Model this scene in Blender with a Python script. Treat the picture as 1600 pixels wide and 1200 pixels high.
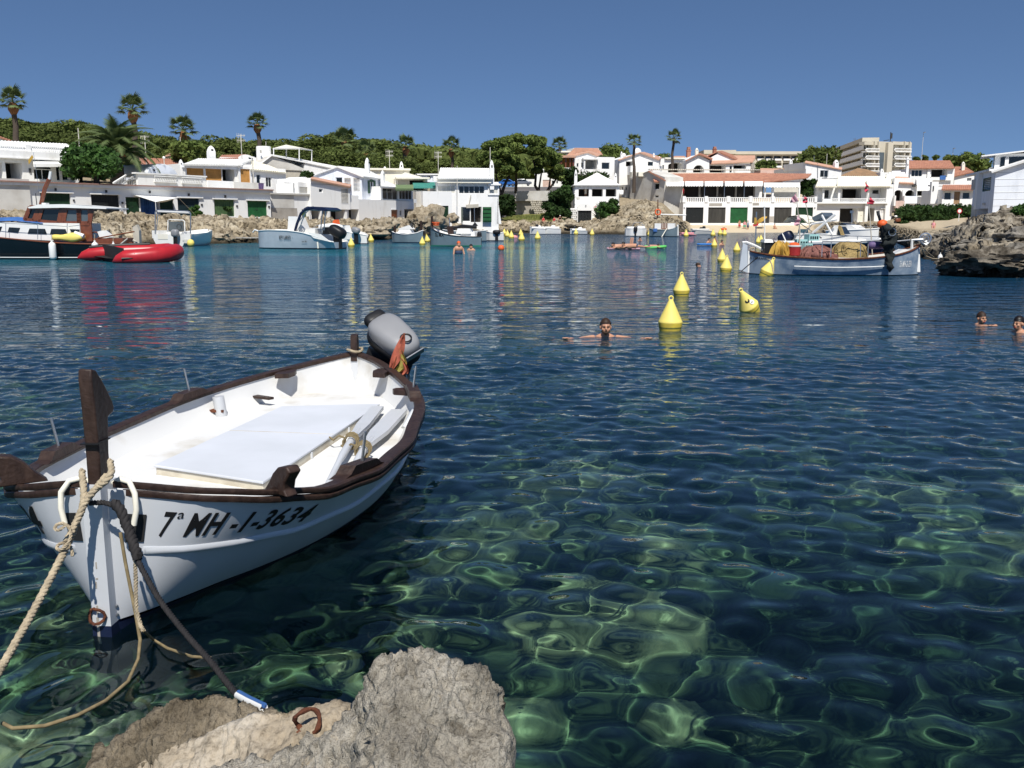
import bpy, bmesh, math, random
import numpy as np
from mathutils import Vector, Matrix, noise
R = math.radians
random.seed(7); np.random.seed(7)
for _o in list(bpy.data.objects): bpy.data.objects.remove(_o)
SC = bpy.context.scene
COL = SC.collection
# -- camera
W0, H0, FPX, CAMH = 1600.0, 1200.0, 1450.0, 1.8
PITCH = math.atan((600.0 - 345.0) / FPX)
cam_d = bpy.data.cameras.new('camera'); CAM = bpy.data.objects.new('camera', cam_d); COL.objects.link(CAM)
CAM.location = (0, 0, CAMH); CAM.rotation_euler = (math.pi / 2 - PITCH, 0, 0)
cam_d.sensor_width = 36; cam_d.lens = FPX / W0 * 36; cam_d.clip_start = .05; cam_d.clip_end = 6000
SC.camera = CAM
# -- sky and sun
SUN_EL, SUN_AZ = 54.0, 174.0            # azimuth measured from +Y (straight ahead) clockwise towards +X
sd = Vector((math.sin(R(SUN_AZ)) * math.cos(R(SUN_EL)), math.cos(R(SUN_AZ)) * math.cos(R(SUN_EL)), math.sin(R(SUN_EL))))
world = bpy.data.worlds.new('World'); SC.world = world; world.use_nodes = True
wn = world.node_tree.nodes; wl = world.node_tree.links
sky = wn.new('ShaderNodeTexSky'); sky.sky_type = 'NISHITA'; sky.sun_disc = False
sky.sun_elevation = R(SUN_EL); sky.sun_rotation = R(SUN_AZ)
sky.air_density = 1.0; sky.dust_density = .1; sky.ozone_density = 4.0; sky.altitude = 600
bg = wn['Background']; bg.inputs['Strength'].default_value = .085
stc = wn.new('ShaderNodeTexCoord'); sma = wn.new('ShaderNodeVectorMath'); sma.operation = 'MULTIPLY_ADD'
sma.inputs[1].default_value = (1, 1, 1.35); sma.inputs[2].default_value = (0, 0, .17)
snm = wn.new('ShaderNodeVectorMath'); snm.operation = 'NORMALIZE'
wl.new(stc.outputs['Generated'], sma.inputs[0]); wl.new(sma.outputs[0], snm.inputs[0]); wl.new(snm.outputs[0], sky.inputs['Vector'])
shs = wn.new('ShaderNodeHueSaturation'); shs.inputs['Saturation'].default_value = 1.06; shs.inputs['Hue'].default_value = .502
wl.new(sky.outputs['Color'], shs.inputs['Color']); wl.new(shs.outputs['Color'], bg.inputs['Color'])
sun_d = bpy.data.lights.new('sun', 'SUN'); sun_d.energy = 4.6; sun_d.angle = R(.53); sun_d.color = (1, .965, .9)
SUN = bpy.data.objects.new('sun', sun_d); COL.objects.link(SUN)
SUN.rotation_euler = sd.to_track_quat('Z', 'Y').to_euler(); SUN.location = (40, -40, 80)
sun_d.cycles.is_caustics_light = True
SC.view_settings.view_transform = 'Standard'; SC.view_settings.look = 'None'
SC.view_settings.exposure = 0.28; SC.view_settings.gamma = 1; SC.view_settings.use_curve_mapping = False
cy = SC.cycles
cy.use_denoising = True; cy.denoiser = 'OPENIMAGEDENOISE'
cy.max_bounces = 8; cy.diffuse_bounces = 3; cy.glossy_bounces = 3; cy.transmission_bounces = 5; cy.transparent_max_bounces = 12
cy.caustics_reflective = False; cy.caustics_refractive = True; cy.sample_clamp_indirect = 4.0; cy.blur_glossy = 0.3
try: SC.render.use_persistent_data = False
except Exception: pass
# -- pixel <-> place
_S, _C = math.sin(PITCH), math.cos(PITCH)
def ray(px, py):
    a = (px - 800.0) / FPX; b = (600.0 - py) / FPX
    return Vector((a, b * _S + _C, b * _C - _S))
def P(px, py, d):
    r = ray(px, py); t = d / r.y
    return Vector((r.x * t, d, CAMH + r.z * t))
def G(px, py, z=0.0):
    r = ray(px, py); t = (z - CAMH) / r.z
    return Vector((r.x * t, r.y * t, z))
def DW(py): return G(800, py).y          # distance of the water seen at row py
# -- materials
def ntree(name):
    m = bpy.data.materials.new(name); m.use_nodes = True
    return m, m.node_tree.nodes, m.node_tree.links, m.node_tree.nodes['Principled BSDF']
def ramp(N, stops):
    r = N.new('ShaderNodeValToRGB'); e = r.color_ramp.elements
    while len(e) < len(stops): e.new(.5)
    for i, (p, c) in enumerate(stops):
        e[i].position = p; e[i].color = (*c, 1)
    return r
def texn(N, L, scale, detail=4, kind='Object', rough=.55, stretch=None):
    t = N.new('ShaderNodeTexCoord'); n = N.new('ShaderNodeTexNoise')
    n.inputs['Scale'].default_value = scale; n.inputs['Detail'].default_value = detail; n.inputs['Roughness'].default_value = rough
    src = t.outputs[kind]
    if stretch:
        mp = N.new('ShaderNodeMapping'); mp.inputs['Scale'].default_value = stretch
        L.new(src, mp.inputs['Vector']); src = mp.outputs[0]
    L.new(src, n.inputs['Vector']); return n
def pmat(name, c, rough=.7, var=.12, scale=2.0, spec=.3, bump=0.0, bscale=None, metal=0.0, c2=None, thr=(.35, .7), stretch=None, sub=0.0, rnd=0.0, trans=0.0):
    """procedural colour: two tones of a fractal noise, fine relief from a second noise"""
    m, N, L, p = ntree(name)
    n = texn(N, L, scale, 5, stretch=stretch)
    lo = c2 if c2 else tuple(x * (1 - var) for x in c); hi = c if c2 else tuple(min(1, x * (1 + var * .5)) for x in c)
    r = ramp(N, [(thr[0], lo), (thr[1], hi)]); L.new(n.outputs[0], r.inputs[0]); out = r.outputs[0]
    if rnd:
        oi = N.new('ShaderNodeObjectInfo'); h = N.new('ShaderNodeHueSaturation'); mr = N.new('ShaderNodeMapRange')
        mr.inputs['To Min'].default_value = 1 - rnd; mr.inputs['To Max'].default_value = 1 + rnd
        L.new(oi.outputs['Random'], mr.inputs[0]); L.new(mr.outputs[0], h.inputs['Value']); L.new(out, h.inputs['Color']); out = h.outputs[0]
    L.new(out, p.inputs['Base Color'])
    p.inputs['Roughness'].default_value = rough; p.inputs['Specular IOR Level'].default_value = spec; p.inputs['Metallic'].default_value = metal
    if bump:
        b = N.new('ShaderNodeBump'); b.inputs['Strength'].default_value = bump; b.inputs['Distance'].default_value = .02
        n2 = texn(N, L, bscale or scale * 8, 6); L.new(n2.outputs[0], b.inputs['Height']); L.new(b.outputs[0], p.inputs['Normal'])
    if trans:
        tr = N.new('ShaderNodeBsdfTranslucent'); mx = N.new('ShaderNodeMixShader'); mx.inputs[0].default_value = trans
        L.new(out, tr.inputs[0]); L.new(p.outputs[0], mx.inputs[1]); L.new(tr.outputs[0], mx.inputs[2]); L.new(mx.outputs[0], N['Material Output'].inputs[0])
    return m
M = {}
def mk(k, *a, **kw): M[k] = pmat(k, *a, **kw)
mk('white', (.81, .80, .77), .85, .07, .9, c2=(.62, .595, .54), thr=(.22, .44), bump=.25, bscale=14, stretch=(1, 1, .3))
mk('whiteblue', (.78, .81, .86), .85, .05, .9, c2=(.60, .63, .67), thr=(.28, .5), bump=.25, bscale=14, stretch=(1, 1, .3))
mk('greywall', (.62, .60, .55), .85, .15, .5, c2=(.45, .42, .37), thr=(.3, .6), bump=.2, bscale=15)
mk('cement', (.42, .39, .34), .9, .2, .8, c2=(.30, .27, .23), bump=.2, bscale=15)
mk('pinkwall', (.62, .45, .38), .85)
mk('ochre', (.50, .25, .07), .8, .2, 1.5)
mk('cream', (.80, .76, .64), .75, .08, .6)
mk('whitetile', (.84, .83, .79), .75, .06, .5, c2=(.72, .70, .63), thr=(.25, .5))
mk('creamtile', (.82, .77, .62), .75, .08, .5, c2=(.72, .66, .50), thr=(.25, .5))
mk('terra', (.45, .215, .135), .85, .3, 1.4, c2=(.33, .15, .10))
mk('terrapale', (.60, .34, .23), .85, .3, 1.2, c2=(.46, .28, .20))
mk('terrabrown', (.36, .22, .12), .85, .3, 1.2, c2=(.26, .17, .10))
mk('coping', (.34, .19, .15), .85, .2, 2)
mk('green', (.015, .10, .03), .6, .25, 2)
mk('darkgreen', (.008, .035, .014), .6, .25, 2)
mk('olive', (.07, .13, .05), .7, .25, 2)
mk('shutgreen', (.012, .07, .035), .6)
mk('blackdoor', (.012, .014, .014), .6)
mk('tealdark', (.010, .025, .030), .6)
mk('greydoor', (.055, .052, .045), .8, .35, 3, stretch=(1, 1, .15))
mk('interior_shade', (.030, .026, .022), .9, .3, 1.0)  # near-black puts the shade of open rooms into the colour
mk('glassdark', (.012, .016, .018), .08, .2, .5, spec=.5)
mk('glassgrey', (.10, .12, .13), .1, .2, .5, spec=.5)
mk('curtain', (.62, .60, .52), .9)
mk('wood', (.050, .029, .021), .5, .35, 6, c2=(.024, .013, .010), bump=.25, bscale=40, stretch=(4, 4, 1))
mk('varnish', (.19, .058, .026), .3, .25, 5, spec=.5)
mk('paleblock', (.5, .46, .38), .85)
mk('awnwhite', (.80, .79, .75), .8, .05)
mk('awnteal', (.05, .22, .18), .8, .15, 4)
mk('awnolive', (.16, .22, .10), .8, .15, 4)
mk('slat', (.58, .55, .48), .7)
mk('metal', (.45, .46, .47), .35, .1, 8, metal=.9)
mk('darkmetal', (.05, .05, .05), .5)
mk('whitemetal', (.75, .75, .73), .4, .05)
mk('rust', (.16, .055, .025), .9, .4, 14, c2=(.07, .025, .015), bump=.6, bscale=60)
mk('orange', (.72, .12, .03), .5)
mk('red', (.42, .018, .024), .35, .12, 4, spec=.4)
mk('black', (.012, .012, .013), .45)
mk('navy', (.010, .016, .045), .4)
mk('blackhull', (.006, .007, .010), .2, .2, 2, spec=.5)
mk('tarpblue', (.05, .14, .38), .7, .25, 3)
mk('purple', (.13, .09, .20), .6)
mk('bluecar', (.03, .13, .42), .3)
mk('redcloth', (.55, .03, .05), .8)
mk('pinkcloth', (.70, .30, .32), .8, .2, 6)
mk('yellowcloth', (.50, .30, .055), .8, .2, 6)
mk('net', (.36, .26, .11), 1.0, .4, 22, bump=.9, bscale=70)
mk('netred', (.25, .11, .09), 1.0, .4, 22, bump=.9, bscale=70)
mk('netdark', (.025, .03, .03), 1.0, .4, 22, bump=.9, bscale=70)
mk('buoy', (.74, .56, .06), .5, .12, 5, c2=(.56, .43, .08), bump=.1)
mk('buoytop', (.82, .68, .15), .55, .12, 6, c2=(.74, .60, .16), bump=.1)
mk('algae', (.16, .17, .04), .9, .3, 20)
mk('gel', (.80, .79, .75), .3, .05, 2, spec=.45)
mk('gelblue', (.50, .54, .58), .35, .1, 2, spec=.45)
mk('hullblue', (.30, .36, .42), .6, .25, 2.6, c2=(.13, .19, .27), bump=.15, thr=(.36, .6))
mk('hullgrey', (.17, .23, .26), .5, .15, 1.6)
mk('boattop', (.05, .25, .16), .6)
mk('skin', (.52, .27, .17), .5, .1, 6)
mk('skintan', (.50, .26, .16), .45, .1, 6)
mk('hairbrown', (.035, .018, .010), .6)
mk('hairblack', (.010, .007, .006), .45)
mk('beard', (.05, .03, .018), .8)
mk('swim', (.03, .05, .10), .8)
mk('swimgreen', (.10, .42, .25), .8)
mk('limegreen', (.12, .50, .12), .5)
mk('blueboard', (.03, .22, .62), .5)
mk('rubber', (.02, .02, .02), .7)
mk('trunk', (.10, .075, .055), .95, .4, 5, c2=(.045, .035, .028), bump=.8, bscale=12)
mk('palmtrunk', (.12, .09, .07), .95, .4, 6, c2=(.05, .04, .032), stretch=(1, 1, 5))
mk('palmskirt', (.26, .12, .05), .95, .3, 5)
mk('pine', (.142, .172, .050), .85, .3, .3, c2=(.080, .106, .028), thr=(.36, .64), rnd=.28, spec=.12, trans=.25)
mk('pinedark', (.16, .205, .055), .85, .3, .7, c2=(.060, .090, .022), thr=(.38, .62), rnd=.12, spec=.12, trans=.22)
mk('bush', (.045, .085, .020), .8, .3, 1.2, c2=(.018, .040, .010), thr=(.38, .62), rnd=.2, spec=.2, trans=.2)
mk('bushbright', (.07, .15, .028), .7, .3, 1.2, c2=(.025, .06, .012), thr=(.38, .62), rnd=.2, spec=.3, trans=.2)
mk('palmleaf', (.17, .215, .085), .6, .3, .8, c2=(.075, .11, .035), rnd=.15, spec=.3, trans=.2)
mk('agave', (.10, .15, .11), .6, .2, 2, spec=.3)
mk('concrete', (.50, .46, .37), .9, .2, 1.5, bump=.2)
mk('hotel', (.55, .50, .40), .85, .08, .3)
mk('rope', (.42, .345, .235), .9, .3, 30, bump=.4, bscale=120)
mk('ropedark', (.022, .020, .020), .8, .3, 30)
mk('ropebrown', (.22, .17, .09), .9, .3, 30)
# -- mesh builder
class MB:
    def __init__(s): s.v = []; s.f = []
    def add(s, v, f):
        o = len(s.v); s.v += [tuple(x) for x in v]; s.f += [tuple(i + o for i in q) for q in f]; return s
    def box(s, x0, y0, z0, x1, y1, z1, tap=0.0):
        if x1 < x0: x0, x1 = x1, x0
        if y1 < y0: y0, y1 = y1, y0
        if z1 < z0: z0, z1 = z1, z0
        tx, ty = tap * (x1 - x0) / 2, tap * (y1 - y0) / 2
        return s.add([(x0, y0, z0), (x1, y0, z0), (x1, y1, z0), (x0, y1, z0), (x0 + tx, y0 + ty, z1), (x1 - tx, y0 + ty, z1), (x1 - tx, y1 - ty, z1), (x0 + tx, y1 - ty, z1)],
                     [(3, 2, 1, 0), (4, 5, 6, 7), (0, 1, 5, 4), (1, 2, 6, 5), (2, 3, 7, 6), (3, 0, 4, 7)])
    def bar(s, a, b, w, h=None, up=(0, 0, 1)):
        a, b = Vector(a), Vector(b); h = h or w; t = (b - a).normalized(); up = Vector(up)
        if abs(t.dot(up)) > .95: up = Vector((1, 0, 0))
        x = t.cross(up).normalized() * w / 2; y = x.cross(t).normalized() * h / 2
        q = [a - x - y, a + x - y, a + x + y, a - x + y, b - x - y, b + x - y, b + x + y, b - x + y]
        return s.add(q, [(0, 1, 2, 3), (7, 6, 5, 4), (0, 4, 5, 1), (1, 5, 6, 2), (2, 6, 7, 3), (3, 7, 4, 0)])
    def tube(s, pts, r, n=8, caps=True, flat=1.0, upv=None):
        pts = [Vector(p) for p in pts]; k = len(pts); rs = r if isinstance(r, (list, tuple)) else [r] * k
        v = []; f = []; up = Vector(upv) if upv else Vector((.13, .21, .97)).normalized(); last = None
        for i, p in enumerate(pts):
            t = (pts[min(i + 1, k - 1)] - pts[max(i - 1, 0)]).normalized()
            x = t.cross(last if last is not None else up)
            if x.length < 1e-4: x = t.cross(Vector((1, .3, 0)))
            x.normalize(); y = x.cross(t).normalized(); last = y
            for j in range(n):
                a = 2 * math.pi * j / n; v.append(p + x * math.cos(a) * rs[i] + y * math.sin(a) * rs[i] * flat)
        for i in range(k - 1):
            for j in range(n): f.append((i * n + j, i * n + (j + 1) % n, (i + 1) * n + (j + 1) % n, (i + 1) * n + j))
        if caps: f.append(tuple(range(n))[::-1]); f.append(tuple((k - 1) * n + j for j in range(n)))
        return s.add(v, f)
    def lathe(s, prof, n=16, c=(0, 0, 0), rot=None):
        v = []; f = []
        for r, z in prof:
            for j in range(n):
                a = 2 * math.pi * j / n; p = Vector((r * math.cos(a), r * math.sin(a), z))
                if rot is not None: p = rot @ p
                v.append(p + Vector(c))
        k = len(prof)
        for i in range(k - 1):
            for j in range(n): f.append((i * n + j, i * n + (j + 1) % n, (i + 1) * n + (j + 1) % n, (i + 1) * n + j))
        f.append(tuple(range(n))[::-1]); f.append(tuple((k - 1) * n + j for j in range(n)))
        return s.add(v, f)
    def ball(s, c, r, sub=2, rot=None):
        rx, ry, rz = r if isinstance(r, (tuple, list)) else (r, r, r)
        n = 6 + 4 * sub; prof = [(math.sin(math.pi * i / (n // 2)), -math.cos(math.pi * i / (n // 2))) for i in range(n // 2 + 1)]
        prof[0] = (.01, -1); prof[-1] = (.01, 1)
        o = len(s.v); s.lathe(prof, n)
        for i in range(o, len(s.v)):
            p = Vector((s.v[i][0] * rx, s.v[i][1] * ry, s.v[i][2] * rz))
            if rot is not None: p = rot @ p
            s.v[i] = tuple(p + Vector(c))
        return s
    def prism(s, poly, off):
        n = len(poly); a = [Vector(p) for p in poly]; b = [p + Vector(off) for p in a]
        nn = Vector((0, 0, 0))
        for i in range(n): nn += a[i].cross(a[(i + 1) % n])
        if nn.dot(Vector(off)) > 0: a, b = b, a
        return s.add(a + b, [tuple(range(n)), tuple(range(2 * n - 1, n - 1, -1))] + [(i, i + n, (i + 1) % n + n, (i + 1) % n) for i in range(n)])
    def sheet(s, rows, close=False):
        nr, nc = len(rows), len(rows[0]); v = [p for r in rows for p in r]; f = []
        for i in range(nr - 1):
            for j in range(nc - 1 + (1 if close else 0)):
                f.append((i * nc + j, i * nc + (j + 1) % nc, (i + 1) * nc + (j + 1) % nc, (i + 1) * nc + j))
        return s.add(v, f)
    def tiles(s, A, B, C, D, w=.3, amp=.07, th=.1, rows=1):
        """corrugated tile slope: A-B eave, D-C ridge"""
        A, B, C, D = map(Vector, (A, B, C, D)); L = max((B - A).length, (C - D).length); n = max(2, int(L / w)); m = n * 4
        nn = (B - A).cross(D - A).normalized(); nn = -nn if nn.z < 0 else nn
        prof = [0, .75, 1, .75]
        top = []; bot = []
        for k in range(rows + 1):
            t = k / rows
            top.append([(A.lerp(B, i / m)).lerp(D.lerp(C, i / m), t) + nn * (amp * prof[i % 4]) for i in range(m + 1)])
            bot.append([p - nn * th for p in [(A.lerp(B, i / m)).lerp(D.lerp(C, i / m), t) for i in range(m + 1)]])
        s.sheet(top); s.sheet([r[::-1] for r in bot])
        s.sheet([bot[0], top[0]]); s.sheet([top[-1], bot[-1]]); s.sheet([[r[0] for r in top], [r[0] for r in bot]]); s.sheet([[r[-1] for r in bot], [r[-1] for r in top]])
        return s
    def build(s, name, m, parent=None, smooth=40, loc=None, rot=None, weld=False):
        me = bpy.data.meshes.new(name); me.from_pydata(s.v, [], s.f); me.update()
        if weld:
            bm = bmesh.new(); bm.from_mesh(me); bmesh.ops.remove_doubles(bm, verts=bm.verts, dist=1e-4); bmesh.ops.recalc_face_normals(bm, faces=bm.faces); bm.to_mesh(me); bm.free()
        if smooth:
            me.polygons.foreach_set('use_smooth', [True] * len(me.polygons)); me.set_sharp_from_angle(angle=R(smooth))
        me.materials.append(M[m] if isinstance(m, str) else m)
        o = bpy.data.objects.new(name, me); COL.objects.link(o)
        if parent: o.parent = parent
        if loc is not None: o.location = loc
        if rot is not None: o.rotation_euler = rot
        return o
LABELS = {}
def tag(o, label=None, cat=None, group=None, kind=None):
    if label:
        o['label'] = label
        if label in LABELS and LABELS[label] != (group or ''): print('DUPLICATE LABEL', label)
        if label in LABELS and not group: print('DUPLICATE LABEL', label)
        LABELS[label] = group or ''
        n = len(label.split())
        if n < 4 or n > 16: print('LABEL LENGTH', n, label)
    if cat: o['category'] = cat
    if group: o['group'] = group
    if kind: o['kind'] = kind
    return o
def thing(name, label, cat, loc=(0, 0, 0), rz=0, group=None):
    o = bpy.data.objects.new(name, None); COL.objects.link(o); o.location = loc; o.rotation_euler = (0, 0, rz); o.empty_display_size = .3
    return tag(o, label, cat, group)
def kids(o): return [c for c in COL.objects if c.parent == o]
def dup(o, loc=None, rz=None, label=None, scale=None, parent=None):
    c = o.copy(); COL.objects.link(c)
    if parent is not None: c.parent = parent
    if loc is not None: c.location = loc
    if rz is not None: c.rotation_euler = (0, 0, rz)
    if scale is not None: c.scale = scale if isinstance(scale, (tuple, list)) else (scale,) * 3
    if label: c['label'] = label; LABELS[label] = c.get('group', '')
    for k in o.children: dup(k, parent=c)
    return c
def fbm(p, oct=4, lac=2.1, gain=.5):
    a = 1; s = 0; p = Vector(p)
    for _ in range(oct): s += a * noise.noise(p); p = p * lac + Vector((3.1, 1.7, .4)); a *= gain
    return s
# == the setting
def mesh_grid(name, X, Y, Z, m, kind='structure', smooth=True, col=None):
    ny, nx = X.shape
    v = np.stack([X, Y, Z], -1).reshape(-1, 3).astype(np.float32)
    i = np.arange(nx * ny).reshape(ny, nx)
    f = np.stack([i[:-1, :-1], i[:-1, 1:], i[1:, 1:], i[1:, :-1]], -1).reshape(-1, 4)
    me = bpy.data.meshes.new(name); me.vertices.add(len(v)); me.vertices.foreach_set('co', v.ravel())
    me.loops.add(f.size); me.loops.foreach_set('vertex_index', f.ravel().astype(np.int32))
    me.polygons.add(len(f)); me.polygons.foreach_set('loop_start', np.arange(0, f.size, 4, dtype=np.int32)); me.polygons.foreach_set('loop_total', np.full(len(f), 4, dtype=np.int32))
    me.update(calc_edges=True)
    if smooth: me.polygons.foreach_set('use_smooth', np.ones(len(f), dtype=bool))
    if col is not None:
        ca = me.color_attributes.new('ground', 'FLOAT_COLOR', 'POINT'); ca.data.foreach_set('color', np.concatenate([col, np.ones((len(v), 1))], 1).astype(np.float32).ravel())
    me.materials.append(m)
    o = bpy.data.objects.new(name, me); COL.objects.link(o)
    if kind: o['kind'] = kind
    return o
def vnoise(x, y, seed=0):
    xi = np.floor(x).astype(np.int64); yi = np.floor(y).astype(np.int64); fx = x - xi; fy = y - yi
    fx = fx * fx * (3 - 2 * fx); fy = fy * fy * (3 - 2 * fy)
    def h(a, b):
        n = (a * 374761393 + b * 668265263 + seed * 1442695041) & 0xffffffff
        n = ((n ^ (n >> 13)) * 1274126177) & 0xffffffff
        return ((n ^ (n >> 16)) & 0xffff) / 65535.0 * 2 - 1
    return (h(xi, yi) * (1 - fx) + h(xi + 1, yi) * fx) * (1 - fy) + (h(xi, yi + 1) * (1 - fx) + h(xi + 1, yi + 1) * fx) * fy
def vfbm(x, y, oct=5, seed=0, ridged=False):
    s = 0; a = 1.0; t = 0
    for k in range(oct):
        n = vnoise(x, y, seed + k * 17)
        s = s + a * ((1 - 2 * np.abs(n)) if ridged else n); t += a
        x, y = x * 2.03 * .8 - y * 2.03 * .6 + 5.2, x * 2.03 * .6 + y * 2.03 * .8 + 1.3; a *= .5
    return s / t
def craggy(X, Y, Z, k, amp, sc):
    """push a grid along its own normals by solid noise, so that steep faces are as rough as flat ones; k = strength per point"""
    Q = np.stack([X, Y, Z], -1); n = np.cross(np.gradient(Q, axis=1), np.gradient(Q, axis=0)); n /= np.linalg.norm(n, axis=2)[:, :, None] + 1e-9; n *= np.sign(n[:, :, 2:3] + 1e-6)
    d = np.zeros(X.shape); fr, rm, vo = noise.fractal, noise.ridged_multi_fractal, noise.voronoi
    for i, j in zip(*np.nonzero(k > .03)):
        p = Vector((X[i, j], Y[i, j], Z[i, j] * 1.25)) * sc
        f1 = vo(p * 2.6 + Vector((0, 0, fr(p * 2, 1, 2, 2))))[0][0]
        d[i, j] = (rm(p * .55, .9, 2.1, 6, 1.0, 2.0) - 1.1) * .62 + fr(p * 3.1, .75, 2.2, 5) * .20 - max(0, .34 - f1) * .9
    Q = Q + n * (d * k * amp)[:, :, None]; return Q[:, :, 0], Q[:, :, 1], Q[:, :, 2]
# -- land
OFF = [-9, -3, 0, 1.5, 4, 8, 13, 20, 28, 42, 60, 100, 180, 320, 800]
LAND = [  # column (photo px), distance of the water's edge, heights at OFF metres behind it
    (-900, 46, [-4, -2, 0, 1.2, 2.0, 2.6, 3.0, 3.2, 4.8, 5, 6, 9, 16, 22, 30]),
    (-100, 54, [-4, -2, 0, .8, 1.4, 2.0, 2.4, 2.6, 4.5, 5, 6, 9, 16, 22, 30]),
    (0, 58, [-4, -2, 0, .8, 1.3, 1.9, 2.3, 2.5, 4.4, 5, 6, 9, 16, 20, 30]),
    (180, 66, [-4, -2, 0, .8, 1.3, 1.8, 2.15, 2.3, 4.2, 5, 6, 8, 14, 18, 30]),
    (300, 73, [-4, -2, 0, .75, 1.2, 1.6, 1.95, 2.05, 3.6, 4.6, 6, 8, 13, 17, 30]),
    (420, 80, [-4, -1.5, 0, .6, 1.1, 1.4, 1.65, 1.8, 1.9, 4.5, 6, 8, 12, 15, 30]),
    (560, 86, [-4, -1.5, 0, .6, 1.0, 1.3, 1.5, 1.6, 1.7, 4.5, 6, 8, 11, 14, 34]),
    (640, 97, [-3, -1.5, 0, .5, 1.0, 1.4, 1.6, 1.7, 1.8, 4.5, 6, 8, 11, 15, 36]),
    (652, 108, [-3, -1.2, 0, .5, .9, 1.3, 1.6, 1.8, 2.0, 4.5, 6, 8, 11, 15, 36]),
    (668, 122, [-3, -1.2, 0, .5, 1.0, 1.7, 2.0, 2.2, 3, 5, 6, 8, 11, 15, 36]),
    (700, 132, [-3, -1.2, 0, .6, 1.1, 1.5, 1.7, 2, 3, 5, 6, 8, 11, 15, 36]),
    (778, 140, [-2, -.9, 0, .5, 1.0, 1.4, 1.6, 2, 3.4, 6.5, 8, 9, 11, 15, 34]),
    (800, 142, [-2, -.9, 0, .5, 1.0, 1.6, 2.2, 2.8, 3.4, 7.2, 8, 9, 11, 15, 32]),
    (865, 134, [-2, -.9, 0, .6, 1.1, 1.6, 2.4, 3.0, 3.4, 7.2, 8, 9, 11, 15, 30]),
    (905, 130, [-2, -.9, 0, .4, .7, 1.0, 1.2, 1.5, 4, 6.5, 8, 9, 11, 14, 26]),
    (965, 126, [-2, -.9, 0, .6, 1.2, 1.8, 2.6, 3.8, 4.9, 6, 8, 9, 11, 14, 24]),
    (1000, 124, [-2, -.9, 0, .6, 1.4, 2.2, 3.2, 4.6, 5.0, 5.4, 7.5, 9, 11, 14, 22]),
    (1035, 124, [-2, -.9, 0, .6, 1.2, 1.9, 2.6, 3.6, 4.5, 5.2, 7.5, 9, 11, 14, 20]),
    (1062, 130, [-2, -.9, 0, .5, 1.0, 1.4, 1.6, 1.9, 2.3, 5, 7.5, 9, 11, 14, 20]),
    (1080, 144, [-1.2, -.5, 0, .2, .55, 1.0, 1.5, 1.5, 1.5, 5, 7.5, 9, 11, 14, 20]),
    (1270, 146, [-1.2, -.5, 0, .2, .5, .95, 1.45, 1.5, 1.5, 5, 7.5, 9, 11, 14, 20]),
    (1310, 130, [-1.2, -.5, 0, .3, .7, 1.0, 1.2, 1.4, 1.45, 1.5, 2.2, 7, 11, 14, 20]),
    (1390, 92, [-1.5, -.7, 0, .4, .7, .9, 1.0, 1.1, 1.2, 1.45, 1.6, 4, 10, 14, 20]),
    (1440, 47, [-1.6, -.8, 0, .2, .4, .5, .6, .65, .8, 1.1, 1.4, 2, 7, 14, 20]),
    (1475, 42, [-1.6, -.8, 0, .2, .45, .6, .7, .75, .9, 1.1, 1.4, 2, 7, 14, 20]),
    (1490, 34, [-1.6, -.8, 0, .35, .6, .75, .9, 1.0, 1.1, 1.2, 1.45, 2, 7, 14, 20]),
    (1540, 31, [-1.8, -.9, 0, .5, .9, 1.2, 1.5, 1.6, 1.5, 1.5, 1.6, 2.2, 7, 14, 20]),
    (1600, 31, [-1.8, -.9, 0, .5, .9, 1.2, 1.7, 1.9, 1.8, 1.7, 2.0, 5, 10, 14, 20]),
    (1700, 30, [-1.8, -.9, 0, .8, 1.4, 1.9, 2.5, 2.7, 2.4, 2.0, 2.1, 5, 10, 14, 20]),
    (2600, 26, [-1.8, -.9, 0, 1.0, 1.8, 2.6, 3.2, 3.4, 3.4, 3.2, 3.0, 5, 10, 14, 20]),
]
_lp = np.array([c[0] for c in LAND], float); _ls = np.array([c[1] for c in LAND], float); _lz = np.array([c[2] for c in LAND], float)
def shore_d(px): return np.interp(px, _lp, _ls)
def land_z(px, off):
    """smooth ground height without the rock relief; px, off arrays"""
    px = np.asarray(px, float); off = np.asarray(off, float)
    j = np.clip(np.searchsorted(_lp, px) - 1, 0, len(_lp) - 2); t = np.clip((px - _lp[j]) / (_lp[j + 1] - _lp[j]), 0, 1)
    k = np.clip(np.searchsorted(OFF, off) - 1, 0, len(OFF) - 2); O = np.array(OFF, float); q = np.clip((off - O[k]) / (O[k + 1] - O[k]), 0, 1)
    a = _lz[j, k] * (1 - q) + _lz[j, k + 1] * q; b = _lz[j + 1, k] * (1 - q) + _lz[j + 1, k + 1] * q
    return a * (1 - t) + b * t
def ground_z(x, y):
    px = 800 + FPX * x * 1.0154 / y
    return float(land_z(px, y - shore_d(px)))
def strata(Z, x, y):
    """limestone ledges: flatten the height into uneven steps"""
    h = .55 + .2 * vfbm(x * .05, y * .05, 2, 91); q = Z / h + vfbm(x * .25, y * .25, 3, 33) * .8
    return (np.floor(q) + np.clip((q - np.floor(q)) * 2.6 - .3, 0, 1) - q) * h
cols = np.concatenate([np.arange(-900, -100, 14), np.arange(-100, 1380, 3.0), np.arange(1380, 1720, 1.6), np.arange(1720, 2601, 14)])
offs = np.concatenate([np.arange(-9, -1, 1.0), np.arange(-1, 9, .16), np.arange(9, 32, .4), np.arange(32, 60, 2), np.geomspace(60, 800, 24)])
PX, OF = np.meshgrid(cols, offs)
wig = (vfbm(PX / 28, PX * 0 + .5, 4, 5) * 2.6) * np.clip(shore_d(PX) / 120, .35, 1)
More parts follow.
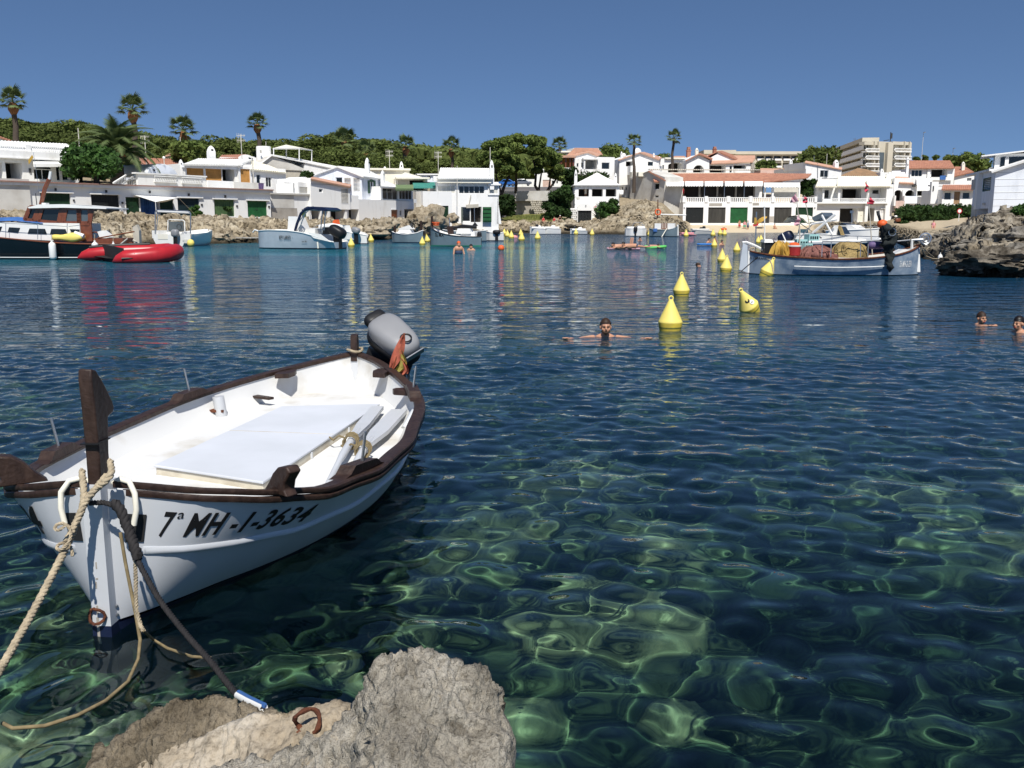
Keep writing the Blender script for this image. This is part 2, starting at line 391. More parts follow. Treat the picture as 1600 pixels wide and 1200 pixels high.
beach = np.clip((PX - 1068) / 14, 0, 1) * np.clip((1300 - PX) / 40, 0, 1)
wig = wig * (1 - .8 * beach)
D = shore_d(PX) + OF + wig * np.clip(1 - OF / 20, 0, 1)
Xw = (PX - 800) / FPX * D / 1.0154
Zl = land_z(PX, OF)
right = np.clip((PX - 1385) / 40, 0, 1)
rocky = (1 - beach) * np.clip(1.15 - np.clip((OF - 6 - 16 * right - 12 * np.clip((PX - 960) / 30, 0, 1) * np.clip((1050 - PX) / 30, 0, 1)) / 12, 0, 1), 0, 1) * np.clip((OF + 5) / 4, 0, 1)
grassy = np.clip((PX - 782) / 10, 0, 1) * np.clip((868 - PX) / 10, 0, 1) * np.clip((OF - 5) / 4, 0, 1)
rocky = rocky * (1 - .8 * grassy)
dry = np.clip((PX - 1392) / 10, 0, 1) * np.clip((1512 - PX) / 6, 0, 1) * np.clip((OF - 30) / 14, 0, 1)
rocky = rocky * (1 - .85 * dry)
rel = vfbm(Xw * .32, D * .32, 5, 11, True) * .60 - .2 + vfbm(Xw * .85, D * .85, 5, 23, True) * .52 + vfbm(Xw * 3.2, D * 3.2, 3, 47, True) * .12
Zr = Zl + rel * np.clip(.5 + Zl * .5, .25, 1.1) * (1 - .6 * np.clip((PX - 1385) / 20, 0, 1) * np.clip((1520 - PX) / 25, 0, 1))
Zr = Zr + strata(Zr, Xw, D) * .75
Zg = Zl * (1 - rocky) + Zr * rocky
und = vfbm(Xw * .5 + Zg * 3.1, D * .5, 4, 71) * .75 * rocky
lump = vfbm(Xw * .12, D * .12, 4, 81) * .25 * (1 - rocky) * np.clip(OF / 6, 0, 1) * (1 - beach)
Zg = Zg + lump + vfbm(Xw * .8, D * .8, 3, 14) * .05 * beach * np.clip(OF, 0, 1)
gcol = np.stack([rocky, np.clip(grassy + .0 * dry, 0, 1), np.clip(beach * np.clip((OF + 3) / 3, 0, 1) + dry * .6, 0, 1)], -1).reshape(-1, 3)
m, N, L, p = ntree('limestone_shore')
at = N.new('ShaderNodeVertexColor'); at.layer_name = 'ground'; sep = N.new('ShaderNodeSeparateColor'); L.new(at.outputs[0], sep.inputs[0])
n1 = texn(N, L, .55, 6); n2 = texn(N, L, 3.0, 6); n3 = texn(N, L, 11.0, 5)
rk = ramp(N, [(.28, (.13, .105, .07)), (.45, (.33, .275, .195)), (.62, (.47, .41, .31)), (.8, (.58, .53, .43))]); L.new(n1.outputs[0], rk.inputs[0])
rk2 = ramp(N, [(.38, (.16, .14, .11)), (.47, (.70, .68, .64)), (.60, (1.05, 1.04, 1.0))]); L.new(n2.outputs[0], rk2.inputs[0])  # low relief noise darkened: crevice shade put into the rock colour
mu = N.new('ShaderNodeMix'); mu.data_type = 'RGBA'; mu.blend_type = 'MULTIPLY'; mu.inputs[0].default_value = .85; L.new(rk.outputs[0], mu.inputs[6]); L.new(rk2.outputs[0], mu.inputs[7])
geo = N.new('ShaderNodeNewGeometry'); sx = N.new('ShaderNodeSeparateXYZ'); L.new(geo.outputs['Position'], sx.inputs[0])
ma = N.new('ShaderNodeMath'); ma.operation = 'MULTIPLY_ADD'; L.new(n2.outputs[0], ma.inputs[0]); ma.inputs[1].default_value = -.9; L.new(sx.outputs[2], ma.inputs[2])
mr = N.new('ShaderNodeMapRange'); mr.inputs[1].default_value = -.30; mr.inputs[2].default_value = .18; L.new(ma.outputs[0], mr.inputs[0])
tide = N.new('ShaderNodeMix'); tide.data_type = 'RGBA'; L.new(mr.outputs[0], tide.inputs[0]); tide.inputs[6].default_value = (.035, .028, .018, 1); L.new(mu.outputs[2], tide.inputs[7])
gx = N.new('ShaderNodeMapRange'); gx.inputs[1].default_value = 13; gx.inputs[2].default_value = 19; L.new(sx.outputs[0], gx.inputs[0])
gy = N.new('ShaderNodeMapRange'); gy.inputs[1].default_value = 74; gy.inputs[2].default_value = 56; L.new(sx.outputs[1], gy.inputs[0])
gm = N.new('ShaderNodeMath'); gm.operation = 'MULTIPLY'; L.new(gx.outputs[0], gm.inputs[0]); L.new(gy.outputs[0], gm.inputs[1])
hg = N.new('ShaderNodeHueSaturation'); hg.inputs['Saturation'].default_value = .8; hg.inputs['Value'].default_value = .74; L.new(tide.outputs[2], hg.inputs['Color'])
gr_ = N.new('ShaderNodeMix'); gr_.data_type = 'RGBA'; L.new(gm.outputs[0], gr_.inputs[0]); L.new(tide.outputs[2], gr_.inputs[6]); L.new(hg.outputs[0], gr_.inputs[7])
soil = ramp(N, [(.3, (.24, .185, .115)), (.7, (.40, .33, .22))]); L.new(n2.outputs[0], soil.inputs[0])
mrock = N.new('ShaderNodeMix'); mrock.data_type = 'RGBA'; L.new(sep.outputs[0], mrock.inputs[0]); L.new(soil.outputs[0], mrock.inputs[6]); L.new(gr_.outputs[2], mrock.inputs[7])
gc = ramp(N, [(.35, (.10, .12, .03)), (.55, (.24, .22, .07)), (.7, (.36, .30, .17))]); L.new(n2.outputs[0], gc.inputs[0])
mgr = N.new('ShaderNodeMix'); mgr.data_type = 'RGBA'; L.new(sep.outputs[1], mgr.inputs[0]); L.new(mrock.outputs[2], mgr.inputs[6]); L.new(gc.outputs[0], mgr.inputs[7])
sc_ = ramp(N, [(.3, (.52, .42, .28)), (.7, (.62, .52, .37))]); L.new(n3.outputs[0], sc_.inputs[0])
msd = N.new('ShaderNodeMix'); msd.data_type = 'RGBA'; L.new(sep.outputs[2], msd.inputs[0]); L.new(mgr.outputs[2], msd.inputs[6]); L.new(sc_.outputs[0], msd.inputs[7])
L.new(msd.outputs[2], p.inputs['Base Color']); p.inputs['Roughness'].default_value = .95; p.inputs['Specular IOR Level'].default_value = .15
bp = N.new('ShaderNodeBump'); bp.inputs['Strength'].default_value = .7; bp.inputs['Distance'].default_value = .25; L.new(n2.outputs[0], bp.inputs['Height'])
bp2 = N.new('ShaderNodeBump'); bp2.inputs['Strength'].default_value = .6; bp2.inputs['Distance'].default_value = .06; L.new(n3.outputs[0], bp2.inputs['Height']); L.new(bp.outputs[0], bp2.inputs['Normal']); L.new(bp2.outputs[0], p.inputs['Normal'])
M['shore'] = m
Xw, D, Zg = craggy(Xw, D + und, Zg, rocky * (OF > -1.2) * (OF < 34) * np.where(PX < 1380, 1, np.where(PX < 1505, .42, .6)) * (1 - .45 * (PX > 890) * (PX < 1064)) * (PX > -120) * (PX < 1730), .55, .85)
mesh_grid('shore_ground', Xw, D, Zg, m, col=gcol)
# -- sea bed near the camera
m, N, L, p = ntree('sea_bed')
n1 = texn(N, L, .9, 6); n2 = texn(N, L, 6.5, 8, rough=.72)
at = N.new('ShaderNodeVertexColor'); at.layer_name = 'ground'; sep = N.new('ShaderNodeSeparateColor'); L.new(at.outputs[0], sep.inputs[0])
r1 = ramp(N, [(0, (.005, .014, .012)), (.18, (.026, .054, .036)), (.45, (.075, .125, .074)), (.8, (.17, .215, .135)), (1, (.30, .34, .24))]); L.new(sep.outputs[0], r1.inputs[0])
r2 = ramp(N, [(.34, (.20, .25, .22)), (.50, (.8, .85, .76)), (.66, (1.35, 1.3, 1.1))]); L.new(n2.outputs[0], r2.inputs[0])
mu = N.new('ShaderNodeMix'); mu.data_type = 'RGBA'; mu.blend_type = 'MULTIPLY'; mu.inputs[0].default_value = 1; L.new(r1.outputs[0], mu.inputs[6]); L.new(r2.outputs[0], mu.inputs[7])
L.new(mu.outputs[2], p.inputs['Base Color']); p.inputs['Roughness'].default_value = 1; p.inputs['Specular IOR Level'].default_value = 0
def worley(x, y, seed):
    xi, yi = np.floor(x), np.floor(y); f1 = np.full(x.shape, 9.0); f2 = f1.copy(); idv = np.zeros(x.shape)
    h = lambda u, v, k: np.modf(np.abs(np.sin(u * 127.1 + v * 311.7 + k * 74.7 + seed) * 43758.5453))[0]
    for dx in (-1, 0, 1):
        for dy in (-1, 0, 1):
            cx, cy = xi + dx, yi + dy; d = np.hypot(cx + h(cx, cy, 1) - x, cy + h(cx, cy, 2) - y); r = h(cx, cy, 3)
            near = d < f1; f2 = np.where(near, f1, np.minimum(f2, d)); idv = np.where(near, r, idv); f1 = np.where(near, d, f1)
    return f1, f2, idv
bx = np.concatenate([np.linspace(-34, -5.2, 60), np.linspace(-5, 7, 520), np.linspace(7.2, 34, 60)]); by = np.concatenate([np.linspace(-6, .8, 20), np.linspace(1, 12, 460), np.linspace(12.1, 46, 110)]); BX, BY = np.meshgrid(bx, by)
wx, wy = BX + .25 * vfbm(BX * 1.3, BY * 1.3, 3, 5), BY + .25 * vfbm(BX * 1.3, BY * 1.3, 3, 9)
big1, big2, bid = worley(wx * .72, wy * .72, 1.0); sm1, sm2, sid = worley(wx * 2.3, wy * 2.3, 7.0)
patch = np.clip(vfbm(BX * .55, BY * .55, 3, 301) * 1.8 + .76, .22, 1)
sb = np.clip((big2 - big1) * 3.2, 0, 1) * (bid > .35); ss = np.clip((sm2 - sm1) * 3.5, 0, 1)
stones = np.maximum(sb * (.45 + .5 * bid), ss * (.12 + .22 * sid))
BZ = -1.10 - .055 * np.clip(BY, 0, 60) + .62 * stones * (.35 + .65 * patch) + .10 * vfbm(BX * 2.7, BY * 2.7, 4, 311) + .05 * vfbm(BX * 8, BY * 8, 3, 321, True)
BZ = np.minimum(BZ, -.38)
shade_ = np.clip(np.maximum(sb * (.30 + .75 * bid), ss * (.10 + .75 * sid)) * (.15 + .85 * patch), 0, 1)
SEABED = mesh_grid('sea_bed', BX, BY, BZ, m, col=np.stack([shade_] * 3, -1).reshape(-1, 3)); SEABED.cycles.is_caustics_receiver = True
# -- water
rng = np.random.RandomState(11)
WAV = []
for k in range(110):
    lam = math.exp(rng.uniform(math.log(.08), math.log(2.4))); th = rng.normal(-1.35, .6 + .45 * (lam < .7))
    amp = .0098 * lam ** 1.2 / (1 + (lam / .27) ** 1.9)
    WAV.append((lam, 2 * math.pi / lam * math.cos(th), 2 * math.pi / lam * math.sin(th), amp, rng.uniform(0, 6.28)))
ang = np.concatenate([np.linspace(-75, -34, 60)[:-1], np.linspace(-34, 34, 760), np.linspace(34, 75, 60)[1:]])
rad = np.concatenate([np.geomspace(1.6, 15, 760)[:-1], np.geomspace(15, 420, 340)])
AN, RA = np.meshgrid(np.radians(ang), rad)
WX = np.tan(np.clip(AN, -1.31, 1.31)) * RA * np.where(np.abs(AN) > .6, np.cos(AN) / np.cos(.6) , 1.0); WY = RA - 1.6
cell = np.gradient(rad)[:, None] + 0 * RA
WZ = np.zeros_like(WX)
for lam, kx, ky, a, ph in WAV:
    fade = np.clip((lam / cell - 3) / 3, 0, 1) * (1 if lam > .165 else np.clip((WY - 5.5) / 5, 0, 1))
    if fade.max() > 0: WZ += a * fade * np.sin(kx * WX + ky * WY + ph)
WZ *= (1 + .45 * vfbm(WX * .09, WY * .16, 3, 77)) * np.clip(1.25 - RA / 240, .45, 1)
m, N, L, p = ntree('sea_water'); N.remove(p)
geo = N.new('ShaderNodeNewGeometry'); sx = N.new('ShaderNodeSeparateXYZ'); L.new(geo.outputs['Position'], sx.inputs[0])
def mrange(src, a, b, c=0.0, d=1.0):
    q = N.new('ShaderNodeMapRange'); q.inputs[1].default_value = a; q.inputs[2].default_value = b; q.inputs[3].default_value = c; q.inputs[4].default_value = d; L.new(src, q.inputs[0]); return q.outputs[0]
tcw = N.new('ShaderNodeTexCoord')
def wnz(scale, det, stretch):
    mp = N.new('ShaderNodeMapping'); mp.inputs['Scale'].default_value = stretch; L.new(tcw.outputs['Object'], mp.inputs[0])
    n = N.new('ShaderNodeTexNoise'); n.inputs['Scale'].default_value = scale; n.inputs['Detail'].default_value = det; L.new(mp.outputs[0], n.inputs['Vector']); return n.outputs[0]
rip = wnz(1.5, 4, (.55, 1.25, 1)); rip2 = wnz(.38, 3, (.5, 1.3, 1))
bp = N.new('ShaderNodeBump'); bp.inputs['Distance'].default_value = .30; L.new(rip, bp.inputs['Height']); L.new(mrange(sx.outputs[1], 6, 24, 0, .58), bp.inputs['Strength'])
bp2 = N.new('ShaderNodeBump'); bp2.inputs['Distance'].default_value = .5; L.new(rip2, bp2.inputs['Height']); L.new(mrange(sx.outputs[1], 22, 80, 0, .26), bp2.inputs['Strength']); L.new(bp.outputs[0], bp2.inputs['Normal'])
rip3 = wnz(5.5, 3, (.7, 1.25, 1)); bp3 = N.new('ShaderNodeBump'); bp3.inputs['Distance'].default_value = .05; L.new(rip3, bp3.inputs['Height']); L.new(mrange(sx.outputs[1], 7, 26, 0, .3), bp3.inputs['Strength']); L.new(bp3.outputs[0], bp.inputs['Normal'])
big = wnz(.045, 3, (.6, 1.5, 1)); sand = N.new('ShaderNodeMath'); sand.operation = 'MULTIPLY'
s1 = N.new('ShaderNodeMath'); s1.operation = 'MULTIPLY'; L.new(mrange(sx.outputs[1], 28, 44), s1.inputs[0]); L.new(mrange(sx.outputs[1], 120, 70), s1.inputs[1])
s2 = N.new('ShaderNodeMath'); s2.operation = 'MULTIPLY'; L.new(mrange(sx.outputs[0], 9, 1), s2.inputs[0]); L.new(mrange(big, .36, .54), s2.inputs[1])
L.new(s1.outputs[0], sand.inputs[0]); L.new(s2.outputs[0], sand.inputs[1])
body = N.new('ShaderNodeMix'); body.data_type = 'RGBA'; L.new(sand.outputs[0], body.inputs[0]); body.inputs[6].default_value = (.009, .050, .100, 1); body.inputs[7].default_value = (.015, .14, .19, 1)
dif = N.new('ShaderNodeBsdfDiffuse'); L.new(body.outputs[2], dif.inputs[0])
glo = N.new('ShaderNodeBsdfGlossy'); glo.inputs['Roughness'].default_value = .03; L.new(bp2.outputs[0], glo.inputs['Normal'])
fr = N.new('ShaderNodeFresnel'); fr.inputs['IOR'].default_value = 1.33; L.new(bp2.outputs[0], fr.inputs['Normal'])
deep = N.new('ShaderNodeMixShader'); L.new(fr.outputs[0], deep.inputs[0]); L.new(dif.outputs[0], deep.inputs[1]); L.new(glo.outputs[0], deep.inputs[2])
gla = N.new('ShaderNodeBsdfGlass'); gla.inputs['IOR'].default_value = 1.33; gla.inputs['Roughness'].default_value = 0; gla.inputs['Color'].default_value = (.86, .97, .96, 1); L.new(bp2.outputs[0], gla.inputs['Normal'])
clear = N.new('ShaderNodeMixShader'); L.new(mrange(sx.outputs[1], 4.0, 32, .03, 1.0), clear.inputs[0]); L.new(gla.outputs[0], clear.inputs[1]); L.new(deep.outputs[0], clear.inputs[2])
L.new(clear.outputs[0], N['Material Output'].inputs[0])
WATER = mesh_grid('water', WX, WY, WZ, m); WATER.cycles.is_caustics_caster = True
# == buildings
class House:
    """a building laid out on the vertical plane of its front: pixel rows of the photo give heights on that plane"""
    def __init__(s, name, label, cat, xl, dl, xr, dr, base=None, group=None):
        a, b = P(xl, 345, dl), P(xr, 345, dr); s.o = Vector((a.x, a.y, 0)); s.u = Vector((b.x - a.x, b.y - a.y, 0)); s.L = s.u.length; s.u.normalize()
        s.n = Vector((-s.u.y, s.u.x, 0))
        s.zb = s.hit(xl, base if base else 345, 0).z if base else 0.0
        s.root = thing(name, label, cat, (s.o.x, s.o.y, s.zb), math.atan2(s.u.y, s.u.x), group)
    def hit(s, px, py, dep=0.0):
        r = ray(px, py); q = s.o + s.n * dep - Vector((0, 0, CAMH)); t = (q.x * s.n.x + q.y * s.n.y) / (r.x * s.n.x + r.y * s.n.y)
        return Vector((0, 0, CAMH)) + r * t
    def loc(s, px, py, dep=0.0):
        w = s.hit(px, py, dep); d = w - s.o
        return Vector((d.dot(s.u), dep, w.z - s.zb))
    def rect(s, x0, y0, x1, y1, dep=0.0):
        ym, xm = (y0 + y1) / 2, (x0 + x1) / 2
        return s.loc(x0, ym, dep).x, s.loc(xm, y1, dep).z, s.loc(x1, ym, dep).x, s.loc(xm, y0, dep).z
    def wall(s, x0, y0, x1, y1, m='white', depth=8, ops=(), dep=0.0, gable=None, name='wall', zbot=None, reveal=.28, top=True):
        """front wall with real openings, side and back walls; ops: (kind, x0, y0, x1, y1, option)"""
        u0, z0, u1, z1 = s.rect(x0, y0, x1, y1, dep)
        if zbot is not None: z0 = zbot - s.zb
        O = []
        for op in ops:
            a, b, c, d = s.rect(*op[1:5], dep)
            O.append((max(a, u0 + .02), max(b, z0 + .01), min(c, u1 - .02), min(d, z1 - .02), op[0], op[5] if len(op) > 5 else None))
        us = sorted({u0, u1, *[o[0] for o in O], *[o[2] for o in O]}); zs = sorted({z0, z1, *[o[1] for o in O], *[o[3] for o in O]})
        w = MB(); y = dep; dp = dep + depth
        for i in range(len(us) - 1):
            for j in range(len(zs) - 1):
                cu, cz = (us[i] + us[i + 1]) / 2, (zs[j] + zs[j + 1]) / 2
                if any(o[0] < cu < o[2] and o[1] < cz < o[3] for o in O): continue
                w.add([(us[i], y, zs[j]), (us[i + 1], y, zs[j]), (us[i + 1], y, zs[j + 1]), (us[i], y, zs[j + 1])], [(0, 1, 2, 3)])
        for o in O:
            a, b, c, d = o[:4]; r = y + (reveal if o[4] not in 'oO' else (2.2 if o[4] == 'o' else 1.2)); dm = r if depth > r - y + .1 else dp - .05
            w.add([(a, y, b), (c, y, b), (c, y, d), (a, y, d), (a, dm, b), (c, dm, b), (c, dm, d), (a, dm, d)], [(0, 4, 5, 1), (1, 5, 6, 2), (2, 6, 7, 3), (3, 7, 4, 0)])
            if o[4] in 'oO': pass
            else: w.add([(a, dm, b), (c, dm, b), (c, dm, d), (a, dm, d)], [(0, 1, 2, 3)])
        q = [(u0, y, z0), (u1, y, z0), (u1, dp, z0), (u0, dp, z0), (u0, y, z1), (u1, y, z1), (u1, dp, z1), (u0, dp, z1)]
        w.add(q, [(3, 0, 4, 7), (1, 2, 6, 5), (2, 3, 7, 6)] + ([(4, 5, 6, 7)] if top and not gable else []))
        if gable:
            g = s.loc(*gable, dep); gx, gz = g.x, g.z
            w.add([(u0, y, z1), (u1, y, z1), (gx, y, gz), (u0, dp, z1), (u1, dp, z1), (gx, dp, gz)], [(0, 1, 2), (5, 4, 3), (1, 4, 5, 2), (3, 0, 2, 5)])
        wo = w.build(name, m, s.root, smooth=0)
        for o in O: s.fill(o, y, reveal)
        return wo
    def fill(s, o, y, reveal):
        a, b, c, d, k, opt = o; W, Hh = c - a, d - b
        if k in 'w':                                    # glazed window: frame, mullions, pane
            f = MB(); t = min(.07, W * .12); yy = y + .10; nm = opt or 2
            f.box(a, yy, b, a + t, yy + .06, d); f.box(c - t, yy, b, c, yy + .06, d); f.box(a + t, yy, b, c - t, yy + .06, b + t); f.box(a + t, yy, d - t, c - t, yy + .06, d)
            for i in range(1, nm): f.box(a + W * i / nm - t * .45, yy + .004, b + t, a + W * i / nm + t * .45, yy + .056, d - t)
            w = f.build('window', 'whitemetal', s.root, 0)
            MB().box(a + t * .5, yy + .03, b + t * .5, c - t * .5, yy + .045, d - t * .5).build('pane', 'glassdark', w, 0)
        elif k == 'c':                                  # pale curtained window
            f = MB(); t = .06; yy = y + .10; nm = opt or 3
            f.box(a, yy, b, a + t, yy + .06, d); f.box(c - t, yy, b, c, yy + .06, d); f.box(a + t, yy, b, c - t, yy + .06, b + t); f.box(a + t, yy, d - t, c - t, yy + .06, d)
            for i in range(1, nm): f.box(a + W * i / nm - t * .5, yy + .004, b + t, a + W * i / nm + t * .5, yy + .056, d - t)
            w = f.build('window', 'whitemetal', s.root, 0); MB().box(a + .03, yy + .03, b + .03, c - .03, yy + .04, d - .03).build('pane', 'curtain', w, 0)
        elif k == 's':                                  # louvred shutter
            f = MB(); t = .08; yy = y - .01
            f.box(a, yy, b, a + t, yy + .05, d); f.box(c - t, yy, b, c, yy + .05, d); f.box(a + t, yy, b, c - t, yy + .05, b + t); f.box(a + t, yy, d - t, c - t, yy + .05, d)
            w = f.build('shutter', 'whitemetal' if opt != 'g' else 'shutgreen', s.root, 0)
            n = max(4, int(Hh / .16)); sl = MB()
            for i in range(n): z = b + t + (Hh - 2 * t) * (i + .5) / n; sl.bar((a + t, yy + .03, z), (c - t, yy + .03, z), .05, .015, (0, 1, -.9))
            q = sl.build('louvre', 'slat' if opt != 'g' else 'shutgreen', w, 0); q['kind'] = 'stuff'
        elif k in 'dg':                                 # plank door / garage door
            f = MB(); yy = y + (.16 if k == 'g' else .12); n = max(2, int(W / .22))
            for i in range(n): f.box(a + W * i / n + .006, yy + .006 * (i % 2), b, a + W * (i + 1) / n - .006, yy + .05, d)
            dd = f.build('garage_door' if k == 'g' else 'door', opt or 'green', s.root, 0)
            MB().box(a + W * .46, yy - .03, b + min(1.0, Hh * .45), a + W * .54, yy - .002, b + min(1.0, Hh * .45) + .05).build('handle', 'darkmetal', dd, 0)
        elif k in 'oO':                                 # open recess, near-black back panel stands in for the room's shade
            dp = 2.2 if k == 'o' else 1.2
            MB().box(a - .0, y + dp + .003, b, c + .0, y + dp + .05, d).build('room_back', opt or 'interior_shade', s.root, 0)
        elif k == 'b':                                  # blind
            f = MB(); n = max(3, int(W / .12)); yy = y + .12
            for i in range(n): f.box(a + W * i / n, yy + .01 * (i % 2), b, a + W * (i + 1) / n, yy + .05, d)
            f.build('roller_blind', opt or 'ochre', s.root, 0)
    def roof(s, pts, m='whitetile', w=.3, amp=.07, th=.14, name='roof', rows=1):
        q = [s.loc(*p) for p in pts]
        return MB().tiles(*q, w=w, amp=amp, th=th, rows=rows).build(name, m, s.root, smooth=50)
    def slab(s, x0, y0, x1, y1, d0, d1, m='white', name='ledge', dep=0.0):
        u0, z0, u1, z1 = s.rect(x0, y0, x1, y1, dep)
        return MB().box(u0, d0, z0, u1, d1, z1).build(name, m, s.root, 0)
    def chimney(s, x0, y0, x1, y1, dep=2.0, m='white', style=0, parent=None):
        u0, z0, u1, z1 = s.rect(x0, y0, x1, y1, dep); W = u1 - u0; H = z1 - z0; c = MB(); h1 = z0 + H * .62; uc = (u0 + u1) / 2; W = (x1 - x0) / FPX * s.hit((x0 + x1) / 2, y1, dep).y; u0, u1 = uc - W / 2, uc + W / 2
        dd = max(W * .9, .35)
        c.box(u0, dep, z0 - 1.2, u1, dep + dd, h1)
        if style == 0:
            prof = [(0, 1.0), (.35, .9), (.7, .62), (.92, .3), (1, .08)]
            rows = []
            for t, k in prof:
                z = h1 + (z1 - h1) * t; cx = (u0 + u1) / 2; hw = W / 2 * k * .92; cyy = dep + dd / 2; hd = dd / 2 * k * .92
                rows.append([(cx - hw, cyy - hd, z), (cx + hw, cyy - hd, z), (cx + hw, cyy + hd, z), (cx - hw, cyy + hd, z)])
            c.sheet(rows, close=True)
        else:
            c.box(u0 - W * .12, dep - W * .12, h1, u1 + W * .12, dep + dd + W * .12, h1 + H * .08); c.box(u0 + W * .1, dep + .05, h1 + H * .08, u1 - W * .1, dep + dd - .05, z1)
        o = c.build('chimney', m, s.root, 30)
        MB().box((u0 + u1) / 2 - W * .16, dep - .012, h1 + (z1 - h1) * .06, (u0 + u1) / 2 + W * .16, dep + .1, h1 + (z1 - h1) * .36).build('smoke_hole', 'black', o, 0)
        return o
    def rail(s, x0, y0, x1, y1, dep=0.0, n=20, m='white', posts=0, name='balustrade', style='b', th=.16):
        u0, z0, u1, z1 = s.rect(x0, y0, x1, y1, dep); b = MB(); H = z1 - z0
        b.box(u0, dep - th / 2, z1 - .11 * H - .03, u1, dep + th / 2, z1); b.box(u0, dep - th / 2, z0, u1, dep + th / 2, z0 + .12 * H)
        a0, a1 = z0 + .12 * H, z1 - .11 * H - .03
        if style == 'b':
            for i in range(n): x = u0 + (u1 - u0) * (i + .5) / n; k = (u1 - u0) / n * .26; b.box(x - k, dep - .05, a0, x + k, dep + .05, a1)
        else:
            st = (u1 - u0) / n
            for i in range(n):
                x = u0 + st * i
                b.bar((x, dep, a0), (x + st, dep, a1), .05, .06, (0, 1, 0)); b.bar((x + st, dep + .004, a0), (x, dep + .004, a1), .05, .06, (0, 1, 0))
        for i in range(posts): x = u0 + (u1 - u0) * i / max(1, posts - 1); b.box(x - .14, dep - .15, z0, x + .14, dep + .15, z1 + .12)
        return b.build(name, m, s.root, 0)
    def col(s, x0, y0, x1, y1, dep=0.0, m='white', name='column'):
        u0, z0, u1, z1 = s.rect(x0, y0, x1, y1, dep); W = u1 - u0
        return MB().box(u0, dep, z0, u1, dep + max(W, .2), z1).build(name, m, s.root, 0)
    def awning(s, x0, y0, x1, y1, out=1.6, m='awnwhite', dep=0.0, scallop=0, name='awning', sag=0.0):
        """sloping cloth from the wall at y0 out and down to y1, with a valance"""
        A, B = s.loc(x0, y0, dep), s.loc(x1, y0, dep); C, D = s.loc(x1, y1, dep - out), s.loc(x0, y1, dep - out); b = MB()
        n = 8; top = []
        for j in range(4):
            t = j / 3; top.append([A.lerp(B, i / n).lerp(D.lerp(C, i / n), t) - Vector((0, 0, sag * math.sin(math.pi * t))) for i in range(n + 1)])
        b.sheet(top); b.sheet([[p - Vector((0, 0, .03)) for p in r[::-1]] for r in top])
        k = scallop or 2; low = []
        m4 = k * 6
        e = [D.lerp(C, i / m4) for i in range(m4 + 1)]; low = [p - Vector((0, .02, .16 + (.14 * abs(math.sin(math.pi * i / 6)) if scallop else .1))) for i, p in enumerate(e)]
        b.sheet([e, low]); b.sheet([[p + Vector((0, .03, 0)) for p in low], [p + Vector((0, .03, 0)) for p in e]])
        return b.build(name, m, s.root, 40)
    def arch_fill(s, x0, y0, x1, y1, dep=0.0, m='white', th=.28, name='arch'):
        """the spandrels that turn the top of a square opening into a round arch (y0 top, y1 springing)"""
        u0, z0, u1, z1 = s.rect(x0, y0, x1, y1, dep); cx = (u0 + u1) / 2; rx = (u1 - u0) / 2; rz = z1 - z0; b = MB(); n = 10
        pts = [(cx - rx * math.cos(math.pi * i / n), z0 + rz * math.sin(math.pi * i / n)) for i in range(n + 1)]
        for i in range(n):
            (xa, za), (xb, zb) = pts[i], pts[i + 1]
            b.prism([(xa, dep - .004, za), (xb, dep - .004, zb), (xb, dep - .004, z1 + .01), (xa, dep - .004, z1 + .01)], (0, th, 0))
        return b.build(name, m, s.root, 0)
    def disc(s, x0, y0, x1, y1, dep=-.02, th=.3, m='white', name='arched_gable'):
        """half-round wall (y0 crown, y1 springing)"""
        u0, z0, u1, z1 = s.rect(x0, y0, x1, y1, dep); cx = (u0 + u1) / 2; rx = (u1 - u0) / 2; n = 14
        return MB().prism([(cx - rx * math.cos(math.pi * i / n), dep, z0 + (z1 - z0) * math.sin(math.pi * i / n)) for i in range(n + 1)], (0, th, 0)).build(name, m, s.root, 0)
    def bit(s, x0, y0, x1, y1, d0=-.08, d1=.0, m='darkmetal', name='meter_box'):
        u0, z0, u1, z1 = s.rect(x0, y0, x1, y1, 0); return MB().box(u0, d0, z0, u1, d1, z1).build(name, m, s.root, 0)
    def pole(s, px, y0, y1, dep=-.06, r=.04, m='whitemetal', name='drain_pipe'):
        a, b = s.loc(px, y1, dep), s.loc(px, y0, dep); return MB().tube([a, b], r, 6).build(name, m, s.root)
# ---- left: villa on the terrace above the boathouses
h = House('villa', 'white villa with a lattice roof balustrade above the left end of the boathouse row', 'house', -70, 76, 122, 84, base=282)
h.wall(-70, 246, 122, 284, 'white', 9, [('o', -60, 254, -30, 280), ('o', -22, 254, 4, 280), ('o', 9, 254, 35, 280), ('w', 53, 264, 80, 281, 2), ('w', 88, 259, 94, 282, 1), ('w', 97, 259, 107, 282, 1), ('w', 110, 260, 118, 282, 1)], name='wall')
h.slab(-70, 236, 124, 247, -.35, 1.0, 'white', 'parapet'); h.slab(-70, 246.6, 124, 248.4, -.55, -.3, 'white', 'cornice')
h.rail(-70, 226, 40, 237, .1, 34, 'white', 0, style='x'); h.rail(48, 229, 97, 239, .1, 16, 'white', 0, style='x'); h.rail(104, 234, 122, 241, .1, 6, 'white', 0, style='x')
for x0, y0, x1 in ((40, 226, 48), (97, 231, 104)): h.slab(x0, y0, x1, y0 + 12, -.05, .35, 'white', 'balustrade_post')
h.roof([(-70, 236, 3), (117, 238, 3), (100, 225, 6.5), (-70, 217, 6.5)], 'whitetile')
h.roof([(117, 238, 3), (124, 240, 10), (104, 225.4, 8), (100, 225, 6.5)], 'whitetile')
h.awning(52, 249, 108, 256, 1.0, 'awnwhite'); h.disc(56, 258, 79, 264, -.01, .05, 'glassdark', 'fanlight')
h.bit(45, 263, 48, 270, -.1, 0, 'darkmetal', 'wall_lamp')
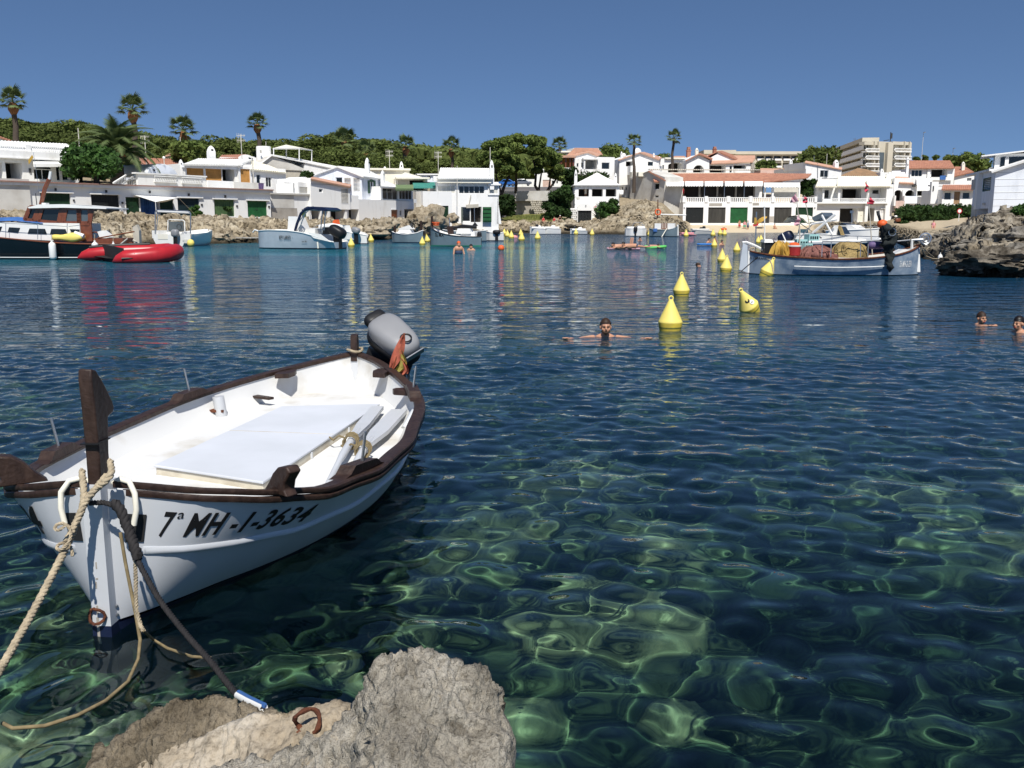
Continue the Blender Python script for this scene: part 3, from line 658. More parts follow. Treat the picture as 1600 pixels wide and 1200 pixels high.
# ---- the long row of boathouses under the terrace
h = House('boathouse_row', 'long white boathouse row with green doors and a red-brown terrace edge on the rocks', 'boathouse', -80, 71, 424, 96, base=334)
BR = h
doors = [('g', -50, 298, -4, 332, 'darkgreen'), ('g', 64, 302, 111, 334, 'darkgreen'), ('g', 143, 304.5, 187, 334, 'blackdoor'), ('g', 197, 308, 219, 336, 'darkgreen'), ('O', 219.6, 308.5, 249, 337), ('g', 250, 309.5, 272, 337, 'darkgreen'),
         ('g', 278, 310, 312, 337, 'tealdark'), ('g', 335, 312, 367, 338, 'olive'), ('g', 387, 314, 418, 339, 'green')]
u0, u1 = 0.0, h.L; zt = h.loc(200, 290).z; zb = -2.0
w = MB(); O = [(*h.rect(*d[1:5]), d[0], d[5] if len(d) > 5 else None) for d in doors]
us = sorted({u0, u1, *[o[0] for o in O], *[o[2] for o in O]})
for i in range(len(us) - 1):
    c = (us[i] + us[i + 1]) / 2; ho = [o for o in O if o[0] < c < o[2]]
    if not ho: w.add([(us[i], 0, zb), (us[i + 1], 0, zb), (us[i + 1], 0, zt), (us[i], 0, zt)], [(0, 1, 2, 3)])
    else:
        a, b, cc, d = ho[0][:4]
        w.add([(us[i], 0, d), (us[i + 1], 0, d), (us[i + 1], 0, zt), (us[i], 0, zt)], [(0, 1, 2, 3)]); w.add([(us[i], 0, zb), (us[i + 1], 0, zb), (us[i + 1], 0, b), (us[i], 0, b)], [(0, 1, 2, 3)])
for o in O:
    a, b, c, d = o[:4]; r = .3 if o[4] == 'g' else 1.2
    w.add([(a, 0, b), (c, 0, b), (c, 0, d), (a, 0, d), (a, r, b), (c, r, b), (c, r, d), (a, r, d)], [(0, 4, 5, 1), (1, 5, 6, 2), (2, 6, 7, 3), (3, 7, 4, 0)])
w.add([(u0, 0, zb), (u0, 26, zb), (u0, 26, zt), (u0, 0, zt), (u1, 0, zb), (u1, 26, zb), (u1, 26, zt), (u1, 0, zt)], [(1, 0, 3, 2), (4, 5, 6, 7), (3, 7, 6, 2)])
w.build('wall', 'white', h.root, 0)
for o in O: h.fill((*o[:6],), 0, .28)
MB().box(u0 - .1, -.5, zt - .02, u1 + .1, .4, zt + .07).build('terrace_edge', 'coping', h.root, 0); MB().box(u0, .403, zt + .003, u1, 25.8, zt + .05).build('terrace_floor', 'concrete', h.root, 0)
MB().box(u0 - .1, -.34, zt - .26, u1 + .1, -.004, zt - .023).build('cornice', 'white', h.root, 0)
h.slab(-80, 278, 45.5, 338, -.22, -.003, 'greywall', 'buttress_wall')
for x0, x1, y in ((60, 114, 299.6), (139, 189, 302.0), (275, 316, 307.4), (331, 370, 309.6), (384, 420, 311.6)): h.slab(x0, y, x1, y + 2, -.16, -.003, 'white', 'lintel')
for x, y in ((115, 313), (191, 317), (315, 320), (370, 322), (420, 323)): h.bit(x - 1.2, y - 1.5, x + 1.2, y + 1.5)
for x, y in ((86, 296), (165, 299), (233, 300), (294, 304), (351, 307)): h.bit(x - .7, y - 2, x + .7, y + 2, -.2, 0, 'darkmetal', 'wall_lantern')
t = thing('tarpaulin', 'blue tarpaulin hung across an open boathouse doorway under the white sail awning', 'tarpaulin', h.hit(219, 338, .35), h.root.rotation_euler.z)
a, b, c, d = h.rect(219, 309, 249.5, 337, .35); mb = MB(); n = 30
mb.sheet([[((c - a) * i / n, .07 * math.sin(i * 1.9) + .03 * math.sin(i * 4.1), z) for i in range(n + 1)] for z in (0, (d - b) * .5, d - b)]); mb.build('sheet', 'tarpblue', t)
t = thing('sail_awning', 'white cloth sail awning stretched out from the boathouse row', 'awning', h.hit(245, 312, -1.5), h.root.rotation_euler.z)
A, B, Cc, Dd = [h.loc(*q) - h.loc(245, 312, -1.5) for q in ((209, 304.5, -.05), (268, 308, -.05), (279, 309, -2.6), (243, 315.5, -3.0))]
n = 10; mb = MB(); top = [[A.lerp(B, i / n).lerp(Dd.lerp(Cc, i / n), j / n) - Vector((0, 0, .35 * math.sin(math.pi * i / n) * math.sin(math.pi * j / n))) for i in range(n + 1)] for j in range(n + 1)]
mb.sheet(top); mb.sheet([[p - Vector((0, 0, .02)) for p in r[::-1]] for r in top]); mb.build('cloth', 'awnwhite', t)
MB().tube([Dd, Dd + Vector((0, 0, -2.7))], .03, 6).build('pole', 'whitemetal', t); MB().tube([Cc, Cc + Vector((2.4, -.3, -2.4))], .012, 5).build('guy_rope', 'rope', t)
# ---- parapet terrace and stairs above the row
h = House('terrace_parapet', 'white terrace parapet with lattice panels and stair rails above the boathouses', 'parapet', 175, 90, 392, 106, base=296)
h.wall(216, 272.5, 288, 297, 'white', .3, [], dep=.3); h.slab(214, 272, 325, 274, .15, .75, 'white', 'coping')
h.slab(288, 274, 325, 298, .3, .6, 'white', 'parapet_wall')
h.rail(241, 275, 276, 285, .22, 13, 'white', style='x', name='lattice_panel'); h.rail(284, 277, 315, 287, .22, 12, 'white', style='x', name='lattice_panel')
h.wall(325, 282.5, 366, 299, 'white', .3, [], dep=.1, name='low_wall'); h.wall(366, 285, 404, 301, 'greywall', .3, [], dep=.02, name='side_wall')
for k, (xa, ya, xb, yb) in enumerate(((177, 286, 197, 273.5), (191, 288, 213, 272.5))):
    mb = MB(); a, b = h.loc(xa, ya, .5 + k), h.loc(xb, yb, 1.6 + k); mb.bar(a, b, .16, .12)
    for i in range(9): q = a.lerp(b, (i + .5) / 9); mb.bar(q, q - Vector((0, 0, .75)), .06, .06)
    mb.bar(a - Vector((0, 0, .8)), b - Vector((0, 0, .8)), .16, .1); mb.build('stair_rail', 'white', h.root, 0)
h.disc(230, 257, 276, 274, 1.2, .5, 'whiteblue', 'arched_gable'); h.disc(228.5, 255.8, 277.5, 275, 1.7, 6, 'white', 'barrel_roof')
h.bit(252, 264, 254.5, 266.5, 1.1, 1.19, 'black', 'vent')
h.slab(262, 264, 291, 276, 2.6, 6, 'whiteblue', 'back_wall')
h = House('house', 'low house with an orange tiled roof behind the arched white gable', 'house', 218, 128, 286, 132, base=275)
h.wall(222, 258, 284, 280, 'whiteblue', 8, [('w', 262, 259.3, 266, 262, 1), ('w', 274, 259.3, 278, 262, 1)]); h.roof([(219, 259, -.6), (285, 260, -.6), (284, 249, 5), (222, 247, 5)], 'terra'); h.slab(230, 244, 282, 248.6, 5, 6, 'terrapale', 'ridge_wall')
h = House('house', 'small white house with a chimney and pale tiled gable before the pines', 'house', 257, 150, 300, 152, base=250)
h.wall(262, 243, 292, 256, 'cream', 6); h.roof([(258, 243.5, -.5), (276, 239.5, -.5), (276, 238.5, 6), (262, 241, 6)], 'terrapale'); h.chimney(270.5, 231, 276.5, 246, -1.2)
# ---- porch house
h = House('porch_house', 'white house with ochre blinds in its wide porch and a tall white chimney', 'house', 284, 107, 374, 112, base=298)
h.wall(286, 257, 373, 300, 'white', 9, [('b', 292, 263, 318.5, 283, 'ochre'), ('b', 321.5, 264, 346.5, 284, 'ochre'), ('o', 347.5, 264, 366.5, 285)], name='wall')
h.slab(284, 257.5, 374, 263.5, -.25, -.003, 'whiteblue', 'lintel_beam')
h.roof([(286, 256.5, -.7), (378, 258, -.7), (392, 249.5, 4.5), (309, 248, 4.5)], 'whitetile')
h.chimney(327, 227.5, 337, 250, 5, style=0); h.chimney(281, 249, 287, 272, 0)
h = House('porch_wing', 'white wing with a cream tiled roof, ochre end blind and dark windows', 'house', 373, 111.5, 449, 117, base=302)
h.wall(373.5, 262, 447, 305, 'white', 7, [('b', 376, 264, 391, 285, 'ochre'), ('w', 394.5, 272, 398, 294, 1), ('w', 401, 272.5, 407.5, 290, 1), ('w', 415.5, 276.5, 424.5, 292.5, 2)], name='wall')
h.roof([(391, 264.5, -.4), (449, 270, -.4), (420, 259, 4), (393, 251, 4)], 'creamtile', w=.3)
h.roof([(373, 257.5, -.4), (392, 250, 2.0), (393, 249, 4.5), (376, 252, 4)], 'whitetile')
t = thing('laundry', 'purple cloth drying over the rail of the white wing', 'laundry', h.hit(406, 298, -.5), h.root.rotation_euler.z)
mb = MB(); n = 16; mb.sheet([[((i / n - .5) * 1.15, .06 * math.sin(i * 1.3 + j), .9 * j / 3 + .12 * abs(math.sin(i * .5)) * (1 - j / 3)) for i in range(n + 1)] for j in range(4)]); mb.build('cloth', 'purple', t); MB().tube([(-.8, 0, .9), (.8, 0, .9)], .015, 5).build('clothes_line', 'metal', t)
# ---- grey gable hall with pergola
h = House('gable_hall', 'big pale gabled hall with a roof pergola and a boxy white tank', 'house', 396, 128, 562, 138, base=300)
h.wall(398, 262, 476, 300, 'greywall', 14, [('g', 441, 266, 472, 298, 'paleblock')], gable=(424, 243), name='wall')
h.wall(476.2, 262, 524, 300, 'white', 14, [], dep=-.1, gable=(476.4, 255.3), name='side_wing')
h.roof([(398, 261.5, -.3), (424, 242, -.3), (424, 241, 14), (398, 259, 14)], 'white', w=2, amp=.0); h.roof([(424, 242, -.3), (522, 262.5, -.3), (530, 259, 14), (424, 241, 14)], 'white', w=2, amp=.0)
a = h.loc(412.5, 248, 3); mb = MB(); mb.lathe([(1.0, -1.2), (1.0, 1.55), (.96, 1.65)], 20, a); mb.build('water_tank', 'white', h.root)
h.bit(414.5, 233, 416, 238, 1.4, 1.9, 'greywall', 'tank_hatch'); h.pole(415.5, 221, 232, 3, .035, 'slat', 'antenna_mast')
for x, y0, y1, dp in ((427.5, 231, 245, 1), (447.5, 232, 247, 5), (467.5, 231, 252, 1), (487, 234, 252, 5)): h.pole(x, y0, y1, dp, .07, 'white', 'pergola_post')
A = [h.loc(*q) for q in ((426.5, 231.5, 1), (447, 226, 5.5), (488, 234, 5.2), (467.5, 231, 1))]
mb = MB(); mb.add([A[0], A[3], A[2], A[1]], [(0, 1, 2, 3)]); mb.add([q - Vector((0, 0, .06)) for q in (A[0], A[1], A[2], A[3])], [(0, 1, 2, 3)]); mb.build('canopy', 'cream', h.root, 0)
for q in range(4): MB().bar(A[q] - Vector((0, 0, .1)), A[(q + 1) % 4] - Vector((0, 0, .1)), .1, .1).build('pergola_beam', 'white', h.root, 0)
h.slab(456, 246, 487, 255, 3, 6, 'white', 'roof_parapet')
# ---- second boathouse row, stained
h = House('stained_wall', 'stained grey-white quay wall with dark boat openings beside the green garage', 'boathouse', 421, 96.6, 562, 109, base=345)
h.wall(422, 303, 561, 352, 'white', 10, [('g', 472, 327, 481, 352, 'olive'), ('O', 487, 326, 501, 352), ('O', 504, 327, 511, 352), ('O', 517, 327, 537, 352), ('O', 545, 327, 561, 352)], name='wall')
h.slab(421, 302, 485, 304.5, -.25, .5, 'greywall', 'wall_cap'); h.slab(423, 325, 463, 352, -.15, -.003, 'cement', 'cement_apron'); h.slab(424, 305, 459, 324.6, -.05, -.003, 'greywall', 'stained_render'); h.slab(486, 306, 518, 309, -.05, -.003, 'greywall', 'stained_render')
for x in (483.5, 502.5, 514, 541): h.col(x - 1.6, 326, x + 1.6, 352, -.3, 'white', 'pier')
# ---- small shed with tiled lean-to roof
h = House('shed', 'small white shed with a pale terracotta lean-to roof and a slatted shutter', 'shed', 466, 99.7, 549, 107.1, base=326)
h.wall(486, 288, 547, 327, 'white', 5, [('w', 498.5, 295, 504.5, 301, 1), ('s', 532.5, 294, 545, 319)], name='wall')
g = [h.loc(*q) for q in ((486, 288, -.0), (547, 291, 0), (486, 278, 0))]; MB().prism([g[0], g[1], g[2]], (0, 4.9, 0)).build('gable_wedge', 'white', h.root, 0)
h.roof([(547.5, 291.5, -.3), (549, 289, 5.2), (487, 276.5, 5.2), (485.5, 279, -.3)], 'terrapale')
h.wall(466, 285, 486, 304, 'white', 3, [('s', 467, 291, 483, 303)], name='lattice_wall', dep=.5); h.disc(466, 276.5, 487, 292, 1.2, 2.2, 'white', 'rounded_parapet')
h.pole(459, 286, 301, .8, .04, 'darkmetal', 'lamp_post'); h.slab(449, 284.6, 459.6, 286.2, .4, 1.0, 'white', 'lamp_shade')
# ---- blue-white gable house
h = House('gable_house', 'blue-white gabled house with two louvred shutters facing the boats', 'house', 487, 115.5, 567, 114.5, base=345)
h.wall(489, 273, 566, 350, 'whiteblue', 7, [('w', 524.5, 277, 535, 288.5, 1), ('s', 537.5, 277, 549, 299.5), ('s', 551.5, 277, 563, 299.5)], gable=(527, 260.5), name='wall')
h.roof([(488, 273.5, -.3), (527, 259.5, -.3), (529, 259.5, 7), (492, 271, 7)], 'white', w=2, amp=0); h.roof([(527, 259.5, -.3), (568, 275.5, -.3), (601, 279.5, 7.6), (571, 264, 7.6)], 'whitetile')
GH = h
h = House('gable_house_wing', 'blue-white side wall with a green shuttered window beside the glazed veranda', 'house', 566, 114.4, 601, 122.4, base=345)
h.wall(566.2, 276, 600, 350, 'whiteblue', .6, [('w', 577.5, 283, 583.5, 302, 2)], name='wall')

for x0, x1 in ((574.6, 577.4), (583.6, 586.2)): h.bit(x0, 282, x1, 302, -.08, -.003, 'shutgreen', 'shutter')
h.disc(577, 280, 584, 284, -.02, .1, 'shutgreen', 'window_arch'); h.chimney(573.5, 246.5, 580, 272, .8)
h = House('veranda', 'glazed veranda with a small pointed white roof above the brown boathouse door', 'veranda', 545, 110, 648, 124, base=345)
h.wall(546, 312.5, 647, 352, 'white', 5, [('d', 611.5, 327, 621.5, 347, 'varnish'), ('w', 624.6, 328.5, 627.6, 337, 1), ('O', 632, 327, 646, 350)], name='base_wall')
h.wall(597, 292.5, 645, 313, 'white', 6, [('w', 598, 294.5, 621.5, 312, 3), ('w', 624, 295, 644, 312, 4)], dep=.2, name='glazed_wall')
h.roof([(594, 291.5, -.4), (620, 292.5, -.4), (604, 284, 2.5), (600, 284, 2.5)], 'whitetile'); h.roof([(620, 292.5, -.4), (622, 291, 5), (604, 284, 2.5), (604, 284, 2.4)], 'whitetile'); h.chimney(597.5, 266, 603, 288, 1.5)
h.slab(611.5, 326, 621.5, 328, -.06, -.003, 'white', 'door_arch'); h.slab(646.8, 311, 651, 317, 0, 6, 'white', 'terrace_slab')
h.awning(618, 288.5, 646, 294.5, 1.8, 'awnolive', dep=.6, scallop=10)
h = House('flat_house', 'cream flat-roofed house with two pointed chimneys behind the green awnings', 'house', 572, 140, 668, 142, base=300)
h.wall(576, 265, 640, 300, 'cream', 10); h.slab(575, 263, 641, 266, -.4, 10, 'cream', 'roof_edge'); h.chimney(599.5, 260, 603.5, 268, 2); h.chimney(613, 263, 616, 268, 2)
h.wall(617, 279, 668, 300, 'cream', 8, [('o', 622, 281, 664, 297)], dep=-1.5, gable=(633, 269), name='porch'); h.chimney(624.5, 252, 630.5, 276, .5)
h.slab(616, 278, 668, 280.4, -2.6, -1.5, 'cream', 'eave'); h.awning(645, 284.5, 690, 291.5, 2.2, 'awnteal', dep=-1.7, scallop=14)
# ---- quay house
h = House('quay_annex', 'low cream annex with two doorways beside the quay house', 'house', 655, 131, 706, 133.5, base=347)
h.wall(661, 299, 706, 352, 'white', 9, [('O', 673, 320.5, 686, 347), ('d', 689.5, 321.5, 701, 347.5, 'darkgreen')], name='wall', zbot=-.5)
h.slab(654, 299, 661, 346, .8, 8, 'greywall', 'side_wall')
h.slab(687, 320, 689, 347, -.2, -.002, 'white', 'door_post')
mb = MB(); pts = [h.loc(x, y, -1.2) for x, y in ((675, 321), (681, 325), (686, 335), (688, 346))]; mb.tube(pts, .04, 6); mb.tube([p - Vector((0, 0, .5)) for p in pts[:3]], .04, 6); mb.build('handrail', 'whitemetal', h.root)
h = House('quay_house', 'white two-storey quay house with ribbon windows and open green boat doors', 'house', 682, 136.5, 783, 138.5, base=349)
h.wall(684, 284, 779, 352, 'white', 9, [('c', 683.8, 290, 711, 302, 4), ('w', 717, 290.5, 757, 302.5, 5), ('w', 722.5, 323.5, 735, 346, 1), ('O', 735.5, 323, 752.5, 347)], name='wall', zbot=-.5)
h.slab(683, 278, 766, 286, -.7, .1, 'cream', 'eave_band'); h.roof([(684, 278.5, -1.0), (771, 279, -1.0), (770.5, 263.5, 4.5), (688, 262.5, 4.5)], 'whitetile')
h.roof([(688, 262.5, 4.5), (770.5, 263.5, 4.5), (770.5, 266, 9.5), (688, 266, 9.5)], 'whitetile')
h.chimney(765.5, 250, 772, 283, -.4); h.bit(753.5, 323.5, 767, 347, -.5, -.42, 'green', 'boat_door')
for z in (327, 333, 339, 345): h.bit(753.8, z - .5, 766.6, z + .5, -.56, -.5, 'darkgreen', 'door_batten')
h.bit(720.3, 323.5, 722.3, 347, -.35, -.3, 'darkgreen', 'boat_door'); h.pole(714.3, 259, 322, -.9, .05, 'slat', 'flue_pipe')
h.wall(762.5, 288, 780, 305, 'white', 4, [('c', 764, 291, 778, 303, 4)], dep=-.15, name='side_bay'); h.slab(762, 287, 781, 289.6, -.5, 3.5, 'white', 'bay_roof')
g = [h.loc(*q) for q in ((777, 306, 0), (783.5, 350, 0), (776, 350, 0))]; MB().prism([g[2], g[1], g[0]], (0, 8, 0)).build('battered_buttress', 'white', h.root, 0)
mb = MB(); q = h.loc(738, 322.5, -.15); mb.bar(q + Vector((-.9, 0, 0)), q + Vector((.9, 0, .1)), .25, .5); mb.bar(q + Vector((-.5, 0, .2)), q + Vector((-.2, 0, 1.6)), .12, .1); mb.build('carved_sign', 'paleblock', h.root, 0)
h.bit(678, 275, 690, 282, .5, 1.4, 'white', 'air_conditioner')
# ---- car park wall, stone retaining wall
h = House('road_wall', 'grey roadside wall under the umbrella pines with a rubble corner', 'wall', 783, 161, 902, 155, base=341)
h.wall(784, 298.5, 857, 314, 'greywall', .5, [], name='wall'); h.wall(783, 312, 900, 345, 'cement', 1.0, [], dep=.5, name='retaining_wall')
mb = MB(); rn = random.Random(4)
for r_ in range(9):
    for c_ in range(6):
        a = h.loc(838 + c_ * 3.2 + r_ * -1.0 + rn.uniform(-.6, .6), 338 - r_ * 3.0, -.5); s_ = rn.uniform(.14, .22)
        mb.ball(a, (s_ * 1.3, .25, s_), 0)
mb.build('rubble_stone', 'paleblock', h.root)['kind'] = 'stuff'
h = House('house', 'white house with pink garage doors half hidden behind the pine trunks', 'house', 826, 232, 902, 232, base=292)
h.wall(838, 270, 886, 293, 'white', 9, [('d', 848, 281, 861, 293, 'pinkwall'), ('w', 862, 282, 866, 291, 1), ('w', 869, 282, 872, 287, 1), ('w', 832, 282, 836, 286, 1)]); h.wall(806, 280, 838, 293, 'white', 8, [('w', 812, 283, 818, 288, 2), ('w', 822, 283, 828, 288, 2)], dep=-.5, name='low_wing'); h.wall(836, 264, 850, 272, 'white', 6, [], name='upper_storey', dep=1)
# ---- villa with terracotta roofs above the cottage
h = House('hill_villa', 'white hillside villa with layered orange roofs and a square dark window', 'house', 892, 172, 964, 174, base=290)
h.wall(933, 245.5, 960, 290, 'white', 8, [('w', 940, 254, 952.5, 264.5, 1), ('w', 943, 275, 952, 279, 1)], name='square_block')
h.wall(896, 248, 933, 272, 'white', 7, [('w', 901, 255, 904, 261, 1), ('w', 908, 254, 911, 262, 1), ('o', 914, 250, 932, 265, 'greywall')], dep=.6, name='porch_wall'); h.slab(910, 247.4, 934, 249.5, -.6, .6, 'white', 'porch_roof'); h.slab(908, 264.5, 933, 274, -.4, .5, 'white', 'terrace_parapet')
h.col(912.5, 249, 914.5, 266, -.4); h.wall(896, 243, 932, 250, 'white', 6, [], dep=1.5, gable=(918, 238.5), name='gable')
h.roof([(896, 243.5, 1.2), (918, 237.5, 1.2), (922, 236, 7), (900, 240, 7)], 'terrapale'); h.roof([(918, 237.5, 1.2), (934, 243.5, 1.2), (940, 241, 7), (922, 236, 7)], 'terrapale')
h.wall(896, 231.5, 936, 246, 'white', 5, [], dep=8, name='upper_block'); h.roof([(884, 244, 7), (898, 231, 7.5), (934, 231.5, 7.5), (942, 242, 7)], 'terrapale'); h.slab(895, 231, 935, 233.6, 7.6, 12, 'cream', 'roof_edge')
h.chimney(949, 278, 954, 292, -2)
h = House('pergola_porch', 'brown timber pergola porch on the slope behind the pine', 'pergola', 874, 172, 898, 172, base=268)
for x in (877, 884, 891, 896): h.col(x - 1, 246, x + 1, 268, 0, 'varnish', 'post')
h.slab(874, 243, 899, 246.5, -.6, 4, 'terrapale', 'roof'); h.wall(876, 247, 897, 266, 'ochre', 3, [], dep=1.5, name='back_wall'); h.slab(876, 262, 898, 268, -.1, .1, 'white', 'parapet')
# ---- cubic cottage with pyramid roof
h = House('cottage', 'white cottage with a white pyramid roof, three porch openings and a black boat garage', 'cottage', 894, 147, 970, 147, base=349)
h.wall(898, 288, 967.5, 350, 'white', 9, [('o', 904, 295, 920.5, 307), ('o', 925, 295, 942, 307), ('o', 946.5, 295, 963, 307)], name='wall', zbot=-1)
c = h.loc(933, 270, 4.5); e = [h.loc(896, 289, -.45), h.loc(969, 289, -.45)]; e += [Vector((e[1].x, 9.45, e[1].z)), Vector((e[0].x, 9.45, e[0].z))]
for i in range(4): MB().tiles(e[i], e[(i + 1) % 4], c, c, .3, .03, .12).build('roof', 'whitetile', h.root, 50)
mb = MB()
for i in range(9): q = h.loc(900 + i * 8.2, 290.6, 0); mb.box(q.x - .08, -.35, q.z - .1, q.x + .08, -.004, q.z + .06)
mb.build('eave_bracket', 'greywall', h.root, 0)
h.wall(902, 325, 925.5, 350, 'white', 3, [('g', 903, 328.5, 924, 348, 'blackdoor')], dep=-2.2, name='garage_front', zbot=-1); h.disc(901.5, 317, 926, 329, -2.25, 2.2, 'white', 'garage_arch')
h.bit(913, 321, 914.2, 322.6, -2.4, -2.26, 'black', 'vent'); h.chimney(897.5, 264.5, 902, 292, .2); h.chimney(960, 270, 964, 289, 5)
rn = random.Random(9)
for r_ in range(7):
    for c_ in range(3):
        q = h.loc(892.6 + c_ * 3.2 + (r_ % 2) * .8, 346 - r_ * 3.1, -2.0); MB().ball((q.x, q.y, q.z), (rn.uniform(.17, .2), .25, rn.uniform(.14, .17)), 1).build('stone', 'white', h.root)
MB().box(h.loc(891, 330, -1.6).x, -1.75, 0, h.loc(901.6, 330, -1.6).x, .6, h.loc(896, 325.5, -1.6).z).build('stone_pier', 'white', h.root, 0)
h.slab(901, 308, 906, 311, -.06, -.003, 'greywall', 'name_plate'); h.awning(968, 297, 974, 301, .6, 'awnwhite')
for x in (911, 932, 938, 953):
    pass
# ---- gabled house with satellite dish
h = House('dish_house', 'white gabled house with a satellite dish and a long balcony behind a palm', 'house', 962, 176, 1034, 178, base=292)
h.wall(967.5, 249, 1029, 300, 'white', 10, [('o', 978, 252, 990, 260), ('w', 1012, 252.5, 1021, 259.5, 1), ('d', 984, 262.5, 987, 270, 'ochre')], gable=(1000, 239), name='wall')
h.roof([(966, 250, -.4), (1000, 238, -.4), (1006, 237.5, 10), (970, 247, 10)], 'terrapale'); h.roof([(1000, 238, -.4), (1030, 249.5, -.4), (1034, 246, 10), (1006, 237.5, 10)], 'terrapale')
h.slab(980, 260, 1028, 274, -1.8, -.01, 'white', 'balcony'); h.chimney(970, 236.5, 973, 250, 1.0); h.chimney(1020.5, 239, 1023.5, 250, 1.0); h.slab(978, 270, 998, 282, -3.2, -1.9, 'cream', 'terrace_block')
for x, y, r in ((997.5, 237, .75), (975.5, 242.5, .42)):
    q = h.loc(x, y, .2); mb = MB(); rot = Matrix.Rotation(R(75), 3, 'X') @ Matrix.Rotation(R(15), 3, 'Y'); mb.lathe([(.02, .22 * r), (.5 * r, .17 * r), (.85 * r, .04 * r), (r, -.1 * r), (.84 * r, .0), (.02, .16 * r)], 18, q, rot); o = mb.build('satellite_dish', 'whitemetal', h.root); MB().tube([q, q - Vector((0, -.3, r * 1.2))], .05, 6).build('dish_arm', 'metal', o)
# ---- restaurant
h = House('restaurant', 'long white restaurant with a scalloped awning, balustrade and six dark garage doors below', 'restaurant', 1067, 153, 1277, 155, base=349)
RS = h
GD = ['blackdoor', 'greydoor', 'green', 'greydoor', 'greydoor', 'darkgreen']; GX = ((1071.5, 1099), (1106.5, 1133.5), (1141, 1168), (1175.5, 1202.5), (1209.5, 1236.5), (1243, 1270))
h.wall(1067, 316.3, 1276, 351, 'white', 10, [('g', a, 324, b, 348.6, GD[i]) for i, (a, b) in enumerate(GX)], name='lower_wall', zbot=.5)
for k in range(6):
    xa = 1068 + k * 34.7; h.rail(xa + 3, 308.3, xa + 33, 316.2, .12, 9, 'white', name='balustrade'); h.slab(xa - 1.6, 306.5, xa + 3.2, 316.2, -.12, .4, 'white', 'balustrade_post')
h.slab(1272.5, 307, 1276.5, 316.2, -.12, .4, 'white', 'balustrade_post')
mb = MB(); rn = random.Random(3)
h.wall(1033, 283, 1193, 309.5, 'interior_shade', 8, [], dep=4.5, name='dining_room_wall')
h.wall(1180, 287, 1191, 309, 'white', 4, [], dep=4.2, name='end_wall')
for x in (1046, 1093, 1121, 1150, 1179): h.col(x - 1.3, 289, x + 1.3, 309, 4.3, 'cement')
for x in (1101, 1132, 1163): h.col(x - .35, 288.5, x + .35, 309, .8, 'metal', 'awning_post')
h.col(1194.5, 288, 1197, 309, .8); h.col(1206.3, 287.5, 1209.3, 309, .8); h.col(1248, 290, 1250.2, 309, .8)
h.roof([(1022, 284, 3.2), (1224, 285.5, 3.2), (1198, 270.5, 8), (1018, 271.5, 8)], 'terra'); h.slab(1015, 265.5, 1187, 272.2, 8, 9.5, 'cream', 'ridge_wall')
mb = MB(); u0, z0, u1, z1 = h.rect(1015, 265.5, 1187, 272.2, 8)
for i in range(58): x = u0 + (u1 - u0) * (i + .5) / 58; mb.box(x - .1, 7.95, z1, x + .1, 9.4, z1 + .12)
mb.build('ridge_tile', 'cream', h.root, 0)['kind'] = 'stuff'
h.bit(1058, 274, 1059.2, 277.5, 5.0, 5.2, 'darkmetal', 'flue'); h.roof([(1196, 285, 3.0), (1262, 277.5, 2.4), (1268, 271.5, 8), (1186, 271, 8)], 'terra')
h.slab(1207, 281, 1262, 287, 3.6, 9, 'whiteblue', 'annex_wall')
for k, (xa, xb) in enumerate(((1041, 1069), (1070.5, 1099), (1101, 1130), (1132.5, 1161), (1163.5, 1192))): h.awning(xa, 283.2, xb, 288.6, 3.0, 'awnwhite', dep=3.1, scallop=7)
h.awning(1193.5, 285.3, 1250, 290.3, 2.2, 'awnwhite', dep=2.4, scallop=12)
h.wall(1208, 293, 1249, 309, 'slat', .1, [], dep=3.5, name='cane_screen')
for i, (x, y0, x1, y1) in enumerate(((1108, 317.5, 1128, 322), (1176, 317, 1186, 321), (1202, 338, 1209, 347.5))): h.slab(x, y0, x1, y1, -.012, -.003, 'cement', 'peeling_patch')
for x, y in ((1069, 325), (1273, 325)): h.bit(x - .7, y - 1, x + .7, y + 1)
h2 = House('side_building', 'grey gabled side building left of the restaurant terrace', 'house', 968, 168, 1042, 153.5, base=330)
h2.wall(984, 279, 1038, 330, 'greywall', 3.5, [('w', 1022.5, 286.5, 1030, 296, 1), ('w', 1023, 305, 1029, 309, 1)], gable=(1013, 267.5), name='wall', zbot=2)
h2.wall(967, 289, 984, 318, 'greywall', 4, [('w', 971, 292, 973.5, 297.5, 1), ('w', 976.5, 292, 979.5, 297.5, 1), ('d', 982, 291.5, 983.6, 312, 'interior_shade')], dep=.3, name='low_wing', zbot=2)
h2.roof([(983, 279.5, -.2), (1013, 267, -.2), (1018, 266.5, 3.5), (987, 277, 3.5)], 'greywall', w=2, amp=0); h2.roof([(1013, 267, -.2), (1040, 282, -.2), (1044, 280, 3.5), (1018, 266.5, 3.5)], 'terra')
h3 = House('terrace_wall', 'sloping grey side wall of the restaurant terrace with a grey balustrade', 'wall', 1040, 172, 1067.6, 153.2, base=345)
h3.wall(1040, 316.5, 1067.4, 352, 'greywall', 3, [], name='wall', zbot=0); h3.rail(1041, 309, 1066, 316.6, .1, 10, 'greywall'); h3.slab(1039.5, 306, 1042, 316, -.1, .3, 'white', 'balustrade_post')
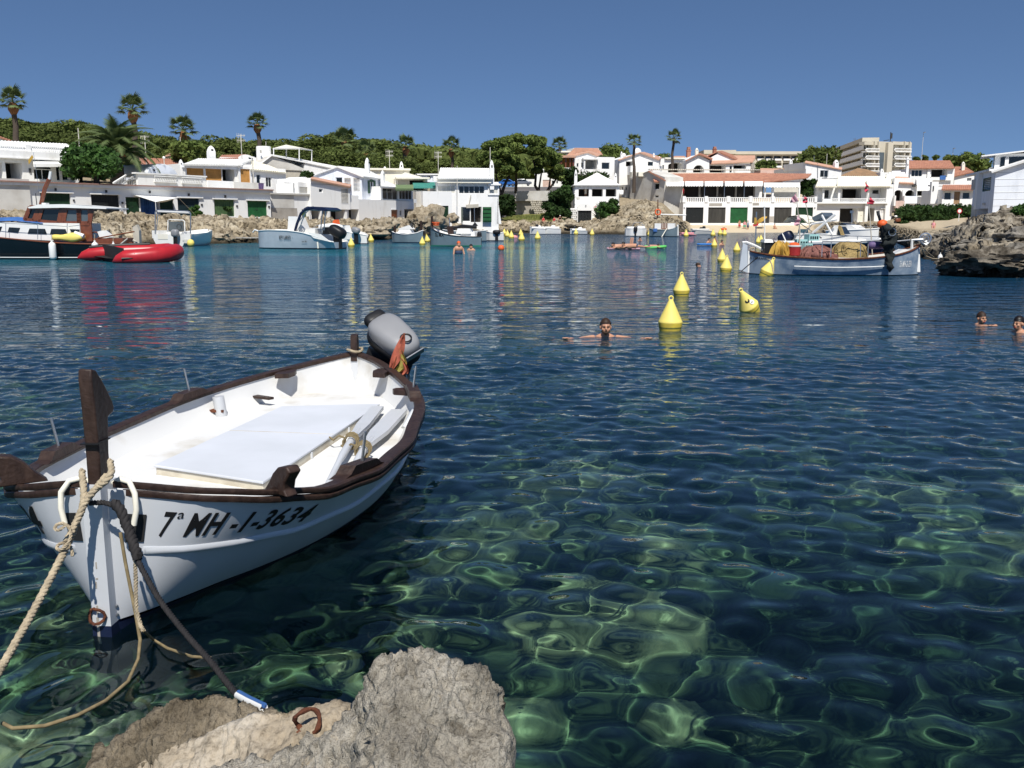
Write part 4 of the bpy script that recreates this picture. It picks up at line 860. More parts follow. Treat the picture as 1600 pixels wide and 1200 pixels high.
# ---- arched villas behind the restaurant
h = House('arch_villa', 'white flat-roofed villa with a wide arched porch beside the tall palm', 'house', 1028, 186, 1076, 187, base=272)
h.wall(1032, 248, 1072, 275, 'white', 8, [('o', 1044, 254, 1070, 272, 'interior_shade'), ('w', 1035, 258, 1037.5, 266, 1)], name='wall'); h.arch_fill(1044, 254, 1070, 259); h.slab(1038, 246.4, 1073, 248.6, -.5, 8, 'cream', 'roof_edge'); h.roof([(1048, 247, .5), (1072, 247, .5), (1070, 244, 5), (1054, 244, 5)], 'terrapale'); h.chimney(1029, 244, 1032, 256, -.4)
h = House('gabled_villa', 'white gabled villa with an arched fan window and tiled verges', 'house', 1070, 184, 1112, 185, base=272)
h.wall(1072.5, 250, 1108, 275, 'white', 9, [('o', 1083, 258, 1100.5, 272, 'interior_shade')], gable=(1092, 241.5), name='wall'); h.arch_fill(1083, 257.8, 1100.5, 268)
h.roof([(1071, 251, -.5), (1092, 240.5, -.5), (1094, 239.5, 9), (1074, 248, 9)], 'terra'); h.roof([(1092, 240.5, -.5), (1113, 249, -.5), (1114, 246, 9), (1094, 239.5, 9)], 'terra')
h.chimney(1074, 229.5, 1079.5, 246, 4, m='terra', style=1); h.chimney(1087, 231, 1091.5, 243, 3, m='cream')
h = House('tiled_villa', 'wide white villa with stacked orange tile roofs and a shaded terrace', 'house', 1104, 186, 1184, 188, base=272)
h.wall(1107, 255, 1178, 275, 'white', 8, [('o', 1109, 258, 1134, 272), ('w', 1140, 259, 1144, 270, 1), ('o', 1146, 258, 1166, 264)], name='wall'); h.roof([(1108, 256, -.5), (1176, 253, -.5), (1180, 248.5, 4), (1114, 250, 4)], 'terrapale')
h.wall(1108, 248, 1150, 256, 'white', 6, [], dep=3, gable=(1123, 239), name='gable'); h.roof([(1092, 249, 2.7), (1121, 236.5, 2.7), (1128, 235.5, 9), (1098, 246, 9)], 'terra'); h.roof([(1121, 236.5, 2.7), (1150, 249, 2.7), (1158, 247, 9), (1128, 235.5, 9)], 'terra')
h.roof([(1150, 250, 4), (1180, 248, 4), (1180, 243, 8), (1146, 243, 8)], 'terrapale'); h.chimney(1115, 229, 1120, 240, 5, m='terra', style=1); h.col(1174, 254, 1179, 268, -.3, 'cement', 'pier'); h.slab(1146, 264, 1168, 270, -.5, -.2, 'white', 'terrace_parapet')
# ---- far hotels
h = House('far_hotel', 'long low beige hotel with rows of balconies on the far skyline', 'hotel', 1090, 330, 1256, 330, base=268)
h.wall(1100, 241, 1250, 268, 'hotel', 12, [('o', 1182 + 13.6 * i, 243.5, 1194 + 13.6 * i, 251, 'glassgrey') for i in range(5)] + [('o', 1182 + 13.6 * i, 254.5, 1194 + 13.6 * i, 262, 'glassgrey') for i in range(5)], name='wall')
h.slab(1146, 236.8, 1252, 241.4, -1.2, 12, 'hotel', 'roof_slab'); h.slab(1098, 235, 1148, 241, -2, 12, 'hotel', 'roof_slab')
for i in range(5):
    for y in (248, 259): h.slab(1183 + 13.6 * i, y, 1193.6 + 13.6 * i, y + 3, -.5, -.2, 'white', 'balcony')
h = House('big_hotel', 'tall beige hotel block with rounded white balconies and a rooftop mast', 'hotel', 1348, 268, 1424, 274, base=275)
BH = h
h.wall(1352, 221.5, 1422.5, 285, 'hotel', 1.5, [], dep=1.6, name='wall'); h.slab(1350, 221.5, 1371, 226.5, -.2, 2, 'hotel', 'roof_band'); h.slab(1394, 221.5, 1423, 226.5, -.2, 2, 'hotel', 'roof_band'); h.slab(1370, 221.5, 1394, 275, .2, 1.7, 'hotel', 'central_wall')
h.slab(1383, 223, 1391, 275, -.9, .1, 'hotel', 'stair_fin')
h.slab(1372, 238, 1381, 275, .05, .19, 'glassgrey', 'stair_glazing')
for y in (232, 243.5, 255, 266.5):
    for xa, xb in ((1349, 1371), (1394, 1421)):
        mb = MB(); u0, z0, u1, z1 = h.rect(xa, y, xb, y + 6, 0); mb.box(u0 + .5, -.9, z0, u1, 1.6, z0 + .28); mb.box(u0 + .5, -.9, z1 - .22, u1, -.75, z1); mb.tube([(u0 + .5, -.82, z0 + .12), (u0 + .05, -.82, (z0 + z1) / 2), (u0 + .5, -.82, z1 - .1)], .14, 6)
        for i in range(14): x = u0 + .6 + (u1 - u0 - .7) * i / 13; mb.box(x - .04, -.86, z0 + .28, x + .04, -.8, z1 - .22)
        mb.build('balcony', 'white', h.root, 30)
        u0, z0, u1, z1 = h.rect(xa + 3, y - 4.5, xb - 1, y + 5, 1.6); MB().box(u0, 1.52, z0, u1, 1.59, z1).build('window', 'cream', h.root, 0)
        for k in (1, 2): x = u0 + (u1 - u0) * k / 3; MB().box(x - .12, -.7, z0, x + .12, 1.5, z1 + 1.0).build('balcony_divider', 'hotel', h.root, 0)
mb = MB(); q = h.loc(1391, 221, 4); mb.tube([q, q + Vector((0, 0, 2.6))], .14, 8); mb.box(q.x - .1, 3.8, q.z + .8, q.x + .5, 4.1, q.z + 2.3); mb.build('mast', 'darkmetal', h.root)
mb = MB(); q = h.loc(1381, 220, 4); mb.bar(q, q + Vector((1.8, 0, .3)), .25, .2); mb.bar(q + Vector((-.8, 0, -.4)), q + Vector((1.6, 0, -.5)), .15, .15); mb.build('antenna_frame', 'darkmetal', h.root, 0)
h = House('hotel_wing', 'receding wing of the tall hotel with shaded balcony rows', 'hotel', 1296, 318, 1350, 268.5, base=275)
u1_ = h.L; q = h.loc(1350, 222, 0); zt = q.z; fl = (zt - h.loc(1350, 267, 0).z) / 4
mb = MB(); mb.box(0, .0, -6, u1_ - 2.5, 3, zt); mb.build('wall', 'hotel', h.root, 0); MB().box(-.2, -1.4, zt - .3, u1_ - 2.2, 3.2, zt + .9).build('roof_slab', 'hotel', h.root, 0)
for k in range(5):
    z = zt - .4 - fl * (k + 1)
    MB().box(0, -1.5, z, u1_ - .2, -1.35, z + 1.15).build('balcony', 'white', h.root, 0); MB().box(0, -1.5, z - .2, u1_ - .2, -.004, z - .002).build('balcony_floor', 'hotel', h.root, 0)
    for i in range(12): x = u1_ * (i + .5) / 12; MB().box(x - u1_ / 34, -.03, z + .05, x + u1_ / 34, -.003, z + fl - .5).build('window', 'glassdark', h.root, 0)
h.slab(1327, 220, 1334, 223.5, 1, 3, 'white', 'lift_house')
for x in (1334.5, 1337): h.pole(x, 216, 224, 1, .1, 'metal', 'antenna_mast')
# ---- houses right of the restaurant
h = House('slope_house', 'white house with a one-way sloping roof and a dark green window', 'house', 1252, 172, 1318, 174, base=300)
h.wall(1258.5, 264, 1314, 300, 'white', 8, [('w', 1281.5, 266, 1294.5, 277, 2)], name='wall'); g = [h.loc(*q) for q in ((1258.5, 264, 0), (1314, 264, 0), (1258.5, 253.5, 0))]; MB().prism([g[0], g[1], g[2]], (0, 7.8, 0)).build('gable_wedge', 'white', h.root, 0)
h.roof([(1315.5, 264.5, -.3), (1316, 262, 8.2), (1259, 251.5, 8.2), (1257.5, 253.5, -.3)], 'terrapale'); h.chimney(1304.5, 249.5, 1311, 264, 1); h.pole(1277.5, 255, 278, -.08, .06, 'metal')
h.pole(1272, 243, 256, 4, .04, 'metal', 'antenna_mast')
h = House('low_tiled_house', 'low house with a tiled roof and shaded porch between restaurant and slope house', 'house', 1218, 180, 1262, 180, base=275)
h.wall(1225, 263, 1259, 280, 'white', 7, [('o', 1230, 266, 1258, 273)], name='wall'); h.roof([(1223, 264, -.6), (1260, 263, -.6), (1260, 257, 4), (1228, 257.5, 4)], 'terrapale'); h.chimney(1234, 249, 1238.5, 262, 5)
h = House('tile_strip_house', 'low pinkish tiled roofs stepping down behind the restaurant ridge', 'house', 1184, 195, 1232, 195, base=275)
h.wall(1188, 266, 1228, 280, 'pinkwall', 8, [], name='wall'); h.roof([(1186, 272, -.5), (1230, 272, -.5), (1228, 264, 6), (1188, 263, 6)], 'terrapale')
h = House('balcony_house', 'white house with a cream tiled roof and a lattice balcony over an open garage', 'house', 1272, 157, 1398, 158, base=348)
BL = h
h.wall(1275, 316.2, 1393, 350, 'white', 8, [('o', 1312, 325.5, 1340, 347.5), ('d', 1340.4, 325.5, 1352, 346, 'cream'), ('o', 1356, 325.5, 1366, 347)], name='lower_wall', zbot=.4)
h.wall(1275, 288, 1391, 316, 'white', 6, [('w', 1285, 296.5, 1295.5, 310, 1), ('o', 1316, 295, 1346, 310), ('w', 1363, 296.5, 1373.5, 303, 1)], dep=1.8, name='upper_wall')
h.roof([(1274, 291.5, -.9), (1305, 291.5, -.9), (1305, 281.5, 3.2), (1278, 282, 3.2)], 'creamtile', w=.34); h.roof([(1308, 291.2, -.9), (1391, 291, -.9), (1397, 275.5, 4), (1309, 275.5, 4)], 'creamtile', w=.34)
h.slab(1307, 275, 1398, 277, 3.8, 6, 'white', 'ridge_wall'); h.slab(1274, 291, 1392, 293.2, -.7, .1, 'cream', 'eave_beam')
for x0, x1 in ((1285.5, 1288), (1309.5, 1313), (1354.5, 1358)): h.col(x0, 291.5, x1, 317, -.2)
h.col(1351.5, 317, 1356, 350, -.5); h.wall(1384, 288, 1394.5, 350, 'white', 5, [], dep=-.6, name='corner_pier', zbot=.4)
h.rail(1298, 309.8, 1310, 316.2, -.3, 6, 'white', style='x', name='lattice_balustrade'); h.rail(1313, 309.8, 1354, 316.2, -.3, 16, 'white', style='x', name='lattice_balustrade'); h.rail(1358, 309.8, 1384, 316.2, -.3, 10, 'white', style='x', name='lattice_balustrade')
h.slab(1284, 311, 1298, 317, -.4, -.1, 'white', 'balcony_parapet'); h.slab(1274, 316, 1384, 318.2, -.8, -.004, 'white', 'balcony_floor')
for x in (1375, 1377.5, 1380): h.bit(x - .4, 325, x + .4, 326.5, -.5, 0, 'whitemetal', 'wall_hook')
for x in (1376, 1380): h.bit(x - .4, 294, x + .4, 295.5, -.5, 0, 'whitemetal', 'wall_hook')
h = House('hip_roof_house', 'house with a brown hipped roof under the tall hotel', 'house', 1308, 178, 1380, 178, base=290)
h.wall(1313, 274, 1378, 290, 'white', 8, [], name='wall'); h.roof([(1312, 275, -.6), (1379, 275, -.6), (1352, 264.5, 4), (1340, 263, 4)], 'terrabrown'); h.roof([(1379, 275, -.6), (1380, 273, 9), (1352, 264.5, 4.4), (1352, 264.5, 4)], 'terrabrown')
h.chimney(1376, 263.5, 1381, 276, -1.2); h.slab(1371, 270, 1386, 276, -1.4, 2, 'white', 'parapet')
h = House('arcade_house', 'white house with a stepped gable, arched doorway and arched porch above the hedge', 'house', 1392, 157.5, 1474, 156, base=325)
h.wall(1396, 278, 1432, 330, 'white', 7, [('o', 1397.3, 297, 1410, 325, 'interior_shade'), ('o', 1414, 297, 1429.5, 307, 'interior_shade')], name='wall'); h.arch_fill(1397.3, 296.8, 1410, 303); h.arch_fill(1414, 296.8, 1429.5, 306)
h.wall(1432, 307, 1473, 330, 'white', 6, [], dep=.3, name='garden_wall'); h.wall(1432, 284, 1460, 308, 'white', 4, [('o', 1433, 298, 1452, 306)], dep=3, name='porch_wall')
for x0, y0, x1 in ((1391, 270, 1426), (1394, 267.5, 1420), (1399, 265.5, 1413)): h.slab(x0, y0, x1, 279, 3 - .2 * (x0 - 1391) / 8, 3.6, 'white', 'stepped_gable')
h.roof([(1406, 286, -.5), (1428, 287, -.5), (1420, 277, 2.8), (1399, 276, 2.8)], 'terrapale'); h.slab(1411, 306.5, 1432, 318, -.5, -.1, 'whiteblue', 'parapet'); h.bit(1425, 287.5, 1430, 292, -.4, 0, 'darkmetal', 'solar_panel')
h.slab(1396.5, 314, 1410, 330, -1.4, -.01, 'pinkwall', 'steps'); h.slab(1394.5, 306, 1396.8, 322, -1.4, -.1, 'white', 'stair_wall'); h.slab(1409.8, 306, 1412, 322, -1.4, -.1, 'white', 'stair_wall'); h.chimney(1416.5, 250, 1420, 275, 5)
t = thing('sail_awning', 'white triangular shade sail beside the arched porch above the hedge', 'awning', h.hit(1445, 290, -.6), 0)
A, B, Cc, Dd = [h.hit(*q) - h.hit(1445, 290, -.6) for q in ((1432, 277.5, -.2), (1457, 279, -.4), (1454, 302, -2.0), (1432.5, 289, -1.2))]
mb = MB(); n = 8; mb.sheet([[A.lerp(B, i / n).lerp(Dd.lerp(Cc, i / n), j / n) + Vector((0, .25 * math.sin(math.pi * i / n) * math.sin(math.pi * j / n), 0)) for i in range(n + 1)] for j in range(n + 1)]); mb.sheet([[A.lerp(B, i / n).lerp(Dd.lerp(Cc, i / n), j / n) + Vector((0, .02 + .25 * math.sin(math.pi * i / n) * math.sin(math.pi * j / n), 0)) for i in range(n, -1, -1)] for j in range(n + 1)]); mb.build('cloth', 'awnwhite', t)
MB().tube([B, B - Vector((0, 0, 3.4))], .04, 6).build('pole', 'whitemetal', t)
h = House('orange_roof_house', 'white house with a bright orange roof and a blue towel on its balcony', 'house', 1416, 172, 1494, 172, base=300)
h.wall(1421, 263, 1490, 310, 'white', 8, [('w', 1424, 265.5, 1441, 276, 3), ('o', 1455, 264.5, 1480.5, 278)], name='wall'); h.roof([(1418, 263, -.7), (1492, 262.5, -.7), (1485, 251, 5), (1421, 251, 5)], 'terra'); h.slab(1452, 277, 1486, 282, -.6, -.2, 'white', 'balcony'); h.slab(1466, 274.6, 1475, 281, -.72, -.62, 'tarpblue', 'towel'); h.col(1449, 264, 1453.5, 283, -.3)
h.chimney(1417, 245, 1420.5, 258, 0)
h = House('corner_roof_house', 'small house with an orange roof tucked behind the orange-roofed villa', 'house', 1488, 180, 1524, 180, base=285)
h.wall(1491, 274, 1522, 292, 'white', 7, [('w', 1511, 278, 1518, 283, 2)], name='wall'); h.roof([(1489, 276, -.5), (1522, 268.5, -.5), (1508, 260.5, 5), (1492, 260.5, 5)], 'terra'); h.chimney(1503.5, 252.5, 1508, 264, 2, m='cream')
h = House('low_house', 'low white house with an orange tile strip roof and two dark windows above the hedge', 'house', 1468, 138, 1526, 138, base=322)
h.wall(1472, 296, 1526, 325, 'white', 7, [('w', 1475.5, 300.5, 1486.5, 312, 1), ('d', 1490.5, 299.5, 1500, 319, 'terrabrown'), ('w', 1504, 300.5, 1515.5, 311, 1)], name='wall'); h.roof([(1471, 296, -.9), (1525, 296, -.9), (1524, 289, 2.4), (1473, 289, 2.4)], 'terra'); h.slab(1473, 296, 1526, 298.8, -.7, -.1, 'white', 'eave_beam'); h.slab(1462, 283, 1473, 318, 1.5, 2.1, 'white', 'corner_block'); h.bit(1464.5, 290, 1466, 298, 1.4, 1.49, 'glassdark', 'window_slit')
h.slab(1473, 287, 1524, 289.4, 2.3, 5, 'white', 'roof_wall')
# ---- big white house at the right edge
h = House('corner_house', 'big white block-built house with shuttered window at the right edge above the rocks', 'house', 1551, 73, 1660, 71, base=351)
h.wall(1552, 269, 1660, 360, 'whiteblue', 9, [], name='wall', zbot=.3)
g = [h.loc(*q) for q in ((1552, 269.5, 0), (1660, 269, 0), (1660, 232, 0), (1552, 266, 0))]; MB().prism(g, (0, 8.9, 0)).build('gable', 'whiteblue', h.root, 0)
mb = MB(); u0, z0, u1, z1 = h.rect(1552, 269, 1660, 352, 0)
for k in range(1, 8): z = z0 + (h.loc(1600, 269, 0).z - z0) * k / 8; mb.box(u0 + .02, -.018, z - .012, u1, -.003, z + .012)
mb.build('block_course', 'white', h.root, 0)
h.roof([(1549, 267.5, -.35), (1662, 231, -.35), (1664, 227, 9.2), (1545, 263, 9.2)], 'white', w=2, amp=0)
u = h.loc(1590, 251, 3.2); mb = MB(); mb.box(u.x - 1.6, 3.2, u.z - 1.4, u.x + 9, 7.4, u.z + .55); mb.build('roof_storey', 'white', h.root, 0); MB().tiles((u.x - 2.6, 2.7, u.z + .45), (u.x + 9, 2.7, u.z + 1.6), (u.x + 9, 7.8, u.z + 1.7), (u.x - 2.6, 7.8, u.z + .55), w=2, amp=0).build('upper_roof', 'white', h.root, 50)
MB().box(u.x - 1.2, 3.12, u.z - .5, u.x + .8, 3.19, u.z + .3).build('window', 'glassdark', h.root, 0); h.chimney(1571, 243, 1576, 256, 3)
h = House('corner_house_flank', 'shaded narrow flank of the big white house with shutters and a dark doorway', 'house', 1517, 81, 1551.6, 73.05, base=351)
h.wall(1519, 270, 1551.4, 360, 'whiteblue', 3, [('s', 1536, 278, 1548, 298.5, 'g'), ('O', 1526, 326, 1543, 352, 'interior_shade')], name='wall', zbot=.3); h.slab(1530.5, 269, 1534, 327, -.35, -.003, 'white', 'pilaster'); h.slab(1517, 268, 1552, 271, -.3, .5, 'white', 'eave'); h.slab(1519, 280, 1529, 296, -.06, -.003, 'greywall', 'blind_window'); h.slab(1518.5, 322, 1525.6, 352, -.08, -.003, 'greywall', 'plinth')
h.slab(1536.5, 317, 1540, 320, -.1, -.003, 'greywall', 'meter_box')
# ---- far left roof
h = House('house', 'distant house with a tiled gable behind the left villa roof', 'house', -30, 110, 22, 112, base=240)
h.wall(-25, 222, 14, 235, 'whiteblue', 8, [], gable=(-5, 213), name='wall'); h.roof([(-27, 223, -.4), (-5, 212, -.4), (-5, 211.5, 8), (-25, 221, 8)], 'terra'); h.roof([(-5, 212, -.4), (19, 220.5, -.4), (16, 219, 8), (-5, 211.5, 8)], 'terra')
h = House('house', 'white house with a red tiled roof and small arched dormer behind the porch house', 'house', 338, 128, 402, 130, base=262)
h.wall(344, 246, 400, 265, 'white', 8, [], name='wall'); h.roof([(341, 248, -.5), (372, 247, -.5), (385, 241.5, 6), (346, 242.5, 6)], 'terra'); h.disc(371, 241.5, 397, 250, -.4, 3, 'white', 'arched_dormer'); h.bit(388, 246, 392, 249, -.5, -.41, 'glassdark', 'dormer_window')
h = House('pergola_terrace', 'white roof-terrace pergola frame before the dark pines', 'pergola', 512, 150, 572, 152, base=266)
for x in (515, 530, 540, 545, 560, 568): h.pole(x, 250, 264, 1.0 if x % 2 else 3, .06, 'white', 'post')
for dp in (1.0, 3.0): a, b = h.loc(515, 250, dp), h.loc(569, 254, dp); MB().bar(a, b, .1, .1).build('beam', 'white', h.root, 0)
for x in (516, 540, 568): a, b = h.loc(x, 250.5, 1), h.loc(x, 250.5, 3); MB().bar(a, b, .08, .08).build('beam', 'white', h.root, 0)
h.wall(512, 262, 574, 275, 'white', 5, [], name='parapet')
h = House('white_terrace', 'low white terrace wall between the flat house and the quay house roof', 'wall', 636, 150, 692, 150, base=285)
h.wall(640, 273, 692, 290, 'whiteblue', 8, [('w', 668, 275, 673, 281, 1)], name='wall'); h.slab(638, 271.5, 692, 273.6, -.3, 8, 'white', 'coping')
# == vegetation
def leaf_cloud(rn, clumps, per, size, flat=.75, mb_core=None):
    """quads scattered through clump ellipsoids [(centre, radii)]: returns verts, faces"""
    V = []; F = []
    for (c, r) in clumps:
        k = per if isinstance(per, int) else int(per(r))
        d = rn.normal(size=(k, 3)); d /= np.linalg.norm(d, axis=1)[:, None] + 1e-9
        rad = rn.uniform(.45, 1.06, (k, 1)) ** .6
        p = np.array(c) + d * rad * np.array(r)
        a = rn.normal(size=(k, 3)); a[:, 2] *= flat; a /= np.linalg.norm(a, axis=1)[:, None] + 1e-9
        b = np.cross(a, d + rn.normal(size=(k, 3)) * .6); b /= np.linalg.norm(b, axis=1)[:, None] + 1e-9
        s = size * rn.uniform(.6, 1.3, (k, 1))
        q = np.stack([p - a * s - b * s * .28, p + a * s * .1 - b * s * .5, p + a * s, p + a * s * .1 + b * s * .5], 1)
        V.append(q.reshape(-1, 3))
    V = np.concatenate(V); n = len(V) // 4
    return V, np.arange(4 * n).reshape(n, 4)
def mesh_np(name, V, F, m, core=None):
    me = bpy.data.meshes.new(name); vs = V.tolist(); fs = F.tolist()
    if core:
        o = len(vs); vs += core.v; fs += [tuple(i + o for i in f) for f in core.f]
    me.from_pydata(vs, [], fs); me.update(); me.materials.append(M[m] if isinstance(m, str) else m); return me
def blob(mb, c, r, rn, sub=1):
    o = len(mb.v); mb.ball((0, 0, 0), r, sub)
    for i in range(o, len(mb.v)):
        p = Vector(mb.v[i]); k = 1 + .25 * noise.noise(p * 1.1 + Vector((c[0], c[1], 0))); mb.v[i] = tuple(p * k + Vector(c))
    return mb
def obj_of(name, me, parent=None, loc=None):
    o = bpy.data.objects.new(name, me); COL.objects.link(o)
    if parent: o.parent = parent
    if loc is not None: o.location = loc
    return o
def crown_mesh(name, seed, w, h, n, size, m, per=70, flatbase=True):
    rn = np.random.RandomState(seed); cl = []; core = MB()
    for i in range(n):
        a = rn.uniform(0, 6.28); rr = math.sqrt(rn.uniform(0, 1)) * w * .40; zz = rn.uniform(.12, .92)
        lim = math.sqrt(max(.05, 1 - (zz - .3) ** 2 / .62)); r0 = w * rn.uniform(.12, .19)
        cl.append(((rr * lim * math.cos(a), rr * lim * math.sin(a), zz * h), (r0 * 1.15, r0 * 1.15, r0 * .85)))
        if i % 2 == 0: blob(core, cl[-1][0], tuple(x * .72 for x in cl[-1][1]), rn, 0)
    V, F = leaf_cloud(rn, cl, per, size)
    return mesh_np(name, V, F, m, core)
# ---- pines on the slope behind the left houses
PINES = [crown_mesh('crown', 20 + k, 7.5, 6.0, 30, .27, 'pine', 230) for k in range(4)]
TR = MB().tube([(0, 0, -3), (.1, 0, 0), (.2, .1, 1.6), (.1, 0, 4)], [.3, .26, .2, .08], 7)
trunk_o = TR.build('trunk', 'trunk'); TRUNK = trunk_o.data; bpy.data.objects.remove(trunk_o)
def pine(px, d, top_px, w=1.0, name='pine_tree', label='bushy olive-green pine of the wood behind the white houses', group='pines of the wood behind the houses', k=0):
    top = P(px, top_px, d); g = ground_z(top.x, top.y); Hh = max(4.5, top.z - g); sc = min(Hh / 8.2, 1.5)
    t = thing(name, label, 'tree', (top.x, top.y, top.z - 8.0 * sc), random.uniform(0, 6.28), group)
    q_ = random.uniform(.75, 1.3); t.scale = (sc * w * q_, sc * w * q_ * random.uniform(.85, 1.15), sc * random.uniform(.92, 1.06))
    obj_of('trunk', TRUNK, t); obj_of('crown', PINES[k % 4], t, (0, 0, 2.0)); return t
SKY = [(-160, 182), (-60, 184), (0, 180), (30, 181), (70, 187), (120, 189), (150, 187), (190, 200), (225, 203), (250, 212), (290, 216), (330, 210), (360, 214), (385, 211), (420, 216), (450, 208), (480, 207), (505, 200), (535, 205), (570, 210), (600, 221), (640, 224), (680, 222), (730, 229), (755, 225)]
sx_, sy_ = [q[0] for q in SKY], [q[1] for q in SKY]
x = -150; k = 0; rp = random.Random(5)
while x < 640:
    pine(x + rp.uniform(-6, 6), 190 + rp.uniform(-6, 14), np.interp(x, sx_, sy_) + rp.uniform(2, 11), 1.25, k=k); k += 1
    pine(x + 14 + rp.uniform(-6, 6), 166 + rp.uniform(-6, 8), np.interp(x, sx_, sy_) + 14 + rp.uniform(-3, 6), 1.3, k=k); k += 1
    if k % 2 == 0: pine(x + 4 + rp.uniform(-8, 8), 150 + rp.uniform(-5, 5), np.interp(x, sx_, sy_) + 26 + rp.uniform(-3, 6), 1.2, k=k)
    x += 25 + rp.uniform(-4, 4)
for x in range(632, 770, 17): pine(x + rp.uniform(-5, 5), 205 + rp.uniform(0, 25), 250 + rp.uniform(-8, 6), 1.2, k=x)
for x, y in ((1150, 262), (1172, 257), (1196, 254), (1432, 248), (1448, 245)): pass
rn = np.random.RandomState(2); cl = []; core = MB()
for i in range(420):
    px = rn.uniform(560, 905); d = rn.uniform(330, 430); crest = np.interp(px, [560, 640, 700, 760, 830, 905], [226, 226, 228.5, 231, 236, 242]); q = P(px, crest + rn.uniform(1, 30) * (1 if i % 3 else .15) + 4, d); r0 = rn.uniform(3, 5)
    cl.append(((q.x, q.y, q.z - 2), (r0 * 1.2, r0, r0 * .8))); blob(core, cl[-1][0], (r0 * 1.1, r0, r0 * .7), rn, 0)
V, F = leaf_cloud(rn, cl, 60, .95); o = obj_of('wood_on_hill', mesh_np('wood_on_hill', V, F, 'pine', core)); o['kind'] = 'stuff'
# ---- skyline bushes and trees between the houses
def tree_at(name, label, px, d, ytop, ybot, wpx, m='pinedark', n=24, size=.4, per=95, group=None, seed=1, cat='tree', trunk=True, asp=1.0):
    a, b = P(px, ybot, d), P(px, ytop, d); Hh = b.z - a.z; Wm = wpx / FPX * d
    t = thing(name, label, cat, a, 0, group); me = crown_mesh('crown' if trunk else 'foliage', seed, Wm * 1.12, Hh * (.8 if trunk else 1.0), n, size, m, per)
    obj_of('crown' if trunk else 'foliage', me, t, (0, 0, Hh * (.2 if trunk else 0)))
    if trunk: MB().tube([(0, 0, -2.5), (.1, 0, Hh * .2), (0, .1, Hh * .6)], [.3, .24, .1], 7).build('trunk', 'trunk', t)
    return t
tree_at('pine_tree', 'dense round pine standing beside the tall beige hotel', 1278, 215, 233, 280, 66, 'pine', 34, .5, 110, seed=41)
tree_at('pine_tree', 'low dark tree between the long hotel and the tiled villa', 1195, 215, 252, 275, 30, 'pinedark', 16, .4, 80, seed=42)
tree_at('pine_tree', 'broad dark pine on the skyline left of the corner house', 1518, 235, 243, 275, 46, 'pinedark', 26, .5, 100, seed=43)
tree_at('pine_tree', 'pale lower pine beside the broad skyline pine at right', 1488, 240, 246, 272, 36, 'pine', 20, .5, 90, seed=44)
tree_at('pine_tree', 'small dark tree right beside the tall hotel', 1430, 245, 245, 262, 16, 'pinedark', 12, .35, 70, seed=45)
tree_at('pine_tree', 'tiny round skyline tree over the orange roof, left of two', 1445, 245, 241, 256, 10, 'pinedark', 10, .3, 60, seed=46)
tree_at('pine_tree', 'tiny round skyline tree over the orange roof, right of two', 1460, 245, 240, 256, 12, 'pinedark', 10, .3, 60, seed=47)
tree_at('pine_tree', 'wide low pine on the skyline behind the dish house', 955, 235, 230, 268, 62, 'pinedark', 26, .5, 90, seed=48)
tree_at('pine_tree', 'small dark pine between the dish house and arched villa', 1035, 232, 243, 268, 30, 'pinedark', 16, .4, 80, seed=49)
tree_at('shade_tree', 'dark leafy tree behind the orange-roofed house and lamp', 295, 135, 224, 262, 60, 'pinedark', 26, .4, 95, seed=50)
tree_at('cypress_bush', 'dark clipped evergreen block beside the pergola porch', 892, 166, 261, 292, 32, 'bush', 22, .3, 100, seed=51, cat='bush', trunk=False)
tree_at('bougainvillea', 'flowering brown-red bush in the shadow of the villa above the cottage', 930, 163, 270, 284, 40, 'bush', 16, .25, 80, seed=52, cat='bush', trunk=False)
tree_at('fig_tree', 'bright green leafy fig tree on the terrace over the boathouses', 150, 82, 234, 284, 86, 'bushbright', 40, .24, 150, seed=53)
tree_at('shrub', 'big dark round shrub on the bank left of the cottage garage', 872, 146, 294, 349, 44, 'bush', 40, .26, 150, seed=54, cat='shrub', trunk=False)
tree_at('shrub', 'dark shrub in the shade at the foot of the quay house', 790, 149, 303, 338, 30, 'bush', 26, .26, 120, seed=55, cat='shrub', trunk=False)
tree_at('shrub', 'light green shrub on the wall top beside the cottage', 885, 153, 291, 306, 26, 'bushbright', 14, .25, 80, seed=56, cat='shrub', trunk=False)
tree_at('shrub', 'rounded evergreen shrub against the cottage wall over the rock bank', 960, 141, 312, 335, 24, 'bush', 20, .2, 110, seed=57, cat='shrub', trunk=False)
tree_at('shrub', 'low sprawling shrub on the rock bank under the cottage porch', 946, 139, 318, 340, 34, 'bushbright', 20, .2, 100, seed=58, cat='shrub', trunk=False)
tree_at('shrub', 'leafy green bush beside the restaurant pergola', 1262, 161, 280, 306, 32, 'bush', 26, .25, 110, seed=59, cat='shrub', trunk=False)
tree_at('shrub', 'dry brown shrub growing on the white rounded parapet', 479, 106, 269, 279, 24, 'bush', 12, .16, 80, seed=60, cat='shrub', trunk=False)
tree_at('shrub', 'round shrub end of the long hedge beside the parked scooters', 1420, 128, 328, 356, 26, 'bush', 22, .22, 120, seed=61, cat='shrub', trunk=False)
tree_at('shrub', 'green creeping shrub on top of the grey rocks at the right edge', 1592, 42, 321, 336, 26, 'bushbright', 16, .10, 100, seed=62, cat='shrub', trunk=False)
tree_at('shrub', 'rusty dry shrub on the rocks before the olive garage door', 352, 92, 322, 336, 20, 'bush', 12, .12, 90, seed=63, cat='shrub', trunk=False)
tree_at('shrub', 'small green shrub on the rocks beside the olive garage door', 306, 88, 322, 338, 20, 'bushbright', 12, .12, 90, seed=64, cat='shrub', trunk=False)
a, b = P(1406, 345, 134), P(1524, 345, 132); rn = np.random.RandomState(8); cl = []; core = MB()
